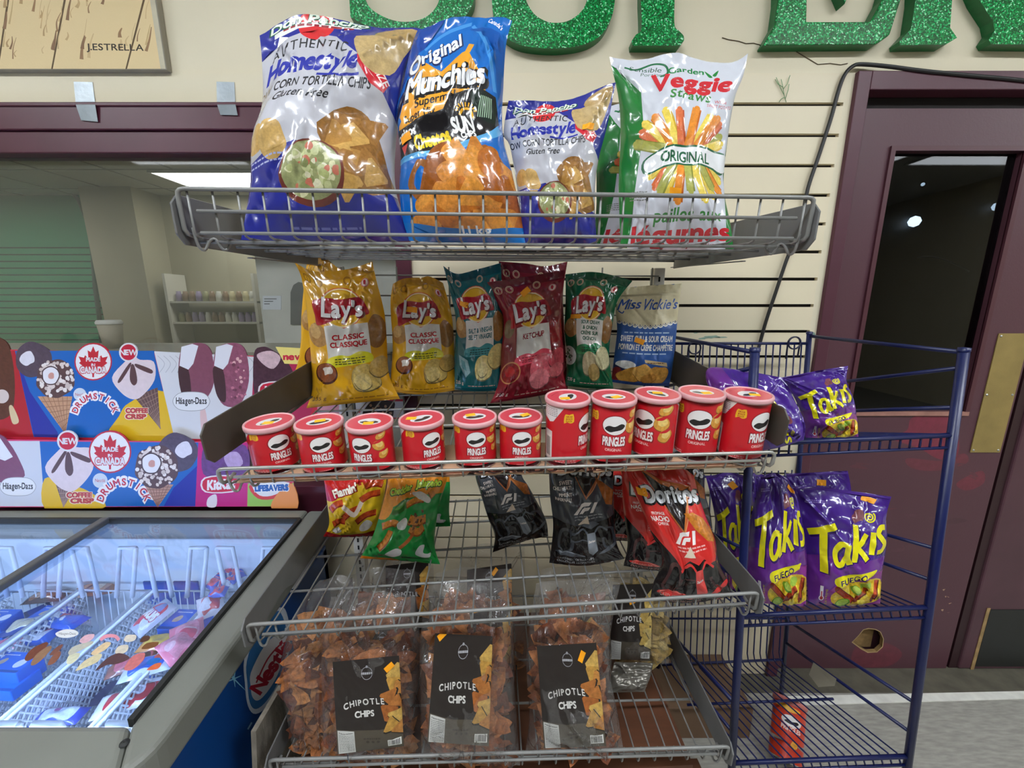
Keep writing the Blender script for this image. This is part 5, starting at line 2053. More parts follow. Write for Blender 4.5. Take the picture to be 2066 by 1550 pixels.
third('yellow and red snack bag at the left end of the third shelf', flamin, (190, 40, 30),
      [(652, 1083), (664, 1058), (660, 1015), (655, 978), (650, 935)], [(762, 1082), (768, 1040), (776, 1000), (784, 935)], [(715, 930)], [(705, 1084)], (705, 1082), 81, t=.026)
third('green snack bag hidden behind the green and orange one on the third shelf', jalapeno, (20, 120, 54),
      [(800, 1062), (806, 1010), (800, 940)], [(909, 1062), (906, 1030), (908, 985), (905, 930)], [(850, 928)], [(850, 1064)], (850, 1062), 83, t=.02)
third('green and orange cheddar snack bag standing askew on the third shelf', jalapeno, (20, 120, 54),
      [(726, 1127), (750, 1086), (764, 1046), (776, 1003), (782, 970), (786, 925)], [(888, 1139), (877, 1101), (882, 1041), (892, 1000), (901, 970), (905, 925)], [(845, 920)], [(800, 1131)], (805, 1132), 85, t=.030, wr=1.1)
third('dark grey chip bag tilted to the left on the third shelf', doritos, (34, 34, 38),
      [(994, 1115), (998, 1081), (985, 1046), (970, 998), (960, 965), (955, 925)], [(1106, 1082), (1101, 1048), (1078, 1003), (1064, 978), (1053, 960), (1046, 920)], [(1000, 918)], [(1060, 1092)], (1050, 1098), 87, t=.028, args=('black',), wr=1.2)
third('dark grey chip bag standing upright beside the red bags on the third shelf', doritos, (34, 34, 38),
      [(1108, 1136), (1113, 1099), (1116, 1056), (1110, 1003), (1108, 964), (1106, 915)], [(1260, 1128), (1245, 1099), (1240, 1051), (1238, 1003), (1237, 961), (1240, 915)], [(1170, 908)], [(1180, 1142)], (1184, 1138), 89, t=.032, args=('black',), wr=1.1)
third('red chip bag farthest back on the third shelf, between dark grey and red bags', doritos, (150, 30, 30),
      [(1222, 1090), (1226, 1040), (1226, 980), (1230, 920)], [(1330, 1090), (1326, 1040), (1320, 980), (1320, 920)], [(1270, 914)], [(1275, 1092)], (1275, 1090), 91, t=.02, args=('red',))
third('black chip bag whose crown shows behind the front red bag', doritos, (34, 34, 38),
      [(1326, 1096), (1330, 1040), (1328, 980), (1332, 920)], [(1440, 1096), (1434, 1040), (1422, 990), (1420, 930)], [(1375, 914)], [(1380, 1098)], (1380, 1096), 92, t=.022, args=('black',))
third('red chip bag in second row behind the frontmost red bag', doritos, (150, 30, 30),
      [(1258, 1142), (1266, 1099), (1261, 1051), (1256, 1000), (1254, 920)], [(1400, 1150), (1395, 1090), (1385, 1030), (1370, 920)], [(1310, 912)], [(1330, 1152)], (1330, 1148), 93, t=.024, args=('red',))
third('frontmost red chip bag leaning near the lip of the third shelf', doritos, (150, 30, 30),
      [(1312, 1210), (1318, 1177), (1336, 1131), (1314, 1075), (1292, 1022), (1268, 964), (1250, 905)], [(1476, 1203), (1469, 1172), (1452, 1140), (1442, 1087), (1423, 1039), (1406, 986), (1388, 905)], [(1320, 898)], [(1390, 1218)], (1394, 1212), 95, t=.036, lean=10, args=('red',), wr=1.1, stickers=[(.14, .735, .14, .05, -8)])

# ---- purple bags on the blue stand
PG = 'purple chip bags on the blue stand'


def tierplane(key):
    Lf, Rf, Lr, Rr_ = TIER[key]
    n = np.cross(Rf - Lf, Lr - Lf)
    return Lf, n / np.linalg.norm(n)


def purple(label, key, L, R, T, B, pxy, seed, t=.032, lean=14, yaw=-28, args=('up',), **k):
    P, n = tierplane(key)
    return bag(label, takis, (66, 36, 120), L, R, T, B, args=args, base=at_plane(pxy[0], pxy[1], P + n * .004, n), lean=lean, yaw=yaw, t=t, seed=seed, group=PG, **k)


purple('purple chip bag lying on its side at the left of the stand top tier', 'one', [(1440, 790), (1425, 770), (1432, 742), (1500, 748), (1578, 762)], [(1500, 912), (1560, 906), (1622, 888)], [(1600, 800), (1622, 850)], [(1448, 830), (1470, 880)], (1540, 893), 101, t=.030, args=('side',), yaw=-25, wr=1.3)
purple('purple chip bag standing at the right of the stand top tier', 'one', [(1626, 886), (1618, 840), (1600, 798), (1577, 762)], [(1732, 882), (1730, 850), (1723, 808), (1708, 768), (1712, 738)], [(1640, 750)], [(1680, 888)], (1680, 882), 103, t=.034, wr=1.3)
purple('purple chip bag at the back right of the stand second tier', 'two', [(1600, 1180), (1596, 1090), (1592, 1010), (1586, 956)], [(1716, 1180), (1712, 1090), (1718, 1000), (1710, 950)], [(1650, 953)], [(1660, 1184)], (1660, 1172), 105, t=.022, stickers=[(.55, .91, .15, .05, -10)])
purple('purple chip bag half hidden between the left and middle bags of the stand second tier', 'two', [(1462, 1180), (1470, 1100), (1486, 1020), (1496, 960)], [(1570, 1180), (1566, 1100), (1560, 1020), (1552, 960)], [(1520, 955)], [(1516, 1184)], (1516, 1172), 106, t=.020)
purple('purple chip bag at the left of the stand second tier, behind the front post', 'two', [(1452, 1186), (1448, 1110), (1440, 1030), (1424, 962)], [(1540, 1192), (1532, 1110), (1524, 1040), (1512, 962)], [(1470, 954)], [(1490, 1194)], (1492, 1190), 107, t=.026, stickers=[(.58, .895, .17, .055, -55)])
purple('purple chip bag in the middle of the stand second tier, turned away', 'two', [(1518, 1212), (1506, 1150), (1508, 1090), (1516, 1040), (1536, 960)], [(1626, 1224), (1628, 1128), (1622, 1072), (1610, 1010), (1590, 966)], [(1565, 955)], [(1570, 1222)], (1572, 1214), 109, t=.034, yaw=-22, stickers=[(.88, .90, .20, .05, -50)], wr=1.2)
purple('front purple chip bag at the right of the stand second tier, fully visible', 'two', [(1630, 1220), (1627, 1146), (1619, 1072), (1609, 1010), (1605, 982)], [(1776, 1218), (1780, 1158), (1790, 1090), (1788, 1045), (1798, 1002)], [(1660, 983), (1730, 993)], [(1700, 1224)], (1702, 1218), 111, t=.040, stickers=[(.78, .945, .15, .045, -18)], wr=1.1)

# ================================================================ crisp cans
LIDM = mat('frosted_can_lid', (222, 168, 172), rough=.3, spec=.5)
CANM = pmat('satin_can_print', rough=.32, spec=.5, texscale=200, coat=.2)
TOPM = pmat('lid_print_under_plastic', rough=.16, spec=.5, coat=.4)
METAL = mat('can_rim_metal', (190, 188, 188), rough=.25, metal=.9)
_fr, _W, _D = SHELF['cans']
CAN_AX = (_fr.ex, _fr.ey, _fr.ez)


def make_can(size, h, r=.0365):
    o = empty('chip_can', (0, 0, 0))
    uv, T, C = design(can_wrap, 2 * math.pi * r / h, size, nu=64, nv=8)
    w = -math.pi / 2 + (uv[:, 0] - .5) * 2 * math.pi
    X = np.stack([r * np.cos(w), r * np.sin(w), uv[:, 1] * h], 1)
    N = np.stack([np.cos(w), np.sin(w), np.zeros(len(w))], 1)
    print_mesh('can_body', X, T, C, N, [CANM], None, o)
    m = MB()
    m.lathe((0, 0, 0), [(.001, .001), (r - .004, .001), (r - .001, 0), (r + .0006, .001), (r + .0006, .003), (r, .004)], 48)
    m.build('bottom_rim', METAL, o)
    m = MB()
    rr = r + .0018
    m.lathe((0, 0, h), [(r - .001, -.006), (rr, -.006), (rr + .0006, -.003), (rr + .0006, .000), (rr, .0022), (rr - .0022, .003), (rr - .0035, .0012)], 48)
    lid = m.build('lid', LIDM, o)
    uv, T, C = design(can_top, 1.0, nu=14, nv=14)
    d = uv * 2 - 1
    q = np.maximum(np.abs(d[:, 0]), np.abs(d[:, 1]))
    e = np.linalg.norm(d, axis=1) + 1e-9
    X = np.stack([d[:, 0] * q / e * (r - .0012), d[:, 1] * q / e * (r - .0012), np.full(len(d), h + .0012)], 1)
    X[:, :2] = np.stack([d[:, 0] * np.sqrt(np.clip(1 - d[:, 1] ** 2 / 2, 0, 1)), d[:, 1] * np.sqrt(np.clip(1 - d[:, 0] ** 2 / 2, 0, 1))], 1) * (r - .0012)
    print_mesh('lid_top', X, T, C, np.tile([0, 0, 1.0], (len(X), 1)), [TOPM], None, lid)
    return o


def copy_tree(o, parent=None):
    c = o.copy()
    COL.objects.link(c)
    c.parent = parent
    for ch in list(o.children):
        copy_tree(ch, c)
    return c


R3 = Matrix([[CAN_AX[0][i], CAN_AX[1][i], CAN_AX[2][i]] for i in range(3)])
small, tall = make_can('small', .084), make_can('tall', .118)
CANS = [(562, 950, 'small', 12, (.52, .42, 4), 'short red chip can at the left end of the can row'),
        (659, 951, 'small', -6, (.50, .56, 20), 'second short red chip can from the left end of the can row'),
        (757, 951, 'small', -32, (.50, .40, 4), 'third short red chip can from the left, turned to show its printed side text'),
        (858, 943, 'small', 22, (.26, .52, -2), 'fourth short red chip can from the left, sticker on the edge of its lid'),
        (961, 938, 'small', 0, (.40, .60, 18), 'short red chip can with its front squarely facing, second from the tall cans'),
        (1050, 937, 'small', 2, (.62, .56, 30), 'short red chip can right beside the first tall can'),
        (1141, 936, 'tall', 62, (.42, .40, 4), 'leftmost tall red chip can, turned to show a white notice and barcode'),
        (1229, 936, 'tall', 6, (.55, .47, 28), 'second tall red chip can from the short ones, facing front'),
        (1313, 927, 'tall', -34, (.52, .55, -12), 'middle tall red chip can, crisps printed on its visible side'),
        (1398, 923, 'tall', 2, (.58, .42, 4), 'fourth tall red chip can with an orange tag near its foot'),
        (1487, 929, 'tall', 48, (.60, .42, -20), 'tall red chip can at the right end of the row, turned to its white notice')]
used_small = used_tall = False
for (px, py, sz, ang, st, lab) in CANS:
    src = small if sz == 'small' else tall
    if sz == 'small' and not used_small:
        o, used_small = src, True
    elif sz == 'tall' and not used_tall:
        o, used_tall = src, True
    else:
        o = copy_tree(src)
        for ch in o.children:                  # the copied lid must not keep another can's sticker
            for g in list(ch.children):
                if g.name.startswith('price_sticker'):
                    bpy.data.objects.remove(g)
    yl = np.dot(deck_hit('cans', px, py + 13, .0045) - _fr.o, _fr.ey) + .0375     # the foot's front edge is what shows
    lo_, hi_ = py - 60, py + 20
    for _ in range(30):
        mid_ = (lo_ + hi_) / 2
        if np.dot(deck_hit('cans', px, mid_, .0045) - _fr.o, _fr.ey) > yl:
            lo_ = mid_
        else:
            hi_ = mid_
    q = deck_hit('cans', px, mid_, .0045)
    view = math.degrees(math.atan2(q[0], q[1]))
    o.location = q
    o.rotation_euler = (R3 @ Matrix.Rotation(math.radians(-view + ang), 3, 'Z')).to_euler()
    tag(o, lab, 'chip can', 'short red chip cans' if sz == 'small' else 'tall red chip cans')
    lid = [c for c in o.children if c.name.startswith('lid')][0]
    h = .084 if sz == 'small' else .118
    m = MB()
    cx_, cy_ = (st[0] - .5) * .073, (st[1] - .5) * .073
    a_ = math.radians(st[2] + view - ang)
    pts = []
    ca, sa = math.cos(math.radians(view - ang)), math.sin(math.radians(view - ang))
    X0, Y0 = cx_ * ca - cy_ * sa, cx_ * sa + cy_ * ca
    for x, y in ((-.0085, -.006), (.0085, -.006), (.0085, .006), (-.0085, .006)):
        pts.append((X0 + x * math.cos(a_) - y * math.sin(a_), Y0 + x * math.sin(a_) + y * math.cos(a_), h + .0014))
    me = bpy.data.meshes.new('price_sticker')
    me.from_pydata(pts, [], [(0, 1, 2, 3)])
    me.materials.append(mat('yellow_price_sticker', (250, 190, 40), rough=.45))
    so = link('price_sticker', me, lid)
    so['label'] = 'small orange price sticker on the lid'
# orange tag at the foot of the fourth tall can
# cardboard sheet under the cans
def card_art(A):
    a = Art(A, (196, 160, 128))
    a.text('SUGERINDO CAJAS', .57, .02, .13, (66, 50, 42), w=.28, bold=.06)
    return a


card_art.A = 16
uv, T, C = design(card_art, 16, nu=60, nv=6)
x0, x1, y0, y1 = .020, _W - .020, .002, .115
rs = np.random.RandomState(3)
X = np.array([_fr.p(x0 + (x1 - x0) * u, y0 + (y1 - y0) * v + (.002 * math.sin(u * 90) if v < .01 else 0), .0040 + .0006 * math.sin(u * 17)) for u, v in uv])
o0 = _fr.p(_W / 2, .05, 0)
ob = print_mesh('cardboard_sheet', X - o0, T, C, None, [pmat('kraft_print', rough=.8, bump=.1, bscale=120)], None, None, o0)
tag(ob, 'long strip of brown cardboard lying under the red cans at the shelf front', 'cardboard')
md = ob.modifiers.new('solidify', 'SOLIDIFY')
md.thickness = .003
md.offset = -1
# ================================================================ chest freezer on the left
GREYF = mat('grey_freezer_frame', (124, 126, 120), rough=.42, var=.06, vscale=8, bump=.06, bscale=300)
GASK = mat('black_gasket', (40, 42, 42), rough=.6)
BODY = mat('blue_freezer_body', (14, 66, 134), rough=.35, var=.12, vscale=3)
LINER = mat('white_freezer_liner', (214, 222, 228), rough=.45)
FN = np.array([0, -.09, 1.0])
FN = FN / np.linalg.norm(FN)
FP = np.array([0, .532, .634])


def fz(y):
    return FP[2] + .09 * (y - FP[1])


def onlid(x, y):
    return at_plane(x, y, FP, FN)


gR, gF = onlid(582, 1071), onlid(349, 1351)
oR = onlid(649, 1035)
GX1 = -0.631
OX1 = -0.560
FX0 = -2.3
GY0, GY1 = FP[1], 1.075
OY0, OY1 = .445, 1.13
frz = empty('chest_freezer', ((FX0 + OX1) / 2, .78, 0), 'grey and blue chest freezer with sliding glass lids, full of ice cream', 'freezer')
b = MB()
wt = .045


def rrect(x0, x1, y0, y1, r, n=6, right_only=True):
    pts = [(x0, y0)]
    for i in range(n + 1):
        w = -math.pi / 2 + math.pi / 2 * i / n
        pts.append((x1 - r + r * math.cos(w), y0 + r + r * math.sin(w)))
    pts += [(x1, y1), (x0, y1)]
    return pts


# rim: rounded outer slab with the glass opening left out
def ringpart(b, poly, ztop, zbot):
    n = len(poly)
    vs = [(x, y, ztop(y)) for x, y in poly] + [(x, y, zbot(y)) for x, y in poly]
    fs = [tuple(range(n)), tuple(range(2 * n - 1, n - 1, -1))] + [(i, n + i, n + (i + 1) % n, (i + 1) % n) for i in range(n)]
    fs = [tuple(reversed(f)) if False else f for f in fs]
    b.add(vs, fs)


r = .07
cor = [(OX1 - r + r * math.cos(w), OY0 + r + r * math.sin(w)) for w in np.linspace(-math.pi / 2, 0, 8)]
inner = [(GX1, GY0)]
ringpart(b, [(FX0, OY0)] + cor[:4] + [(GX1, GY0), (FX0, GY0)], lambda y: fz(y) - .004 - .12 * max(0, GY0 - .03 - y), lambda y: fz(y) - .115)
ringpart(b, cor[3:] + [(OX1, OY1), (GX1, OY1), (GX1, GY0)], lambda y: fz(y) - .004, lambda y: fz(y) - .075)
ringpart(b, [(FX0, GY1), (GX1, GY1), (GX1, OY1), (FX0, OY1)], lambda y: fz(y) - .002, lambda y: fz(y) - .07)
b.build('rim', GREYF, frz, bevel=.012, segs=3)
b = MB()
for x0, x1, y0, y1 in ((GX1 - .004, GX1 + .006, GY0, GY1), (FX0, GX1, GY1 - .004, GY1 + .004)):
    b.hexa([(x0, y0, fz(y0) - .012), (x1, y0, fz(y0) - .012), (x1, y1, fz(y1) - .012), (x0, y1, fz(y1) - .012),
            (x0, y0, fz(y0) + .004), (x1, y0, fz(y0) + .004), (x1, y1, fz(y1) + .004), (x0, y1, fz(y1) + .004)])
b.build('gasket', GASK, frz)
b = MB()
bx1 = OX1 - .022
b.box((FX0, OY0 + .045, .05), (bx1, OY0 + .045 + wt, fz(.5) - .085))
b.box((bx1 - wt, OY0 + .045, .05), (bx1, OY1 - .01, fz(.5) - .065))
b.box((FX0, OY1 - .04, .05), (bx1, OY1 - .01, fz(.5) - .06))
b.box((FX0, OY0 + .06, .0), (bx1 - .02, OY1 - .02, .05))
b.build('cabinet', BODY, frz, bevel=.006)
b = MB()
ix1, iy0, iy1, iz = bx1 - wt - .002, OY0 + .045 + wt + .002, OY1 - .042, .20
b.box((FX0, iy0, iz - .01), (ix1, iy1, iz))
b.box((FX0, iy1 - .006, iz), (ix1, iy1, fz(1.05) - .06))
b.box((FX0, iy0, iz), (ix1, iy0 + .006, fz(.5) - .10))
b.box((ix1 - .006, iy0 + .006, iz), (ix1, iy1 - .006, fz(.5) - .07))
b.build('liner', LINER, frz)
b = MB()
b.box((FX0 + .1, iy0 + .012, fz(iy0) - .105), (GX1 - .05, iy0 + .022, fz(iy0) - .085))
b.build('light_strip', emat('freezer_led', (196, 218, 255), FREEZER_STRENGTH), frz)
GLF = clearmat('freezer_glass', tint=(236, 244, 255), rough=.04, ior=1.45, haze=.03, hazec=(205, 215, 235))
dvR = onlid(256, 1030)
dvF = onlid(0, 1178)
DVX = -1.205
for (x0, x1, dz, nm) in ((DVX, GX1 - .004, -.006, 'right'), (FX0, DVX + .03, -.014, 'left')):
    b = MB()
    b.hexa([(x0, GY0, fz(GY0) + dz - .004), (x1, GY0, fz(GY0) + dz - .004), (x1, GY1, fz(GY1) + dz - .004), (x0, GY1, fz(GY1) + dz - .004),
            (x0, GY0, fz(GY0) + dz), (x1, GY0, fz(GY0) + dz), (x1, GY1, fz(GY1) + dz), (x0, GY1, fz(GY1) + dz)])
    b.build('glass_lid', GLF, frz)
b = MB()
x0, x1 = DVX - .012, DVX + .012
b.hexa([(x0, GY0, fz(GY0) - .01), (x1, GY0, fz(GY0) - .01), (x1, GY1, fz(GY1) - .01), (x0, GY1, fz(GY1) - .01),
        (x0, GY0, fz(GY0) + .008), (x1, GY0, fz(GY0) + .008), (x1, GY1, fz(GY1) + .008), (x0, GY1, fz(GY1) + .008)])
b.build('lid_divider', mat('divider_grey', (92, 94, 94), rough=.4), frz, bevel=.004)
b = MB()
sc = onlid(266, 1474)
b.lathe((sc[0], .505, fz(.5) - .006), [(.007, 0), (.006, .0025), (.001, .003)], 12)
b.build('screw', GASK, frz)
b = MB()
b.box((FX0, OY0 - .001, fz(.45) - .055), (OX1 - .075, OY0 + .004, fz(.45) - .045))
b.build('trim_line', mat('trim_light', (176, 178, 170), rough=.35), frz)
# ================================================================ clear bags of brown chips on the lowest shelf
CLEAR = clearmat('clear_film', rough=.10, ior=1.5, haze=.06, hazec=(190, 186, 186), bump=1.0, bscale=30, gain=1.5)
CHIPM = pmat('fried_chip', rough=.6, texscale=90, bump=.3, bscale=120)
LABELM = pmat('satin_label', rough=.45, bump=.05, bscale=30, texscale=120)
CG = 'clear bags of chipotle chips on the lowest shelf'


def chips_in(P, n, cols, seed, lo=.03, hi=.78, size=.033):
    rn = random.Random(seed)
    nv, nu = P.G.shape[:2]
    V, T, C = [], [], []
    for i in range(n):
        v = lo + (hi - lo) * (i + rn.random()) / n
        u = rn.uniform(.15, .85)
        s = rn.choice([rn.uniform(.2, .5), rn.uniform(.45, .68), rn.uniform(.58, .70)])
        yi, xi = int(v * (nv - 1)), int(u * (nu - 1))
        c = P.Gb[yi, xi] * (1 - s) + P.G[yi, xi] * s
        thick = np.linalg.norm(P.G[yi, xi] - P.Gb[yi, xi])
        L = size * rn.uniform(.8, 1.25)
        a = rn.uniform(0, 6.283)
        tilt = rn.uniform(-.5, .5) * min(1, thick / .05)
        e1 = P.ex * math.cos(a) + P.up * math.sin(a)
        e2 = -P.ex * math.sin(a) + P.up * math.cos(a)
        e2 = e2 * math.cos(tilt) + P.n * math.sin(tilt)
        nn = np.cross(e1, e2)
        bend = rn.uniform(.15, .5) * rn.choice([-1, 1])
        col = (*lin(rn.choice(cols)), .75)
        b = len(V)
        tri = [np.array([L * math.cos(2.094 * k), L * math.sin(2.094 * k)]) for k in range(3)]
        idx = {}
        m = 4
        for p in range(m + 1):
            for q in range(m + 1 - p):
                w = [p / m, q / m, 1 - (p + q) / m]
                xy = w[0] * tri[0] + w[1] * tri[1] + w[2] * tri[2]
                xy = xy * (1 - .16 * max(0, max(w) - .7) / .3)
                h = bend * (xy[1] ** 2) / L + .08 * L * math.sin(xy[0] * 160 + i)
                idx[(p, q)] = len(V)
                V.append(c + e1 * xy[0] + e2 * xy[1] + nn * h)
        for p in range(m):
            for q in range(m - p):
                T.append((idx[(p, q)], idx[(p + 1, q)], idx[(p, q + 1)]))
                C.append(col)
                if p + q < m - 1:
                    T.append((idx[(p + 1, q)], idx[(p + 1, q + 1)], idx[(p, q + 1)]))
                    C.append(col)
    return np.array(V), np.array(T), np.array(C)


BROWNS = [(188, 116, 62), (172, 104, 54), (164, 96, 50), (140, 76, 40), (176, 110, 60), (112, 58, 34), (150, 84, 46), (92, 48, 32), (184, 122, 68), (128, 70, 44)]
YELLOWS = [(206, 178, 104), (190, 158, 86), (216, 190, 122), (176, 144, 72)]


def clearbag(label, L, R, T, B, py, seed, quad=None, var='brown', Y=None, t=.042, n=170, hi=.76, lean=7, sticker=None, yaw=None):
    mid = (L[0][0] + R[0][0]) / 2
    base = deck_hit('low', mid, py, .004) if Y is None else at_y(mid, py, Y)
    if yaw is None:
        yaw = autoyaw(mid, py, base[1])
    P = Patch(L, R, T, B, 0, lean, yaw, t, seed, base=base, wr=1.5, folds=12, belly=.9)
    o = empty('clear_chip_bag', P.P0, label, 'chip bag', CG)
    st = 2
    G = P.G[::st, ::st]
    N = P.N[::st, ::st]
    nv, nu = G.shape[:2]
    F_ = [(j * nu + i, j * nu + i + 1, (j + 1) * nu + i + 1, (j + 1) * nu + i) for j in range(nv - 1) for i in range(nu - 1)]
    eV, eF, eN = P.backsheet()
    b = len(G.reshape(-1, 3))
    me = bpy.data.meshes.new('clear_film')
    me.from_pydata(np.concatenate([G.reshape(-1, 3), eV]).tolist(), [], F_ + [tuple(b + i for i in f) for f in eF])
    me.materials.append(CLEAR)
    me.polygons.foreach_set('use_smooth', [True] * len(me.polygons))
    me.update()
    me.normals_split_custom_set_from_vertices([tuple(q) for q in np.concatenate([N.reshape(-1, 3), eN])])
    link('film', me, o)['label'] = 'clear crinkled film of the bag'
    V, Tt, C = chips_in(P, n, BROWNS if var == 'brown' else YELLOWS, seed, hi=hi)
    ch = print_mesh('chips', V, Tt, C, None, [CHIPM], None, o)
    ch['kind'] = 'stuff'
    if quad:
        (tl, tr, br, bl) = quad
        pb = P.P0 + P.n * (t * .93)
        lp = Patch([bl, tl], [br, tr], (), (), 0, lean, yaw, .010, seed + 1, base=pb, crimp=False, wr=.9, nu=41, nv=57, folds=4, belly=0)
        uv, T2, C2 = design(chip_label, chip_label.A, var, nu=18, nv=24)
        X = bilerp(lp.G, uv[:, 0], uv[:, 1]) + (pb - P.P0)
        Nn = bilerp(lp.N, uv[:, 0], uv[:, 1])
        lb = print_mesh('label_card', X, T2, C2, Nn, [LABELM], None, o)
        lb['label'] = 'dark printed label card'
        if sticker:
            u, v, r = sticker
            sp, sf = lp.sub(u - .075, v - .028, u + .075, v + .028, off=.0012, rot=r, A=.68)
            m2 = bpy.data.meshes.new('price_sticker')
            m2.from_pydata((sp + (pb - P.P0)).tolist(), [], sf)
            m2.materials.append(STICKER)
            link('price_sticker', m2, lb)['label'] = 'small orange price sticker'
    return o


clearbag('clear bag of brown chips at the front left of the lowest shelf, black label', [(652, 1528), (650, 1440), (648, 1340), (655, 1270), (668, 1205)], [(858, 1530), (850, 1440), (846, 1340), (840, 1270), (838, 1200)], [(740, 1196)], [(750, 1536)],
         1522, 201, ((671, 1336), (805, 1323), (815, 1506), (681, 1522)), sticker=(.84, .90, 35))
clearbag('clear bag of brown chips at the front centre of the lowest shelf, black label', [(850, 1532), (848, 1440), (846, 1330), (852, 1250), (862, 1180)], [(1050, 1545), (1042, 1440), (1036, 1330), (1034, 1250), (1020, 1178)], [(940, 1172)], [(950, 1540)],
         1522, 203, ((878, 1278), (994, 1284), (986, 1506), (862, 1497)), sticker=(.12, .99, 40))
clearbag('clear bag of brown chips at the front right of the lowest shelf, black label', [(1060, 1518), (1068, 1440), (1062, 1340), (1070, 1250), (1082, 1180)], [(1258, 1514), (1246, 1440), (1228, 1340), (1236, 1250), (1252, 1176)], [(1160, 1168)], [(1150, 1522)],
         1506, 205, ((1083, 1304), (1203, 1297), (1223, 1506), (1098, 1510)), sticker=(.74, .89, 60))
clearbag('clear bag of brown chips at the far left of the lowest shelf, no label', [(592, 1518), (574, 1425), (564, 1365), (578, 1290), (610, 1215), (645, 1172)], [(706, 1506), (708, 1420), (712, 1320), (716, 1240), (716, 1166)], [(680, 1162)], [(650, 1514)],
         1496, 207, None, n=130, t=.036)
clearbag('clear bag of brown chips in the second row behind the front left one', [(690, 1405), (684, 1330), (690, 1240), (702, 1160)], [(842, 1400), (848, 1320), (844, 1240), (836, 1150)], [(770, 1146)], [(766, 1406)],
         1402, 221, ((728, 1268), (816, 1266), (816, 1392), (728, 1396)), t=.032, n=110, sticker=(.25, .95, 5))
clearbag('clear bag of brown chips in the second row behind the front centre one', [(876, 1400), (864, 1320), (868, 1240), (880, 1155)], [(1036, 1398), (1040, 1320), (1036, 1240), (1030, 1150)], [(950, 1146)], [(950, 1404)],
         1398, 209, ((950, 1230), (1030, 1228), (1032, 1360), (950, 1364)), t=.032, n=110, sticker=(.1, .98, 10))
clearbag('clear bag of brown chips in the second row behind the front right one', [(1078, 1394), (1076, 1320), (1082, 1240), (1092, 1150)], [(1232, 1390), (1234, 1320), (1230, 1240), (1240, 1146)], [(1160, 1142)], [(1150, 1398)],
         1392, 211, ((1110, 1240), (1195, 1236), (1196, 1360), (1110, 1366)), t=.032, n=110, sticker=(.06, .90, 80))
clearbag('clear bag at the back left of the lowest shelf, dark label under the wires', [(700, 1350), (704, 1250), (712, 1180), (724, 1110)], [(872, 1350), (876, 1250), (876, 1180), (872, 1104)], [(800, 1100)], [(790, 1354)],
         1346, 213, ((778, 1142), (864, 1132), (866, 1270), (780, 1276)), t=.03, n=40, hi=.55, sticker=(.3, .5, 10))
clearbag('clear bag at the back centre of the lowest shelf with an orange diamond sticker', [(920, 1345), (924, 1250), (926, 1180), (930, 1104)], [(1070, 1345), (1064, 1250), (1060, 1180), (1058, 1102)], [(990, 1098)], [(990, 1350)],
         1342, 215, ((942, 1150), (1032, 1137), (1034, 1280), (944, 1288)), t=.03, n=40, hi=.5, sticker=(.62, .93, 45))
clearbag('clear bag of pale yellow chips at the back right of the lowest shelf', [(1226, 1338), (1230, 1260), (1236, 1190), (1240, 1130)], [(1350, 1340), (1352, 1260), (1346, 1190), (1338, 1130)], [(1290, 1126)], [(1290, 1342)],
         1338, 217, ((1236, 1180), (1318, 1178), (1312, 1334), (1230, 1330)), var='yellow', t=.032, n=70, hi=.72, sticker=(.5, .80, 20))
# folded silver film under the back right bag
P_ = Patch([(1226, 1398), (1232, 1366), (1240, 1336)], [(1300, 1396), (1312, 1366), (1318, 1338)], (), (), 0, 40, 0, .012, 219, base=deck_hit('low', 1262, 1396, .003), wr=2.2)
eV, eF, eN = P_.backsheet()
G = P_.G[::3, ::3]
nv, nu = G.shape[:2]
m = MB()
m.add(G.reshape(-1, 3) + P_.P0, [(j * nu + i, j * nu + i + 1, (j + 1) * nu + i + 1, (j + 1) * nu + i) for j in range(nv - 1) for i in range(nu - 1)], 0, True)
m.add(eV + P_.P0, eF, 0, True)
m.build('film_wrapper', mat('silver_film', (120, 116, 108), rough=.25, metal=.5), label='crumpled silvery wrapper lying on the lowest shelf beside the front right bag', cat='wrapper')

# orange-red can behind the stand
def tall_wrap(A):
    a = Art(A, (206, 62, 34))
    a.rect(0, 0, 1, .3, (190, 54, 30))
    a.ell(.52, .66, .10, .090, (236, 232, 230))
    a.blob([(.45, .63), (.48, .665), (.52, .655), (.57, .68), (.59, .655), (.56, .62), (.5, .61)], (34, 30, 30), 0, 3)
    a.text('PRINGLES', .52, .50, .070, (240, 214, 206), w=.19, bold=.05)
    a.chip(.56, .30, .06, (226, 160, 60), sx=1.1, rot=20)
    a.blob([(.3, .86), (.45, .90), (.6, .86), (.5, .80)], (238, 180, 60), .2)
    a.rect(0, .93, 1, 1, (206, 130, 120))
    return a


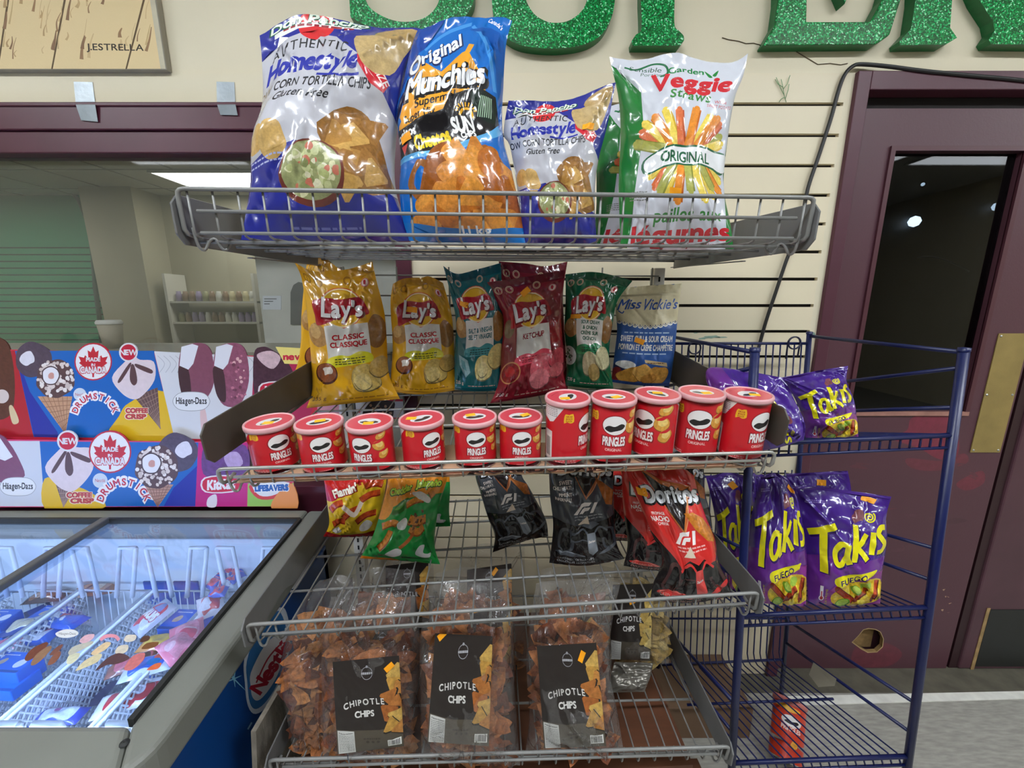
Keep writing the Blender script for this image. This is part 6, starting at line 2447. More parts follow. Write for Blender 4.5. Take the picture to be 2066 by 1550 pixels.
tall_wrap.A = 1.0
CB = at_z(1570, 1532, .0)
H_, CR_ = .150, .041
oc = empty('chip_can', (CB[0], .90, .030), 'orange chip can tipped back on the floor under the blue stand', 'chip can')
uv, T, C = design(tall_wrap, 2 * math.pi * CR_ / H_, nu=64, nv=12)
w = -math.pi / 2 + (uv[:, 0] - .5) * 2 * math.pi
X = np.stack([CR_ * np.cos(w), CR_ * np.sin(w), uv[:, 1] * H_], 1)
print_mesh('can_body', X, T, C, np.stack([np.cos(w), np.sin(w), 0 * w], 1), [CANM], None, oc)
for nm, mt, pr in (('lid', mat('pink_can_lid', (206, 120, 112), rough=.35), [(CR_ - .0015, H_ - .012), (CR_ + .0025, H_ - .012), (CR_ + .003, H_), (CR_, H_ + .003), (CR_ - .003, H_ + .001), (.001, H_ + .001)]),
                   ('bottom_rim', METAL, [(.001, .002), (CR_ - .004, .002), (CR_ + .0006, 0), (CR_ + .0006, .004)])):
    m = MB()
    m.lathe((0, 0, 0), pr, 40)
    me = bpy.data.meshes.new(nm)
    me.from_pydata(m.v, [], m.f)
    me.materials.append(mt)
    me.polygons.foreach_set('use_smooth', m.sm)
    link(nm, me, oc)
oc.rotation_euler = (math.radians(-42), 0, math.radians(-34))

# ================================================================ wall letters, painting, tape, cable
GLIT = bpy.data.materials.new('green_glitter')
GLIT.use_nodes = True
nt = GLIT.node_tree
pb_ = nt.nodes['Principled BSDF']
tc = nt.nodes.new('ShaderNodeTexCoord')
vo = nt.nodes.new('ShaderNodeTexVoronoi')
vo.inputs['Scale'].default_value = 330
nt.links.new(tc.outputs['Object'], vo.inputs['Vector'])
sp_ = nt.nodes.new('ShaderNodeSeparateColor')
nt.links.new(vo.outputs['Color'], sp_.inputs[0])
rp = nt.nodes.new('ShaderNodeValToRGB')
rp.color_ramp.elements[0].position = .0
rp.color_ramp.elements[0].color = (*lin((0, 66, 26)), 1)
rp.color_ramp.elements[1].position = 1.0
rp.color_ramp.elements[1].color = (*lin((190, 255, 214)), 1)  # palest flakes: glitter sparkle put into the base colour
for p_, c_ in ((.45, (0, 112, 46)), (.74, (0, 160, 74)), (.90, (40, 214, 122))):
    e_ = rp.color_ramp.elements.new(p_)
    e_.color = (*lin(c_), 1)
nt.links.new(sp_.outputs[0], rp.inputs[0])
nt.links.new(rp.outputs[0], pb_.inputs['Base Color'])
pb_.inputs['Roughness'].default_value = .35
pb_.inputs['Metallic'].default_value = 0.0
pb_.inputs['Specular IOR Level'].default_value = .25
nmx = nt.nodes.new('ShaderNodeBump')
nmx.inputs['Strength'].default_value = .6
nmx.inputs['Distance'].default_value = .002
nt.links.new(sp_.outputs[1], nmx.inputs['Height'])
nt.links.new(nmx.outputs[0], pb_.inputs['Normal'])
EDGEG = mat('green_letter_edge', (10, 104, 52), rough=.35, var=.2, vscale=60)


def letter(loops, label):
    yf, yb = WY - .026, WY + .003
    P2 = [[at_y(x, y, yf) for x, y in l] for l in loops]
    n = [len(l) for l in P2]
    tr = tessellate_polygon([[Vector(p) for p in l] for l in P2])
    flat = [p for l in P2 for p in l]
    N_ = len(flat)
    b = MB()
    # rounded front edge: front face slightly inset
    V = list(flat) + [np.array([p[0], yb, p[2]]) for p in flat]
    fs, mi = [], []
    for t_ in tr:
        a_, b_, c_ = [flat[i] for i in t_]
        cr = np.cross(b_ - a_, c_ - a_)
        fs.append(tuple(t_) if cr[1] < 0 else tuple(reversed(t_)))
        mi.append(0)
    k = 0
    for ln in n:
        for i in range(ln):
            j = (i + 1) % ln
            fs.append((k + i, k + j, N_ + k + j, N_ + k + i))
            mi.append(1)
        k += ln
    base = len(b.v)
    b.v += [tuple(p) for p in V]
    b.f += fs
    b.mi += mi
    b.sm += [False] * len(fs)
    o = b.build('wall_letter', [GLIT, EDGEG], label=label, cat='letter', group='green glitter letters of the wall sign', bevel=.004)
    return o


def crv(*p, k=6):
    return [tuple(q) for q in smooth_open(p, k)]


letter([crv((704, -40), (705, 0), (707, 34)) + crv((707, 34), (742, 52), (790, 64), (835, 68), (890, 62), (930, 40), (952, 12), (957, -20), (950, -70), (915, -115), (850, -150), (790, -185), (775, -230), (800, -270), (860, -280), (910, -255), (935, -215)) +
        [(948, -215), (948, -330), (930, -325)] + crv((930, -325), (860, -345), (780, -330), (725, -285), (712, -220), (735, -160), (800, -115), (860, -80), (888, -40), (886, 0), (870, 26), (846, 40), (812, 44), (779, 36), (749, 18), (735, -5), (722, -40))], 'green glitter letter S on the wall, above the largest chip bag')
letter([[(985, -300), (985, -340), (1085, -340), (1085, -300), (1062, -295)] + crv((1060, -20), (1062, 2), (1078, 28), (1100, 42), (1121, 46), (1146, 42), (1170, 26), (1184, 2), (1189, -30)) +
        [(1190, -295), (1170, -300), (1170, -340), (1262, -340), (1262, -300), (1243, -295)] + crv((1243, -30), (1240, 6), (1232, 40), (1211, 72), (1174, 91), (1115, 98), (1055, 92), (1022, 76), (1003, 50), (994, 20), (992, -20)) + [(995, -295)]], 'green glitter letter U on the wall, right of the bright blue bag')
letter([[(1276, 92), (1275, 82)] + crv((1275, 82), (1283, 70), (1294, 58), (1293, 0)) + [(1293, -290), (1270, -300), (1270, -340), (1400, -340)] + crv((1400, -340), (1455, -320), (1480, -250), (1460, -180), (1400, -150)) + [(1361, -150)] + crv((1361, 0), (1361, 50), (1370, 62), (1379, 72), (1380, 82)) + [(1372, 92)],
        crv((1361, -290), (1395, -285), (1412, -245), (1395, -200), (1361, -195))], 'green glitter letter P on the wall, just above the white bag')
letter([[(1540, 91), (1563, 50), (1570, 0), (1574, -290), (1555, -300), (1555, -340), (1800, -340), (1812, -240), (1790, -240), (1760, -295), (1640, -295), (1634, -150), (1690, -150), (1698, -190), (1716, -190), (1716, -20), (1706, 8), (1694, -20), (1690, -100), (1634, -100), (1629, 0), (1628, 43), (1757, 43), (1780, 0), (1795, -50), (1826, -50), (1818, 0), (1796, 70), (1768, 89)]], 'green glitter letter E on the wall, left of the door corner')
letter([[(1816, 91), (1815, 83), (1838, 58), (1847, 0), (1858, -290), (1835, -300), (1835, -340), (2000, -340)] + crv((2000, -340), (2060, -320), (2080, -250), (2060, -180), (2000, -140)) + [(2060, -60), (2110, 30), (2150, 70), (2160, 91), (2000, 89), (1995, 80), (2007, 62), (2003, 42), (1976, 0), (1925, -120), (1921, 0), (1917, 56), (1931, 76), (1908, 90)],
        crv((1930, -290), (1975, -285), (1992, -245), (1975, -200), (1927, -190))], 'green glitter letter R on the wall, above the door frame')


def planks(A):
    a = Art(A, (232, 208, 158))
    rn = random.Random(8)
    for x, s in ((.16, .06), (.43, .07), (.80, .10)):
        a.poly([(x, 0), (x + .008, 0), (x + s + .25, 1), (x + s + .236, 1)], (96, 72, 40), .2)
    for i in range(120):
        x, y = rn.uniform(-.05, .95), rn.uniform(.05, .95)
        L = rn.uniform(.04, .16)
        a.stroke([(x, y), (x + L * .12 + rn.uniform(-.01, .01), y + L * .5), (x + L * .3, y + L)], rn.uniform(.004, .022), rn.choice([(214, 184, 134), (206, 172, 122), (190, 154, 106), (160, 122, 84), (206, 176, 124), (140, 104, 72)]), .2, taper=True)
    for x, y in ((.38, .56), (.66, .62), (.30, .72)):
        a.ell(x, y, .035, .02, (120, 96, 84), rot=30)
        a.ell(x, y, .020, .010, (176, 160, 150), rot=30)
    a.chip(.26, .46, .018, (96, 70, 44), sx=.6)
    a.text('J.ESTRELLA', .765, .115, .040, (50, 36, 24), w=.28, bold=.02, rot=-1, shear=.06)
    a.rect(.975, 0, 1, 1, (206, 196, 170), .1)
    return a


planks.A = 1.0
pr0, pr1 = at_y(-70, 147, WY - .016), at_y(336, 140, WY - .016)
pz0, pz1 = at_y(300, 141, WY - .016)[2], at_y(300, -210, WY - .016)[2]
pt = empty('wall_painting', ((pr0[0] + pr1[0]) / 2, WY, pz0), 'painted wooden board of planks hanging at the upper left of the wall', 'painting')
m = MB()
m.box((pr0[0], WY - .016, pz0), (pr1[0], WY + .003, pz1))
m.build('board', mat('board_edge', (150, 144, 130), rough=.6), pt, bevel=.002)
uv, T, C = planks(1.0).cut(16, 16)
X = np.stack([pr0[0] + .002 + (pr1[0] - pr0[0] - .004) * uv[:, 0], np.full(len(uv), WY - .0165), pz0 + .002 + (pz1 - pz0 - .004) * uv[:, 1]], 1) - np.array(pt.location)
print_mesh('painted_face', X, T, C, None, [pmat('painted_board', rough=.6, bump=.2, bscale=160, texscale=26)], None, pt)

DUCT = mat('silver_duct_tape', (168, 178, 184), rough=.35, metal=.35, var=.15, vscale=30, bump=.4, bscale=60)
for (a1, a2, b1, b2, c1, c2, lab) in (((149, 165), (187, 166), (153, 206), (192, 206), (164, 243), (198, 246), 'strip of silver duct tape on the window frame below the painting'),
                                      ((437, 165), (473, 166), (438, 206), (475, 206), (445, 232), (480, 233), 'strip of silver duct tape on the window frame beside the largest bag')):
    m = MB()
    r0 = [at_y(*a1, WY - .001), at_y(*a2, WY - .001)]
    r1 = [at_y(*b1, WY - .0012), at_y(*b2, WY - .0012)]
    r2 = [at_y(b1[0] + .5, b1[1] + 6, WY - .0185), at_y(b2[0] + .5, b2[1] + 6, WY - .0185)]
    r3 = [at_y(*c1, WY - .0145), at_y(*c2, WY - .0145)]
    rows = [r0, r1, r2, r3]
    vs = [p for r in rows for p in r] + [p + np.array([0, -.0007, 0]) for r in rows for p in r]
    fs = []
    for i in range(3):
        fs.append((2 * i, 2 * i + 1, 2 * i + 3, 2 * i + 2))
        fs.append((8 + 2 * i, 8 + 2 * i + 2, 8 + 2 * i + 3, 8 + 2 * i + 1))
        fs.append((2 * i, 2 * i + 2, 8 + 2 * i + 2, 8 + 2 * i))
        fs.append((2 * i + 1, 8 + 2 * i + 1, 8 + 2 * i + 3, 2 * i + 3))
    m.add(vs, fs)
    m.build('duct_tape', DUCT, label=lab, cat='tape')

m = MB()
cp = [(2200, 184, .012), (2066, 163, .014), (1960, 153, .014), (1860, 143, .014), (1790, 134, .012), (1740, 130, .010), (1722, 133, .010), (1706, 148, .010), (1693, 178, .008), (1676, 240, .008), (1650, 320, .008), (1630, 380, .010), (1618, 440, .012), (1600, 492, .012),
      (1585, 530, .012), (1565, 590, .011), (1545, 650, .010), (1528, 712, .010), (1512, 770, .010), (1500, 840, .010)]
m.tube(smooth_open([at_y(x, y, WY - d) for x, y, d in cp], 5), .0048, 8)
m.build('cable', mat('black_cable', (34, 34, 36), rough=.45), label='black cable running over the door frame and down the slatted wall', cat='cable')
m = MB()
for pts in ([(1586, 206), (1582, 192), (1580, 178), (1576, 160)], [(1580, 180), (1588, 170), (1594, 152)], [(1582, 192), (1574, 176), (1566, 156)], [(1580, 176), (1570, 170), (1564, 160)], [(1584, 200), (1590, 182), (1592, 170)], [(1583, 196), (1576, 200), (1572, 206)]):
    m.tube([at_y(x, y, WY - .004) for x, y in pts], .0009, 4)
m.build('garland_scrap', mat('tinsel_green', (120, 160, 110), rough=.5), label='small scrap of green tinsel stuck on the slatted wall left of the door', cat='garland scrap')

# ================================================================ freezer graphics and banners
def leafpts(cx, cy, s, A):
    half = [(0, 1), (.16, .62), (.36, .74), (.30, .18), (.52, .42), (.60, .26), (.95, .34), (.80, .02), (.92, -.08), (.42, -.48), (.48, -.66), (.06, -.58), (.06, -1)]
    pts = half + [(-x, y) for x, y in half[::-1]]
    return [(cx + s * x / A, cy + s * y) for x, y in pts]


def arctext(a, s, cx, cy, r, h, c, a0, a1, bold=.05, out=None, outw=.1):
    n = len(s)
    for pas in ((0, 1) if out else (1,)):
        for i, ch in enumerate(s):
            w = math.radians(a0 + (a1 - a0) * i / (n - 1))
            x, y = cx + r * math.cos(w) / a.A, cy + r * math.sin(w)
            a.text(ch, x, y, h, c if pas else out, bold=bold if pas else bold + outw, rot=math.degrees(w) - 90)


class PxArt(Art):
    """art laid out over a rectangle of a real panel"""

    def __init__(self, x0, y0, x1, y1, bg):
        super().__init__((x1 - x0) / (y1 - y0), bg)
        self.r = (x0, y0, x1, y1)

    def P(self, *pts):
        x0, y0, x1, y1 = self.r
        return [((x - x0) / (x1 - x0), (y1 - y) / (y1 - y0)) for x, y in pts]

    def H(self, h):
        return h / (self.r[3] - self.r[1])

    def pp(self, pts, c, tex=0):
        return self.poly(self.P(*pts), c, tex)

    def bb(self, pts, c, tex=0, k=4):
        return self.blob(self.P(*pts), c, tex, k)

    def dd(self, x, y, r, c, tex=0):
        (u, v), = self.P((x, y))
        return self.disc(u, v, self.H(r), c, tex=tex)

    def cc(self, x, y, r, c, **k):
        (u, v), = self.P((x, y))
        return self.chip(u, v, self.H(r), c, **k)

    def tt(self, s, x, y, h, c, w=None, **k):
        (u, v), = self.P((x, y))
        return self.text(s, u, v, self.H(h), c, w=None if w is None else w / (self.r[2] - self.r[0]), **k)

    def ss(self, pts, w, c, **k):
        return self.stroke(self.P(*pts), self.H(w), c, **k)


VOID = (1, 2, 3)
WHT, RED, BLU, YEL = (222, 220, 224), (190, 30, 54), (18, 98, 180), (226, 182, 34)


def nutcone(a, x, y, r):
    a.cc(x, y, r, (92, 64, 66), rough=.05, n=18, tex=.2, seed=3)
    rn = random.Random(int(x))
    for i in range(85):
        w, q = rn.uniform(0, 6.28), math.sqrt(rn.random()) * r * .95
        a.cc(x + q * math.cos(w), y + q * math.sin(w), rn.uniform(2.6, 4.6), rn.choice([(236, 226, 222), (224, 208, 202), (206, 188, 182)]), n=6, tex=0)
    a.cc(x - r * .25, y - r * .15, r * .48, (70, 46, 50), n=12, rough=.06, tex=0, seed=5)
    a.cc(x - r * .25, y - r * .15, r * .42, (232, 228, 234), n=12, rough=.06, tex=0, seed=5)
    a.cc(x - r * .22, y - r * .15, r * .16, (206, 150, 140), n=8, tex=0)


def wafer(a, pts, c, g):
    a.pp(pts, c, .2)
    (x0, y0), (x1, y1), (x2, y2) = pts
    for i in range(1, 7):
        t = i / 7
        a.ss([(x0 + (x2 - x0) * t, y0 + (y2 - y0) * t), (x1 + (x2 - x1) * t * .8, y1 + (y2 - y1) * t * .8)], 1.4, g, sm=False)
        a.ss([(x0 + (x1 - x0) * t, y0 + (y1 - y0) * t), (x2, y2)], 1.2, g, sm=False)


def creamcone(a, x, y, s):
    a.bb([(x - 42 * s, y + 6 * s), (x - 16 * s, y - 26 * s), (x, y - 40 * s), (x + 14 * s, y - 30 * s), (x + 42 * s, y - 26 * s), (x + 44 * s, y + 10 * s), (x + 20 * s, y + 42 * s), (x, y + 50 * s), (x - 24 * s, y + 36 * s)], (226, 208, 214), .08)
    a.bb([(x - 30 * s, y + 12 * s), (x - 8 * s, y - 22 * s), (x - 4 * s, y - 18 * s), (x - 24 * s, y + 14 * s)], (92, 62, 66))
    a.bb([(x - 4 * s, y - 18 * s), (x + 3 * s, y - 18 * s), (x + 9 * s, y + 12 * s), (x + 2 * s, y + 22 * s), (x - 6 * s, y + 10 * s)], (92, 62, 66))
    a.bb([(x + 6 * s, y - 22 * s), (x + 38 * s, y - 10 * s), (x + 36 * s, y - 2 * s), (x + 8 * s, y - 14 * s)], (92, 62, 66))


def badge(a, x, y, r):
    a.dd(x, y, r, RED)
    a.dd(x, y, r * .93, (234, 232, 234))
    (u, v), = a.P((x, y))
    a.poly(leafpts(u, v, a.H(r * .82), a.A), (196, 34, 52))
    a.tt('MADE', x, y - r * .02, r * .20, WHT, bold=.06)
    a.tt('IN', x, y + r * .26, r * .16, WHT, bold=.06)
    a.tt('CANADA', x, y + r * .58, r * .30, WHT, w=r * 1.36, bold=.08, out=(196, 34, 52), outw=.1)


def newdot(a, x, y, r):
    a.dd(x, y, r, WHT)
    a.dd(x, y, r * .84, (196, 30, 60))
    a.tt('NEW', x, y + r * .28, r * .55, WHT, bold=.06)


def drum(a, x, y, r):
    (u, v), = a.P((x, y))
    arctext(a, 'DRUMSTICK', u, v, a.H(r), a.H(r * .40), (240, 236, 238), 160, 20, bold=.16, out=(196, 34, 60), outw=.0)
    arctext(a, 'DRUMSTICK', u, v, a.H(r), a.H(r * .38), (240, 236, 238), 160, 20, bold=.14)
    arctext(a, 'DRUMSTICK', u, v, a.H(r * 1.02), a.H(r * .33), (196, 34, 60), 160, 20, bold=.03)


def haagen(a, x, y, w):
    a.bb([(x - w, y), (x - w * .7, y - w * .42), (x, y - w * .52), (x + w * .7, y - w * .42), (x + w, y), (x + w * .7, y + w * .42), (x, y + w * .52), (x - w * .7, y + w * .42)], (150, 150, 156))
    a.bb([(x - w * .97, y), (x - w * .68, y - w * .40), (x, y - w * .49), (x + w * .68, y - w * .40), (x + w * .97, y), (x + w * .68, y + w * .40), (x, y + w * .49), (x - w * .68, y + w * .40)], (230, 230, 234))
    a.tt('Häagen-Dazs', x, y + w * .13, w * .34, (30, 30, 36), w=w * 1.62, bold=.03)


def kitkat(a, x, y, w, rot=4):
    a.bb([(x - w, y - w * .42), (x + w, y - w * .5), (x + w * 1.05, y + w * .36), (x - w * .95, y + w * .46)], (236, 226, 228))
    a.bb([(x - w * .92, y - w * .36), (x + w * .92, y - w * .44), (x + w * .97, y + w * .30), (x - w * .87, y + w * .40)], (206, 28, 60))
    a.tt('KitKat', x, y + w * .24, w * .52, (240, 234, 236), w=w * 1.6, bold=.09, rot=rot, shear=.1)


def upper(A):
    a = PxArt(-80, 680, 830, 910, VOID)
    a.pp([(-80, 703), (512, 718), (520, 712), (612, 720), (640, 790), (690, 806), (816, 806), (816, 845), (640, 845), (600, 895), (-80, 885)], (206, 40, 66))
    a.pp([(-80, 708), (30, 708), (70, 882), (-80, 882)], (176, 30, 46))
    a.bb([(-20, 690), (12, 690), (26, 730), (30, 790), (22, 836), (-10, 845), (-30, 800)], (92, 50, 40), .4)
    a.dd(4, 800, 14, (214, 196, 190))
    a.bb([(18, 822), (26, 820), (38, 848), (32, 856), (24, 852)], (214, 190, 150))
    a.pp([(30, 708), (310, 708), (352, 885), (68, 882)], BLU)
    a.pp([(31, 712), (60, 790), (116, 872), (118, 883), (69, 882)], (38, 48, 150))
    wafer(a, [(76, 800), (146, 800), (132, 876)], (196, 150, 118), (150, 104, 78))
    a.cc(67, 726, 36, (84, 68, 84), rough=.06, n=14, tex=.4, seed=2)
    a.cc(56, 722, 15, (222, 218, 228), rough=.2, tex=.1, seed=4)
    nutcone(a, 112, 764, 39)
    badge(a, 188, 730, 38)
    a.bb([(222, 886), (240, 840), (262, 812), (330, 790), (352, 886)], YEL)
    wafer(a, [(270, 800), (318, 782), (324, 866)], (104, 76, 74), (150, 120, 110))
    creamcone(a, 268, 756, 1.0)
    newdot(a, 259, 711, 19)
    a.dd(161, 796, 13, (206, 214, 226))
    a.tt('Nestlé', 161, 799, 6, (190, 40, 60), w=18)
    drum(a, 192, 842, 36)
    a.tt('COFFEE', 276, 833, 9, (190, 60, 60), w=44, bold=.08, out=(236, 220, 200), outw=.1)
    a.tt('CRISP', 274, 845, 9, (190, 60, 60), w=40, bold=.08, out=(236, 220, 200), outw=.1)
    a.pp([(311, 709), (513, 720), (504, 888), (352, 885)], (216, 216, 222))
    for i in range(16):
        x = 318 + i * 12
        a.ss([(x, 718), (x + 14, 734), (x + 4, 752)], 1.2, (180, 180, 190))
    for x, nut in ((392, 0), (462, 1)):
        a.bb([(x - 32, 742), (x - 26, 706), (x - 8, 694), (x + 20, 694), (x + 36, 716), (x + 40, 770), (x + 22, 806 + 10 * nut), (x - 10, 812 + 6 * nut), (x - 28, 786)], (134, 76, 96) if not nut else (150, 84, 108), .15 if not nut else .45)
        a.bb([(x - 32, 742), (x - 12, 746), (x - 6, 806), (x - 18, 808), (x - 28, 786)], (72, 44, 50), .1)
        a.pp([(x - 30, 738), (x - 26, 700), (x - 4, 694), (x + 8, 698), (x - 2, 734), (x - 12, 746)], (226, 226, 236))
    rn = random.Random(5)
    for i in range(26):
        a.cc(rn.uniform(466, 496), rn.uniform(712, 806), rn.uniform(1.5, 3.6), rn.choice([(226, 176, 180), (196, 120, 140), (110, 58, 76)]), n=6, tex=0)
    a.bb([(404, 828), (414, 826), (420, 872), (412, 882), (406, 866)], (220, 186, 186))
    haagen(a, 386, 810, 38)
    a.pp([(513, 720), (616, 722), (640, 800), (604, 896), (504, 888)], (182, 40, 84))
    a.bb([(512, 716), (528, 700), (548, 706), (580, 730), (596, 780), (540, 800), (514, 800)], (78, 46, 60), .4)
    a.bb([(518, 716), (546, 708), (566, 722), (552, 744), (532, 736)], (214, 182, 190), .3)
    kitkat(a, 562, 788, 34)
    a.pp([(556, 700), (632, 704), (632, 736), (574, 734)], (240, 222, 130))
    a.tt('new', 592, 726, 13, (206, 44, 70), w=40, bold=.06)
    a.pp([(640, 812), (684, 812), (684, 845), (640, 845)], (216, 150, 166))
    a.pp([(684, 810), (816, 810), (816, 843), (684, 843)], (222, 222, 226))
    a.tt('MADE IN CANADA', 700, 832, 5, (80, 80, 90), w=34)
    (u, v), = a.P((724, 830))
    a.poly(leafpts(u, v, a.H(5), a.A), (196, 34, 52))
    a.cc(766, 828, 26, (54, 38, 36), sx=1.2, tex=.4, seed=8)
    for i in range(9):
        a.cc(748 + 5 * i, 818 + (i * 7) % 20, 3, (206, 160, 130), n=6)
    return a


def lower(A):
    a = PxArt(-80, 865, 610, 1026, VOID)
    a.pp([(-80, 886), (500, 893), (500, 974), (592, 972), (600, 1022), (-80, 1024)], (210, 60, 110))
    a.pp([(-80, 890), (80, 890), (90, 1022), (-80, 1022)], (206, 208, 218))
    a.bb([(-30, 880), (8, 882), (40, 930), (46, 966), (-20, 970), (-40, 920)], (128, 74, 104), .1)
    a.pp([(-30, 885), (0, 884), (26, 922), (10, 930), (-20, 920)], (226, 226, 236))
    haagen(a, 36, 982, 37)
    a.pp([(80, 891), (401, 893), (394, 1022), (90, 1022)], BLU)
    a.bb([(90, 966), (130, 974), (180, 992), (214, 1022), (160, 1030), (90, 1026)], YEL)
    wafer(a, [(106, 958), (160, 970), (128, 1024)], (112, 84, 86), (164, 134, 126))
    creamcone(a, 138, 936, 1.12)
    newdot(a, 136, 890, 21)
    badge(a, 222, 912, 43)
    a.tt('COFFEE', 160, 1004, 10, (190, 60, 60), w=50, bold=.08, out=(236, 220, 200), outw=.1)
    a.tt('CRISP', 166, 1015, 9, (190, 60, 60), w=46, bold=.08, out=(236, 220, 200), outw=.1)
    a.dd(202, 970, 15, (206, 214, 226))
    a.tt('Nestlé', 202, 973, 7, (190, 40, 60), w=20)
    drum(a, 250, 1022, 42)
    a.pp([(330, 1022), (350, 985), (402, 936), (395, 1022)], (38, 48, 156))
    wafer(a, [(288, 974), (350, 978), (318, 1024)], (190, 146, 130), (140, 98, 86))
    a.cc(358, 914, 40, (84, 70, 90), rough=.06, n=14, tex=.4, seed=2)
    a.cc(372, 906, 17, (222, 218, 232), rough=.2, tex=.1, seed=4)
    nutcone(a, 316, 942, 44)
    a.pp([(400, 894), (500, 894), (498, 1022), (394, 1022)], (196, 24, 124))
    a.bb([(412, 900), (448, 896), (496, 900), (500, 950), (450, 964), (410, 956)], (108, 62, 126), .35)
    a.bb([(452, 920), (478, 912), (490, 936), (464, 946)], (190, 160, 204), .2)
    kitkat(a, 446, 978, 34)
    a.bb([(420, 1005), (436, 998), (436, 1022), (418, 1022)], (230, 220, 228))
    a.pp([(500, 976), (592, 974), (599, 1022), (499, 1022)], (150, 196, 90))
    a.bb([(506, 976), (590, 974), (560, 1004), (520, 1006)], (212, 60, 60))
    a.bb([(512, 976), (584, 974), (556, 998), (524, 1000)], (232, 232, 236))
    a.bb([(560, 996), (590, 976), (600, 1026), (548, 1026)], (236, 150, 80))
    a.tt('LIFESAVERS', 548, 990, 11, (24, 90, 170), w=66, bold=.1, rot=2, out=(236, 236, 240), outw=.12)
    return a


def panel(fn, Y, name, label, cat, rect, bow=0.0):
    x0, y0, x1, y1 = rect
    V, T, C = fn(1).cut(30, 14)
    keep = np.linalg.norm(C[:, :3] - np.array(lin(VOID)), axis=1) > 1e-5
    T, C = T[keep], C[keep]
    used = np.unique(T)
    rm = -np.ones(len(V), int)
    rm[used] = np.arange(len(used))
    V, T = V[used], rm[T]
    X = np.array([at_y(x0 + (x1 - x0) * u, y1 - (y1 - y0) * v, Y - bow * math.sin(math.pi * v)) for u, v in V])
    o0 = np.array([X[:, 0].mean(), Y, X[:, 2].min()])
    o = print_mesh(name, X - o0, T, C, None, [pmat('banner_print', rough=.4, bump=.04, bscale=20, texscale=70)], None, None, o0)
    for p in o.data.polygons:
        p.use_smooth = False
    md = o.modifiers.new('solidify', 'SOLIDIFY')
    md.thickness = .003
    md.offset = -1
    return tag(o, label, cat)


panel(upper, 1.135, 'display_banner', 'upper cardboard ice cream banner behind the freezer with cut-out cones and bars', 'banner', (-80, 680, 830, 910))
panel(lower, 1.118, 'display_banner', 'lower cardboard ice cream banner standing on the freezer rear edge', 'banner', (-80, 865, 610, 1026))


# blue side of the freezer
def side(A):
    a = PxArt(400, 1100, 640, 1560, VOID)
    a.bb([(494, 1378), (493, 1330), (516, 1268), (545, 1235), (566, 1226), (578, 1236), (586, 1290), (570, 1370), (544, 1420), (516, 1441), (500, 1424)], (206, 214, 226))
    a.bb([(499, 1378), (498, 1334), (520, 1274), (548, 1242), (566, 1236), (580, 1290), (564, 1368), (540, 1412), (517, 1431), (504, 1418)], (46, 112, 176))
    a.bb([(506, 1386), (506, 1358), (532, 1306), (556, 1282), (576, 1274), (578, 1310), (560, 1362), (538, 1398), (520, 1414), (509, 1406)], (222, 220, 224))
    R_ = (176, 30, 54)
    a.tt('Nestlé', 557, 1352, 24, R_, w=118, bold=.07, rot=57)
    a.ss([(517, 1378), (540, 1330), (566, 1300)], 3, R_)
    for ang, L in ((80, 24), (20, 16), (-40, 30), (150, 22), (115, 12), (-80, 14), (200, 20)):
        w = math.radians(ang)
        a.ss([(472, 1370), (472 + L * math.cos(w), 1370 - L * 1.2 * math.sin(w))], 3, (120, 180, 206), sm=False, taper=True)
    a.ss([(500, 1472), (508, 1458)], 3, (150, 190, 215), sm=False)
    return a


V, T, C = side(1).cut(16, 20)
keep = np.linalg.norm(C[:, :3] - np.array(lin(VOID)), axis=1) > 1e-5
T, C = T[keep], C[keep]
sx = bx1 + .0008
X = np.array([at_x(400 + 240 * u, 1560 - 460 * v, sx) for u, v in V]) - np.array(frz.location)
lg = print_mesh('side_logo', X, T, C, None, [pmat('vinyl_print', rough=.35)], None, frz)
lg['label'] = 'white and blue oval logo with red lettering'


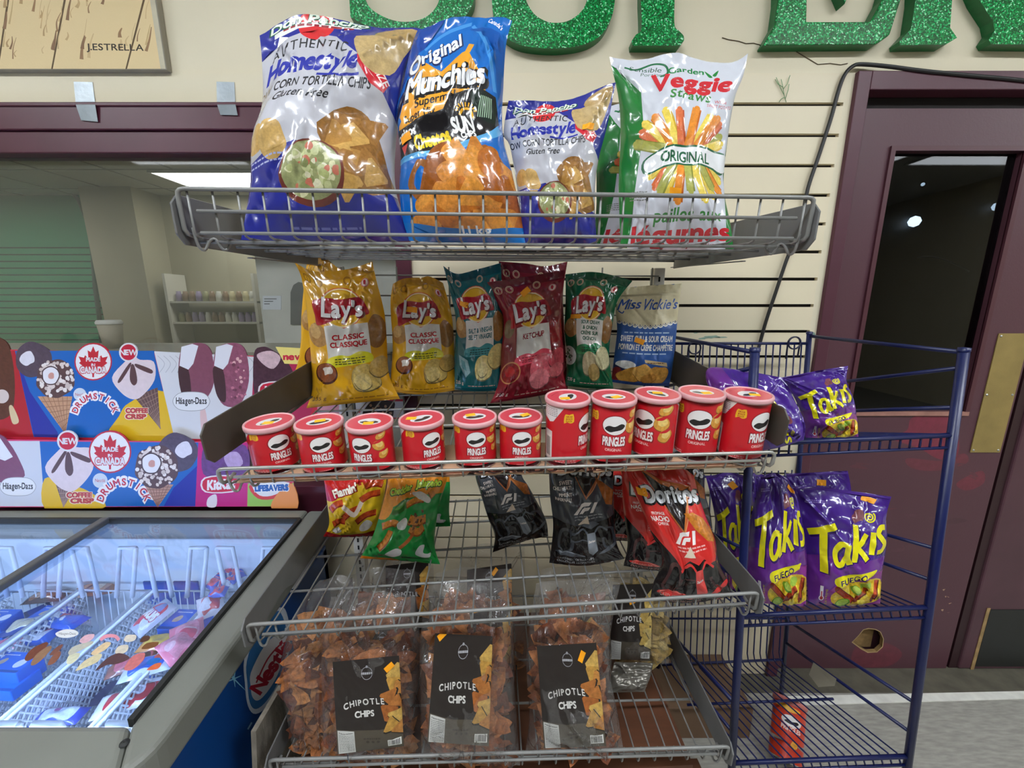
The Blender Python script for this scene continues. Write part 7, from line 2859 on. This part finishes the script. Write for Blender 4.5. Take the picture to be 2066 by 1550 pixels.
# stickers of ice creams on the right glass lid
def lidprint(A):
    a = PxArt(40, 1230, 360, 1380, VOID)
    a.bb([(112, 1278), (132, 1270), (152, 1272), (158, 1280), (140, 1287), (120, 1286)], (226, 230, 236))
    a.tt('Häagen-Dazs', 136, 1281, 5, (60, 66, 90), w=34)
    for p, c in (([(50, 1328), (64, 1310), (92, 1296), (96, 1302), (76, 1322), (56, 1334)], (120, 70, 56)), ([(62, 1340), (74, 1320), (98, 1304), (104, 1308), (88, 1328), (70, 1342)], (150, 116, 92)),
                 ([(96, 1342), (104, 1326), (120, 1314), (122, 1322), (110, 1338)], (140, 92, 76)), ([(100, 1322), (112, 1308), (126, 1300), (124, 1308), (112, 1320)], (130, 86, 76)),
                 ([(134, 1338), (140, 1322), (160, 1318), (158, 1328), (144, 1340)], (214, 216, 190)), ([(138, 1316), (150, 1304), (184, 1294), (186, 1300), (160, 1314), (142, 1322)], (190, 190, 180)), ([(160, 1294), (172, 1282), (190, 1280), (186, 1290), (170, 1298)], (222, 180, 196)),
                 ([(184, 1318), (200, 1304), (214, 1296), (224, 1298), (214, 1310), (192, 1322)], (226, 200, 160)), ([(152, 1354), (170, 1334), (196, 1320), (206, 1322), (196, 1336), (170, 1348)], (216, 206, 170)),
                 ([(232, 1316), (240, 1304), (258, 1302), (256, 1314), (240, 1322)], (214, 206, 190)), ([(250, 1292), (256, 1282), (274, 1282), (272, 1292), (258, 1296)], (220, 212, 200)),
                 ([(192, 1354), (214, 1330), (240, 1318), (262, 1328), (236, 1340), (216, 1342)], (92, 66, 72)), ([(282, 1294), (290, 1284), (302, 1284), (300, 1292), (288, 1296)], (90, 60, 50)),
                 ([(286, 1310), (296, 1298), (320, 1296), (312, 1306)], (130, 86, 50)), ([(250, 1350), (268, 1324), (292, 1318), (286, 1336), (266, 1352)], (208, 120, 124)), ([(296, 1340), (304, 1330), (324, 1328), (316, 1340)], (40, 110, 200)), ([(296, 1352), (312, 1340), (326, 1338), (318, 1350)], (220, 110, 70))):
        a.bb(p, c, .25)
    a.ss([(202, 1292), (214, 1284), (232, 1284), (240, 1292)], 7, (226, 150, 170))
    return a


V, T, C = lidprint(1).cut(10, 8)
keep = np.linalg.norm(C[:, :3] - np.array(lin(VOID)), axis=1) > 1e-5
T, C = T[keep], C[keep]
X = np.array([at_plane(40 + 320 * u, 1380 - 150 * v, FP + FN * (-.004), FN) for u, v in V]) - np.array(frz.location)
lp_ = print_mesh('lid_sticker', X, T, C, None, [pmat('vinyl_print', rough=.35)], None, frz)
lp_['label'] = 'row of ice cream pictures stuck on the glass'

# ================================================================ wire baskets and ice creams in the freezer
BW = mat('white_basket_wire', (226, 232, 240), rough=.4)
edges_px = [427, 284, 134, -20, -180]
bx_ = [ix1 - .03] + [at_plane(x, 1098, FP - np.array([0, 0, .05]), FN)[0] for x in edges_px]
BASK = []
nth = ['rightmost', 'second from the right', 'third from the right', 'fourth from the right', 'fifth from the right']
for i in range(5):
    x1, x0 = bx_[i] - .006, bx_[i + 1] + .006
    y0, y1 = iy0 + .03, iy1 - .05
    zt_, zb_ = .44, .235
    o = empty('freezer_basket', ((x0 + x1) / 2, (y0 + y1) / 2, zb_), 'white wire basket in the freezer, %s' % nth[i], 'basket', 'white wire baskets in the freezer')
    rim = [(x0, y0, zt_), (x1, y0, zt_), (x1, y1, zt_ + .03), (x0, y1, zt_ + .03)]
    m = MB()
    m.tube(rim, .0062, 6, closed=True)
    m.tube([(x0 + .02, y0 + .02, zb_), (x1 - .02, y0 + .02, zb_), (x1 - .02, y1 - .02, zb_), (x0 + .02, y1 - .02, zb_)], .003, 6, closed=True)
    m.build('rim', BW, o)
    m = MB()
    for xx in (x0 + .003, x1 - .003):
        n = 30
        for k in range(-12, n + 12):
            for sg in (1, -1):
                ya = y0 + (y1 - y0) * k / n
                yb = ya + sg * (zt_ - zb_) * .75
                za, zb2 = zb_, zt_ + .01
                ta = [(ya, za), (yb, zb2)]
                # clip to the side
                (Y0, Z0), (Y1, Z1) = ta
                lo_, hi_ = 0.0, 1.0
                d = Y1 - Y0
                for lim, up_ in ((y0, False), (y1, True)):
                    s_ = (lim - Y0) / d
                    if (d > 0) != up_:
                        lo_ = max(lo_, s_)
                    else:
                        hi_ = min(hi_, s_)
                if hi_ - lo_ > .02:
                    m.tube([(xx, Y0 + d * lo_, Z0 + (Z1 - Z0) * lo_), (xx, Y0 + d * hi_, Z0 + (Z1 - Z0) * hi_)], .0023, 4)
    for k in range(9):
        xx = x0 + (x1 - x0) * (k + .5) / 9
        m.tube([(xx, y0, zt_), (xx, y0 + .02, zb_), (xx, y1 - .02, zb_), (xx, y1, zt_ + .03)], .0018, 4)
    m.build('mesh_side', BW, o)
    for yy, s_ in ((y1 + .005, -1), (y0 - .005, 1)):
        for xa, sg in ((x0, 1), (x1, -1)):
            m = MB()
            zh = fz(yy) - .062
            m.tube([(xa + sg * .008, yy + s_ * .012, zh), (xa + sg * .055, yy + s_ * .012, zh), (xa + sg * .075, yy + s_ * .03, zt_ + .0 + (.03 if s_ < 0 else 0))], .006, 6)
            m.tube([(xa + sg * .008, yy + s_ * .012, zh), (xa + sg * .03, yy + s_ * .03, zt_ + (.03 if s_ < 0 else 0))], .006, 6)
            m.build('handle', BW, o)


def icebox(px, py, z, w, d, h, ang, label, c=(24, 96, 206), dot=True, strip=None):
    q = at_z(px, py, z)

    def art(A):
        a = Art(A, c)
        a.rect(0, .0, 1, .12, tuple(int(x * .7) for x in c))
        if strip:
            a.rect(0, .3, 1, .75, strip)
            a.chip(.4, .5, .2, (222, 210, 200), tex=.4)
        if dot:
            a.disc(.78, .45, .22, (230, 232, 238))
            a.chip(.28, .5, .16, (206, 180, 150), tex=.4)
        a.lines(.08, .5, (.82,), .05, (230, 232, 240), 3)
        return a
    a_ = math.radians(ang)
    fr = Frame(q, (math.cos(a_), math.sin(a_), 0), (-math.sin(a_), math.cos(a_), 0), (0, 0, 1))
    o = empty('ice_cream_box', q, label, 'ice cream box')
    m = MB()
    m.fbox(fr, (-w / 2, -d / 2, -h), (w / 2, d / 2, -.0005))
    m.build('carton', mat('carton_%d_%d_%d' % c, c, rough=.35), o, bevel=.002)
    uv, T, C = art(w / d).cut(4, 4)
    X = np.array([fr.p(-w / 2 + w * u, -d / 2 + d * v, .0004) for u, v in uv]) - q
    print_mesh('printed_top', X, T, C, None, [pmat('carton_print', rough=.3, texscale=80)], None, o)
    return o


def packet(px, py, z, w, d, ang, label, c, acc, tilt=0, name='ice_cream_packet', cat='ice cream packet', word=None):
    q = at_z(px, py, z)
    rn = random.Random(px * 7 + py)
    a_ = math.radians(ang)
    tl = math.radians(tilt)
    ex_ = np.array([math.cos(a_), math.sin(a_), 0])
    ey_ = np.array([-math.sin(a_) * math.cos(tl), math.cos(a_) * math.cos(tl), math.sin(tl)])
    n_ = np.cross(ex_, ey_)
    art = Art(w / d, c)
    art.blob([(.2, .1), (.5, .2), (.8, .15), (.85, .8), (.5, .9), (.2, .75)], acc[0], .35)
    for k in range(3):
        art.chip(rn.uniform(.25, .75), rn.uniform(.25, .75), rn.uniform(.12, .25), rn.choice(acc), tex=.3)
    if word:
        art.text(word, .5, .40, .22, (240, 238, 240), w=.7, bold=.08, out=(190, 40, 60), outw=.1)
    uv, T, C = art.cut(14, 10)

    def surf(u, v, top):
        e = max(0, 1 - abs(2 * u - 1) ** 3) * max(0, 1 - abs(2 * v - 1) ** 3)
        h = .016 * e ** .7 + .004 * math.sin(u * 9 + px) * math.sin(v * 7 + py) * e
        return ex_ * (u - .5) * w + ey_ * (v - .5) * d + n_ * (h if top else -h * .6 - .0004)
    X = np.array([surf(u, v, True) for u, v in uv])
    g = np.linspace(0, 1, 8)
    Xb = np.array([surf(u, v, False) for v in g for u in g])
    Fb = [(j * 8 + i, (j + 1) * 8 + i, (j + 1) * 8 + i + 1, j * 8 + i + 1) for j in range(7) for i in range(7)]
    o = print_mesh(name, X, T, C, None, [FILM], (Xb, Fb, (*lin(c), 0), None), None, q)
    return tag(o, label, cat)


_b = (22, 88, 196)
for a in ((100, 1238, .44, .085, .055, .05, -4, 'blue ice cream carton with a white dot, under the lid divider'),
          (78, 1232, .425, .05, .05, .04, -30, 'small dark blue carton leaning beside the carton under the lid divider', (18, 60, 150), False),
          (374, 1250, .46, .10, .07, .06, -3, 'blue ice cream carton with a white dot in the rightmost basket'),
          (326, 1164, .47, .075, .05, .08, 0, 'dark blue carton at the back of the freezer, left of a pair', (20, 70, 176), False),
          (386, 1164, .47, .075, .05, .08, 0, 'dark blue carton at the back of the freezer, right of a pair', (20, 70, 176), False),
          (88, 1160, .47, .075, .055, .08, -3, 'blue carton at the back of the freezer, beside the lid divider', (24, 76, 180), True),
          (22, 1336, .44, .10, .055, .05, -3, 'blue carton with a white dot at the left edge of the picture', (30, 110, 220), True),
          (14, 1370, .41, .10, .06, .03, -3, 'plain bright blue carton at the left edge in front of the dotted one', (30, 120, 230), False),
          (0, 1245, .45, .06, .055, .05, 0, 'blue carton with a white dot behind the lid divider', (24, 100, 210), True),
          (288, 1388, .43, .055, .045, .05, 14, 'white carton with a red square at the front of the freezer', (224, 228, 234), False, (176, 40, 52)),
          (302, 1372, .40, .035, .04, .04, 14, 'small blue carton beside the white carton with a red square', (30, 110, 220), False)):
    icebox(*a)
P_ = ((96, 1205, .44, .10, .05, 10, 'brown chocolate bar packet at the back of the third basket', (70, 44, 40), [(150, 100, 70), (206, 160, 130), (60, 40, 40)]),
      (190, 1192, .45, .12, .05, 12, 'orange brown packet beside the long basket rim', (150, 96, 70), [(206, 150, 110), (226, 196, 160), (110, 60, 40)]),
      (60, 1262, .43, .11, .06, 20, 'packet with a nut-covered cone, left of the lid sticker', (26, 60, 130), [(206, 196, 170), (60, 60, 70), (230, 226, 220)]),
      (60, 1290, .42, .12, .06, 16, 'blue striped packet below the nut cone packet', (40, 100, 206), [(226, 228, 236), (30, 60, 140), (200, 60, 80)]),
      (135, 1255, .43, .10, .05, -8, 'small blue packet behind the lid sticker', (30, 90, 200), [(60, 110, 206), (226, 226, 232), (200, 50, 60)]),
      (20, 1305, .42, .09, .05, 10, 'white and pink packet near the left edge of the freezer', (206, 206, 220), [(220, 120, 150), (90, 90, 110), (230, 226, 226)]),
      (310, 1246, .47, .07, .09, -30, 'striped cone packet lettered in red beside the dotted carton', (190, 190, 206), [(206, 60, 80), (230, 230, 236), (120, 130, 190)], 20, 'DRUMS'),
      (262, 1412, .42, .12, .06, 22, 'white packet with a red and green flash at the front of the freezer', (226, 228, 234), [(190, 40, 50), (40, 120, 60), (214, 216, 226)]),
      (300, 1345, .45, .10, .06, 24, 'white and blue packet left of the pink bag', (206, 214, 228), [(40, 100, 200), (214, 90, 70), (230, 230, 234)]),
      (270, 1340, .44, .10, .04, 34, 'brown and pink bar packet in the rightmost basket', (140, 84, 70), [(206, 110, 120), (90, 56, 46), (220, 170, 160)]),
      (320, 1298, .45, .08, .05, 8, 'orange and yellow packet in the rightmost basket', (206, 140, 70), [(226, 190, 90), (190, 70, 50), (230, 226, 220)]),
      (150, 1405, .32, .16, .07, 8, 'dark blue packet lying deep in the second basket', (60, 66, 110), [(40, 46, 100), (120, 126, 160), (80, 84, 120)]),
      (90, 1425, .32, .07, .05, -30, 'pale blue packet lying deep near the front basket handle', (140, 170, 220), [(206, 216, 236), (70, 100, 190), (230, 232, 240)]),
      (120, 1448, .40, .10, .04, 5, 'blue and white packet behind the front basket handle', (60, 80, 180), [(206, 216, 236), (150, 90, 150), (230, 232, 240)]))
for a in P_:
    ex = a[9:] if len(a) > 9 else ()
    packet(*a[:9], *( [ex[0]] if ex else []), **({'word': ex[1]} if len(ex) > 1 else {}))
rn = random.Random(77)
for i, (x, y) in enumerate(((452, 1140), (470, 1134), (484, 1142), (462, 1156), (478, 1160), (446, 1166), (434, 1180), (456, 1180), (470, 1172), (440, 1196), (452, 1150))):
    packet(x, y, .50, .045, .035, rn.uniform(0, 180), 'red white and blue wrapped ice pop in the heap at the rear right corner', rn.choice([(30, 70, 180), (206, 60, 80), (220, 224, 236)]), [(210, 70, 100), (40, 80, 190), (230, 230, 240)], rn.uniform(-30, 30), 'ice_pop', 'ice pop')['group'] = 'wrapped ice pops in the rear right corner'
for i, (x, y, lab) in enumerate(((378, 1282, 'pink candy bag in the rightmost basket, upper of two'), (362, 1305, 'pink candy bag in the rightmost basket, lower of two'))):
    packet(x, y, .475, .07, .085, 40 + 20 * i, lab, (226, 120, 140), [(236, 150, 165), (214, 90, 110), (240, 190, 196)], 10, 'candy_bag', 'candy bag')
packet(425, 1222, .48, .06, .07, 40, 'white and red packet against the right freezer wall', (216, 206, 210), [(200, 80, 80), (226, 220, 226), (120, 110, 120)], 20)

bpy.data.objects.remove(_fo)
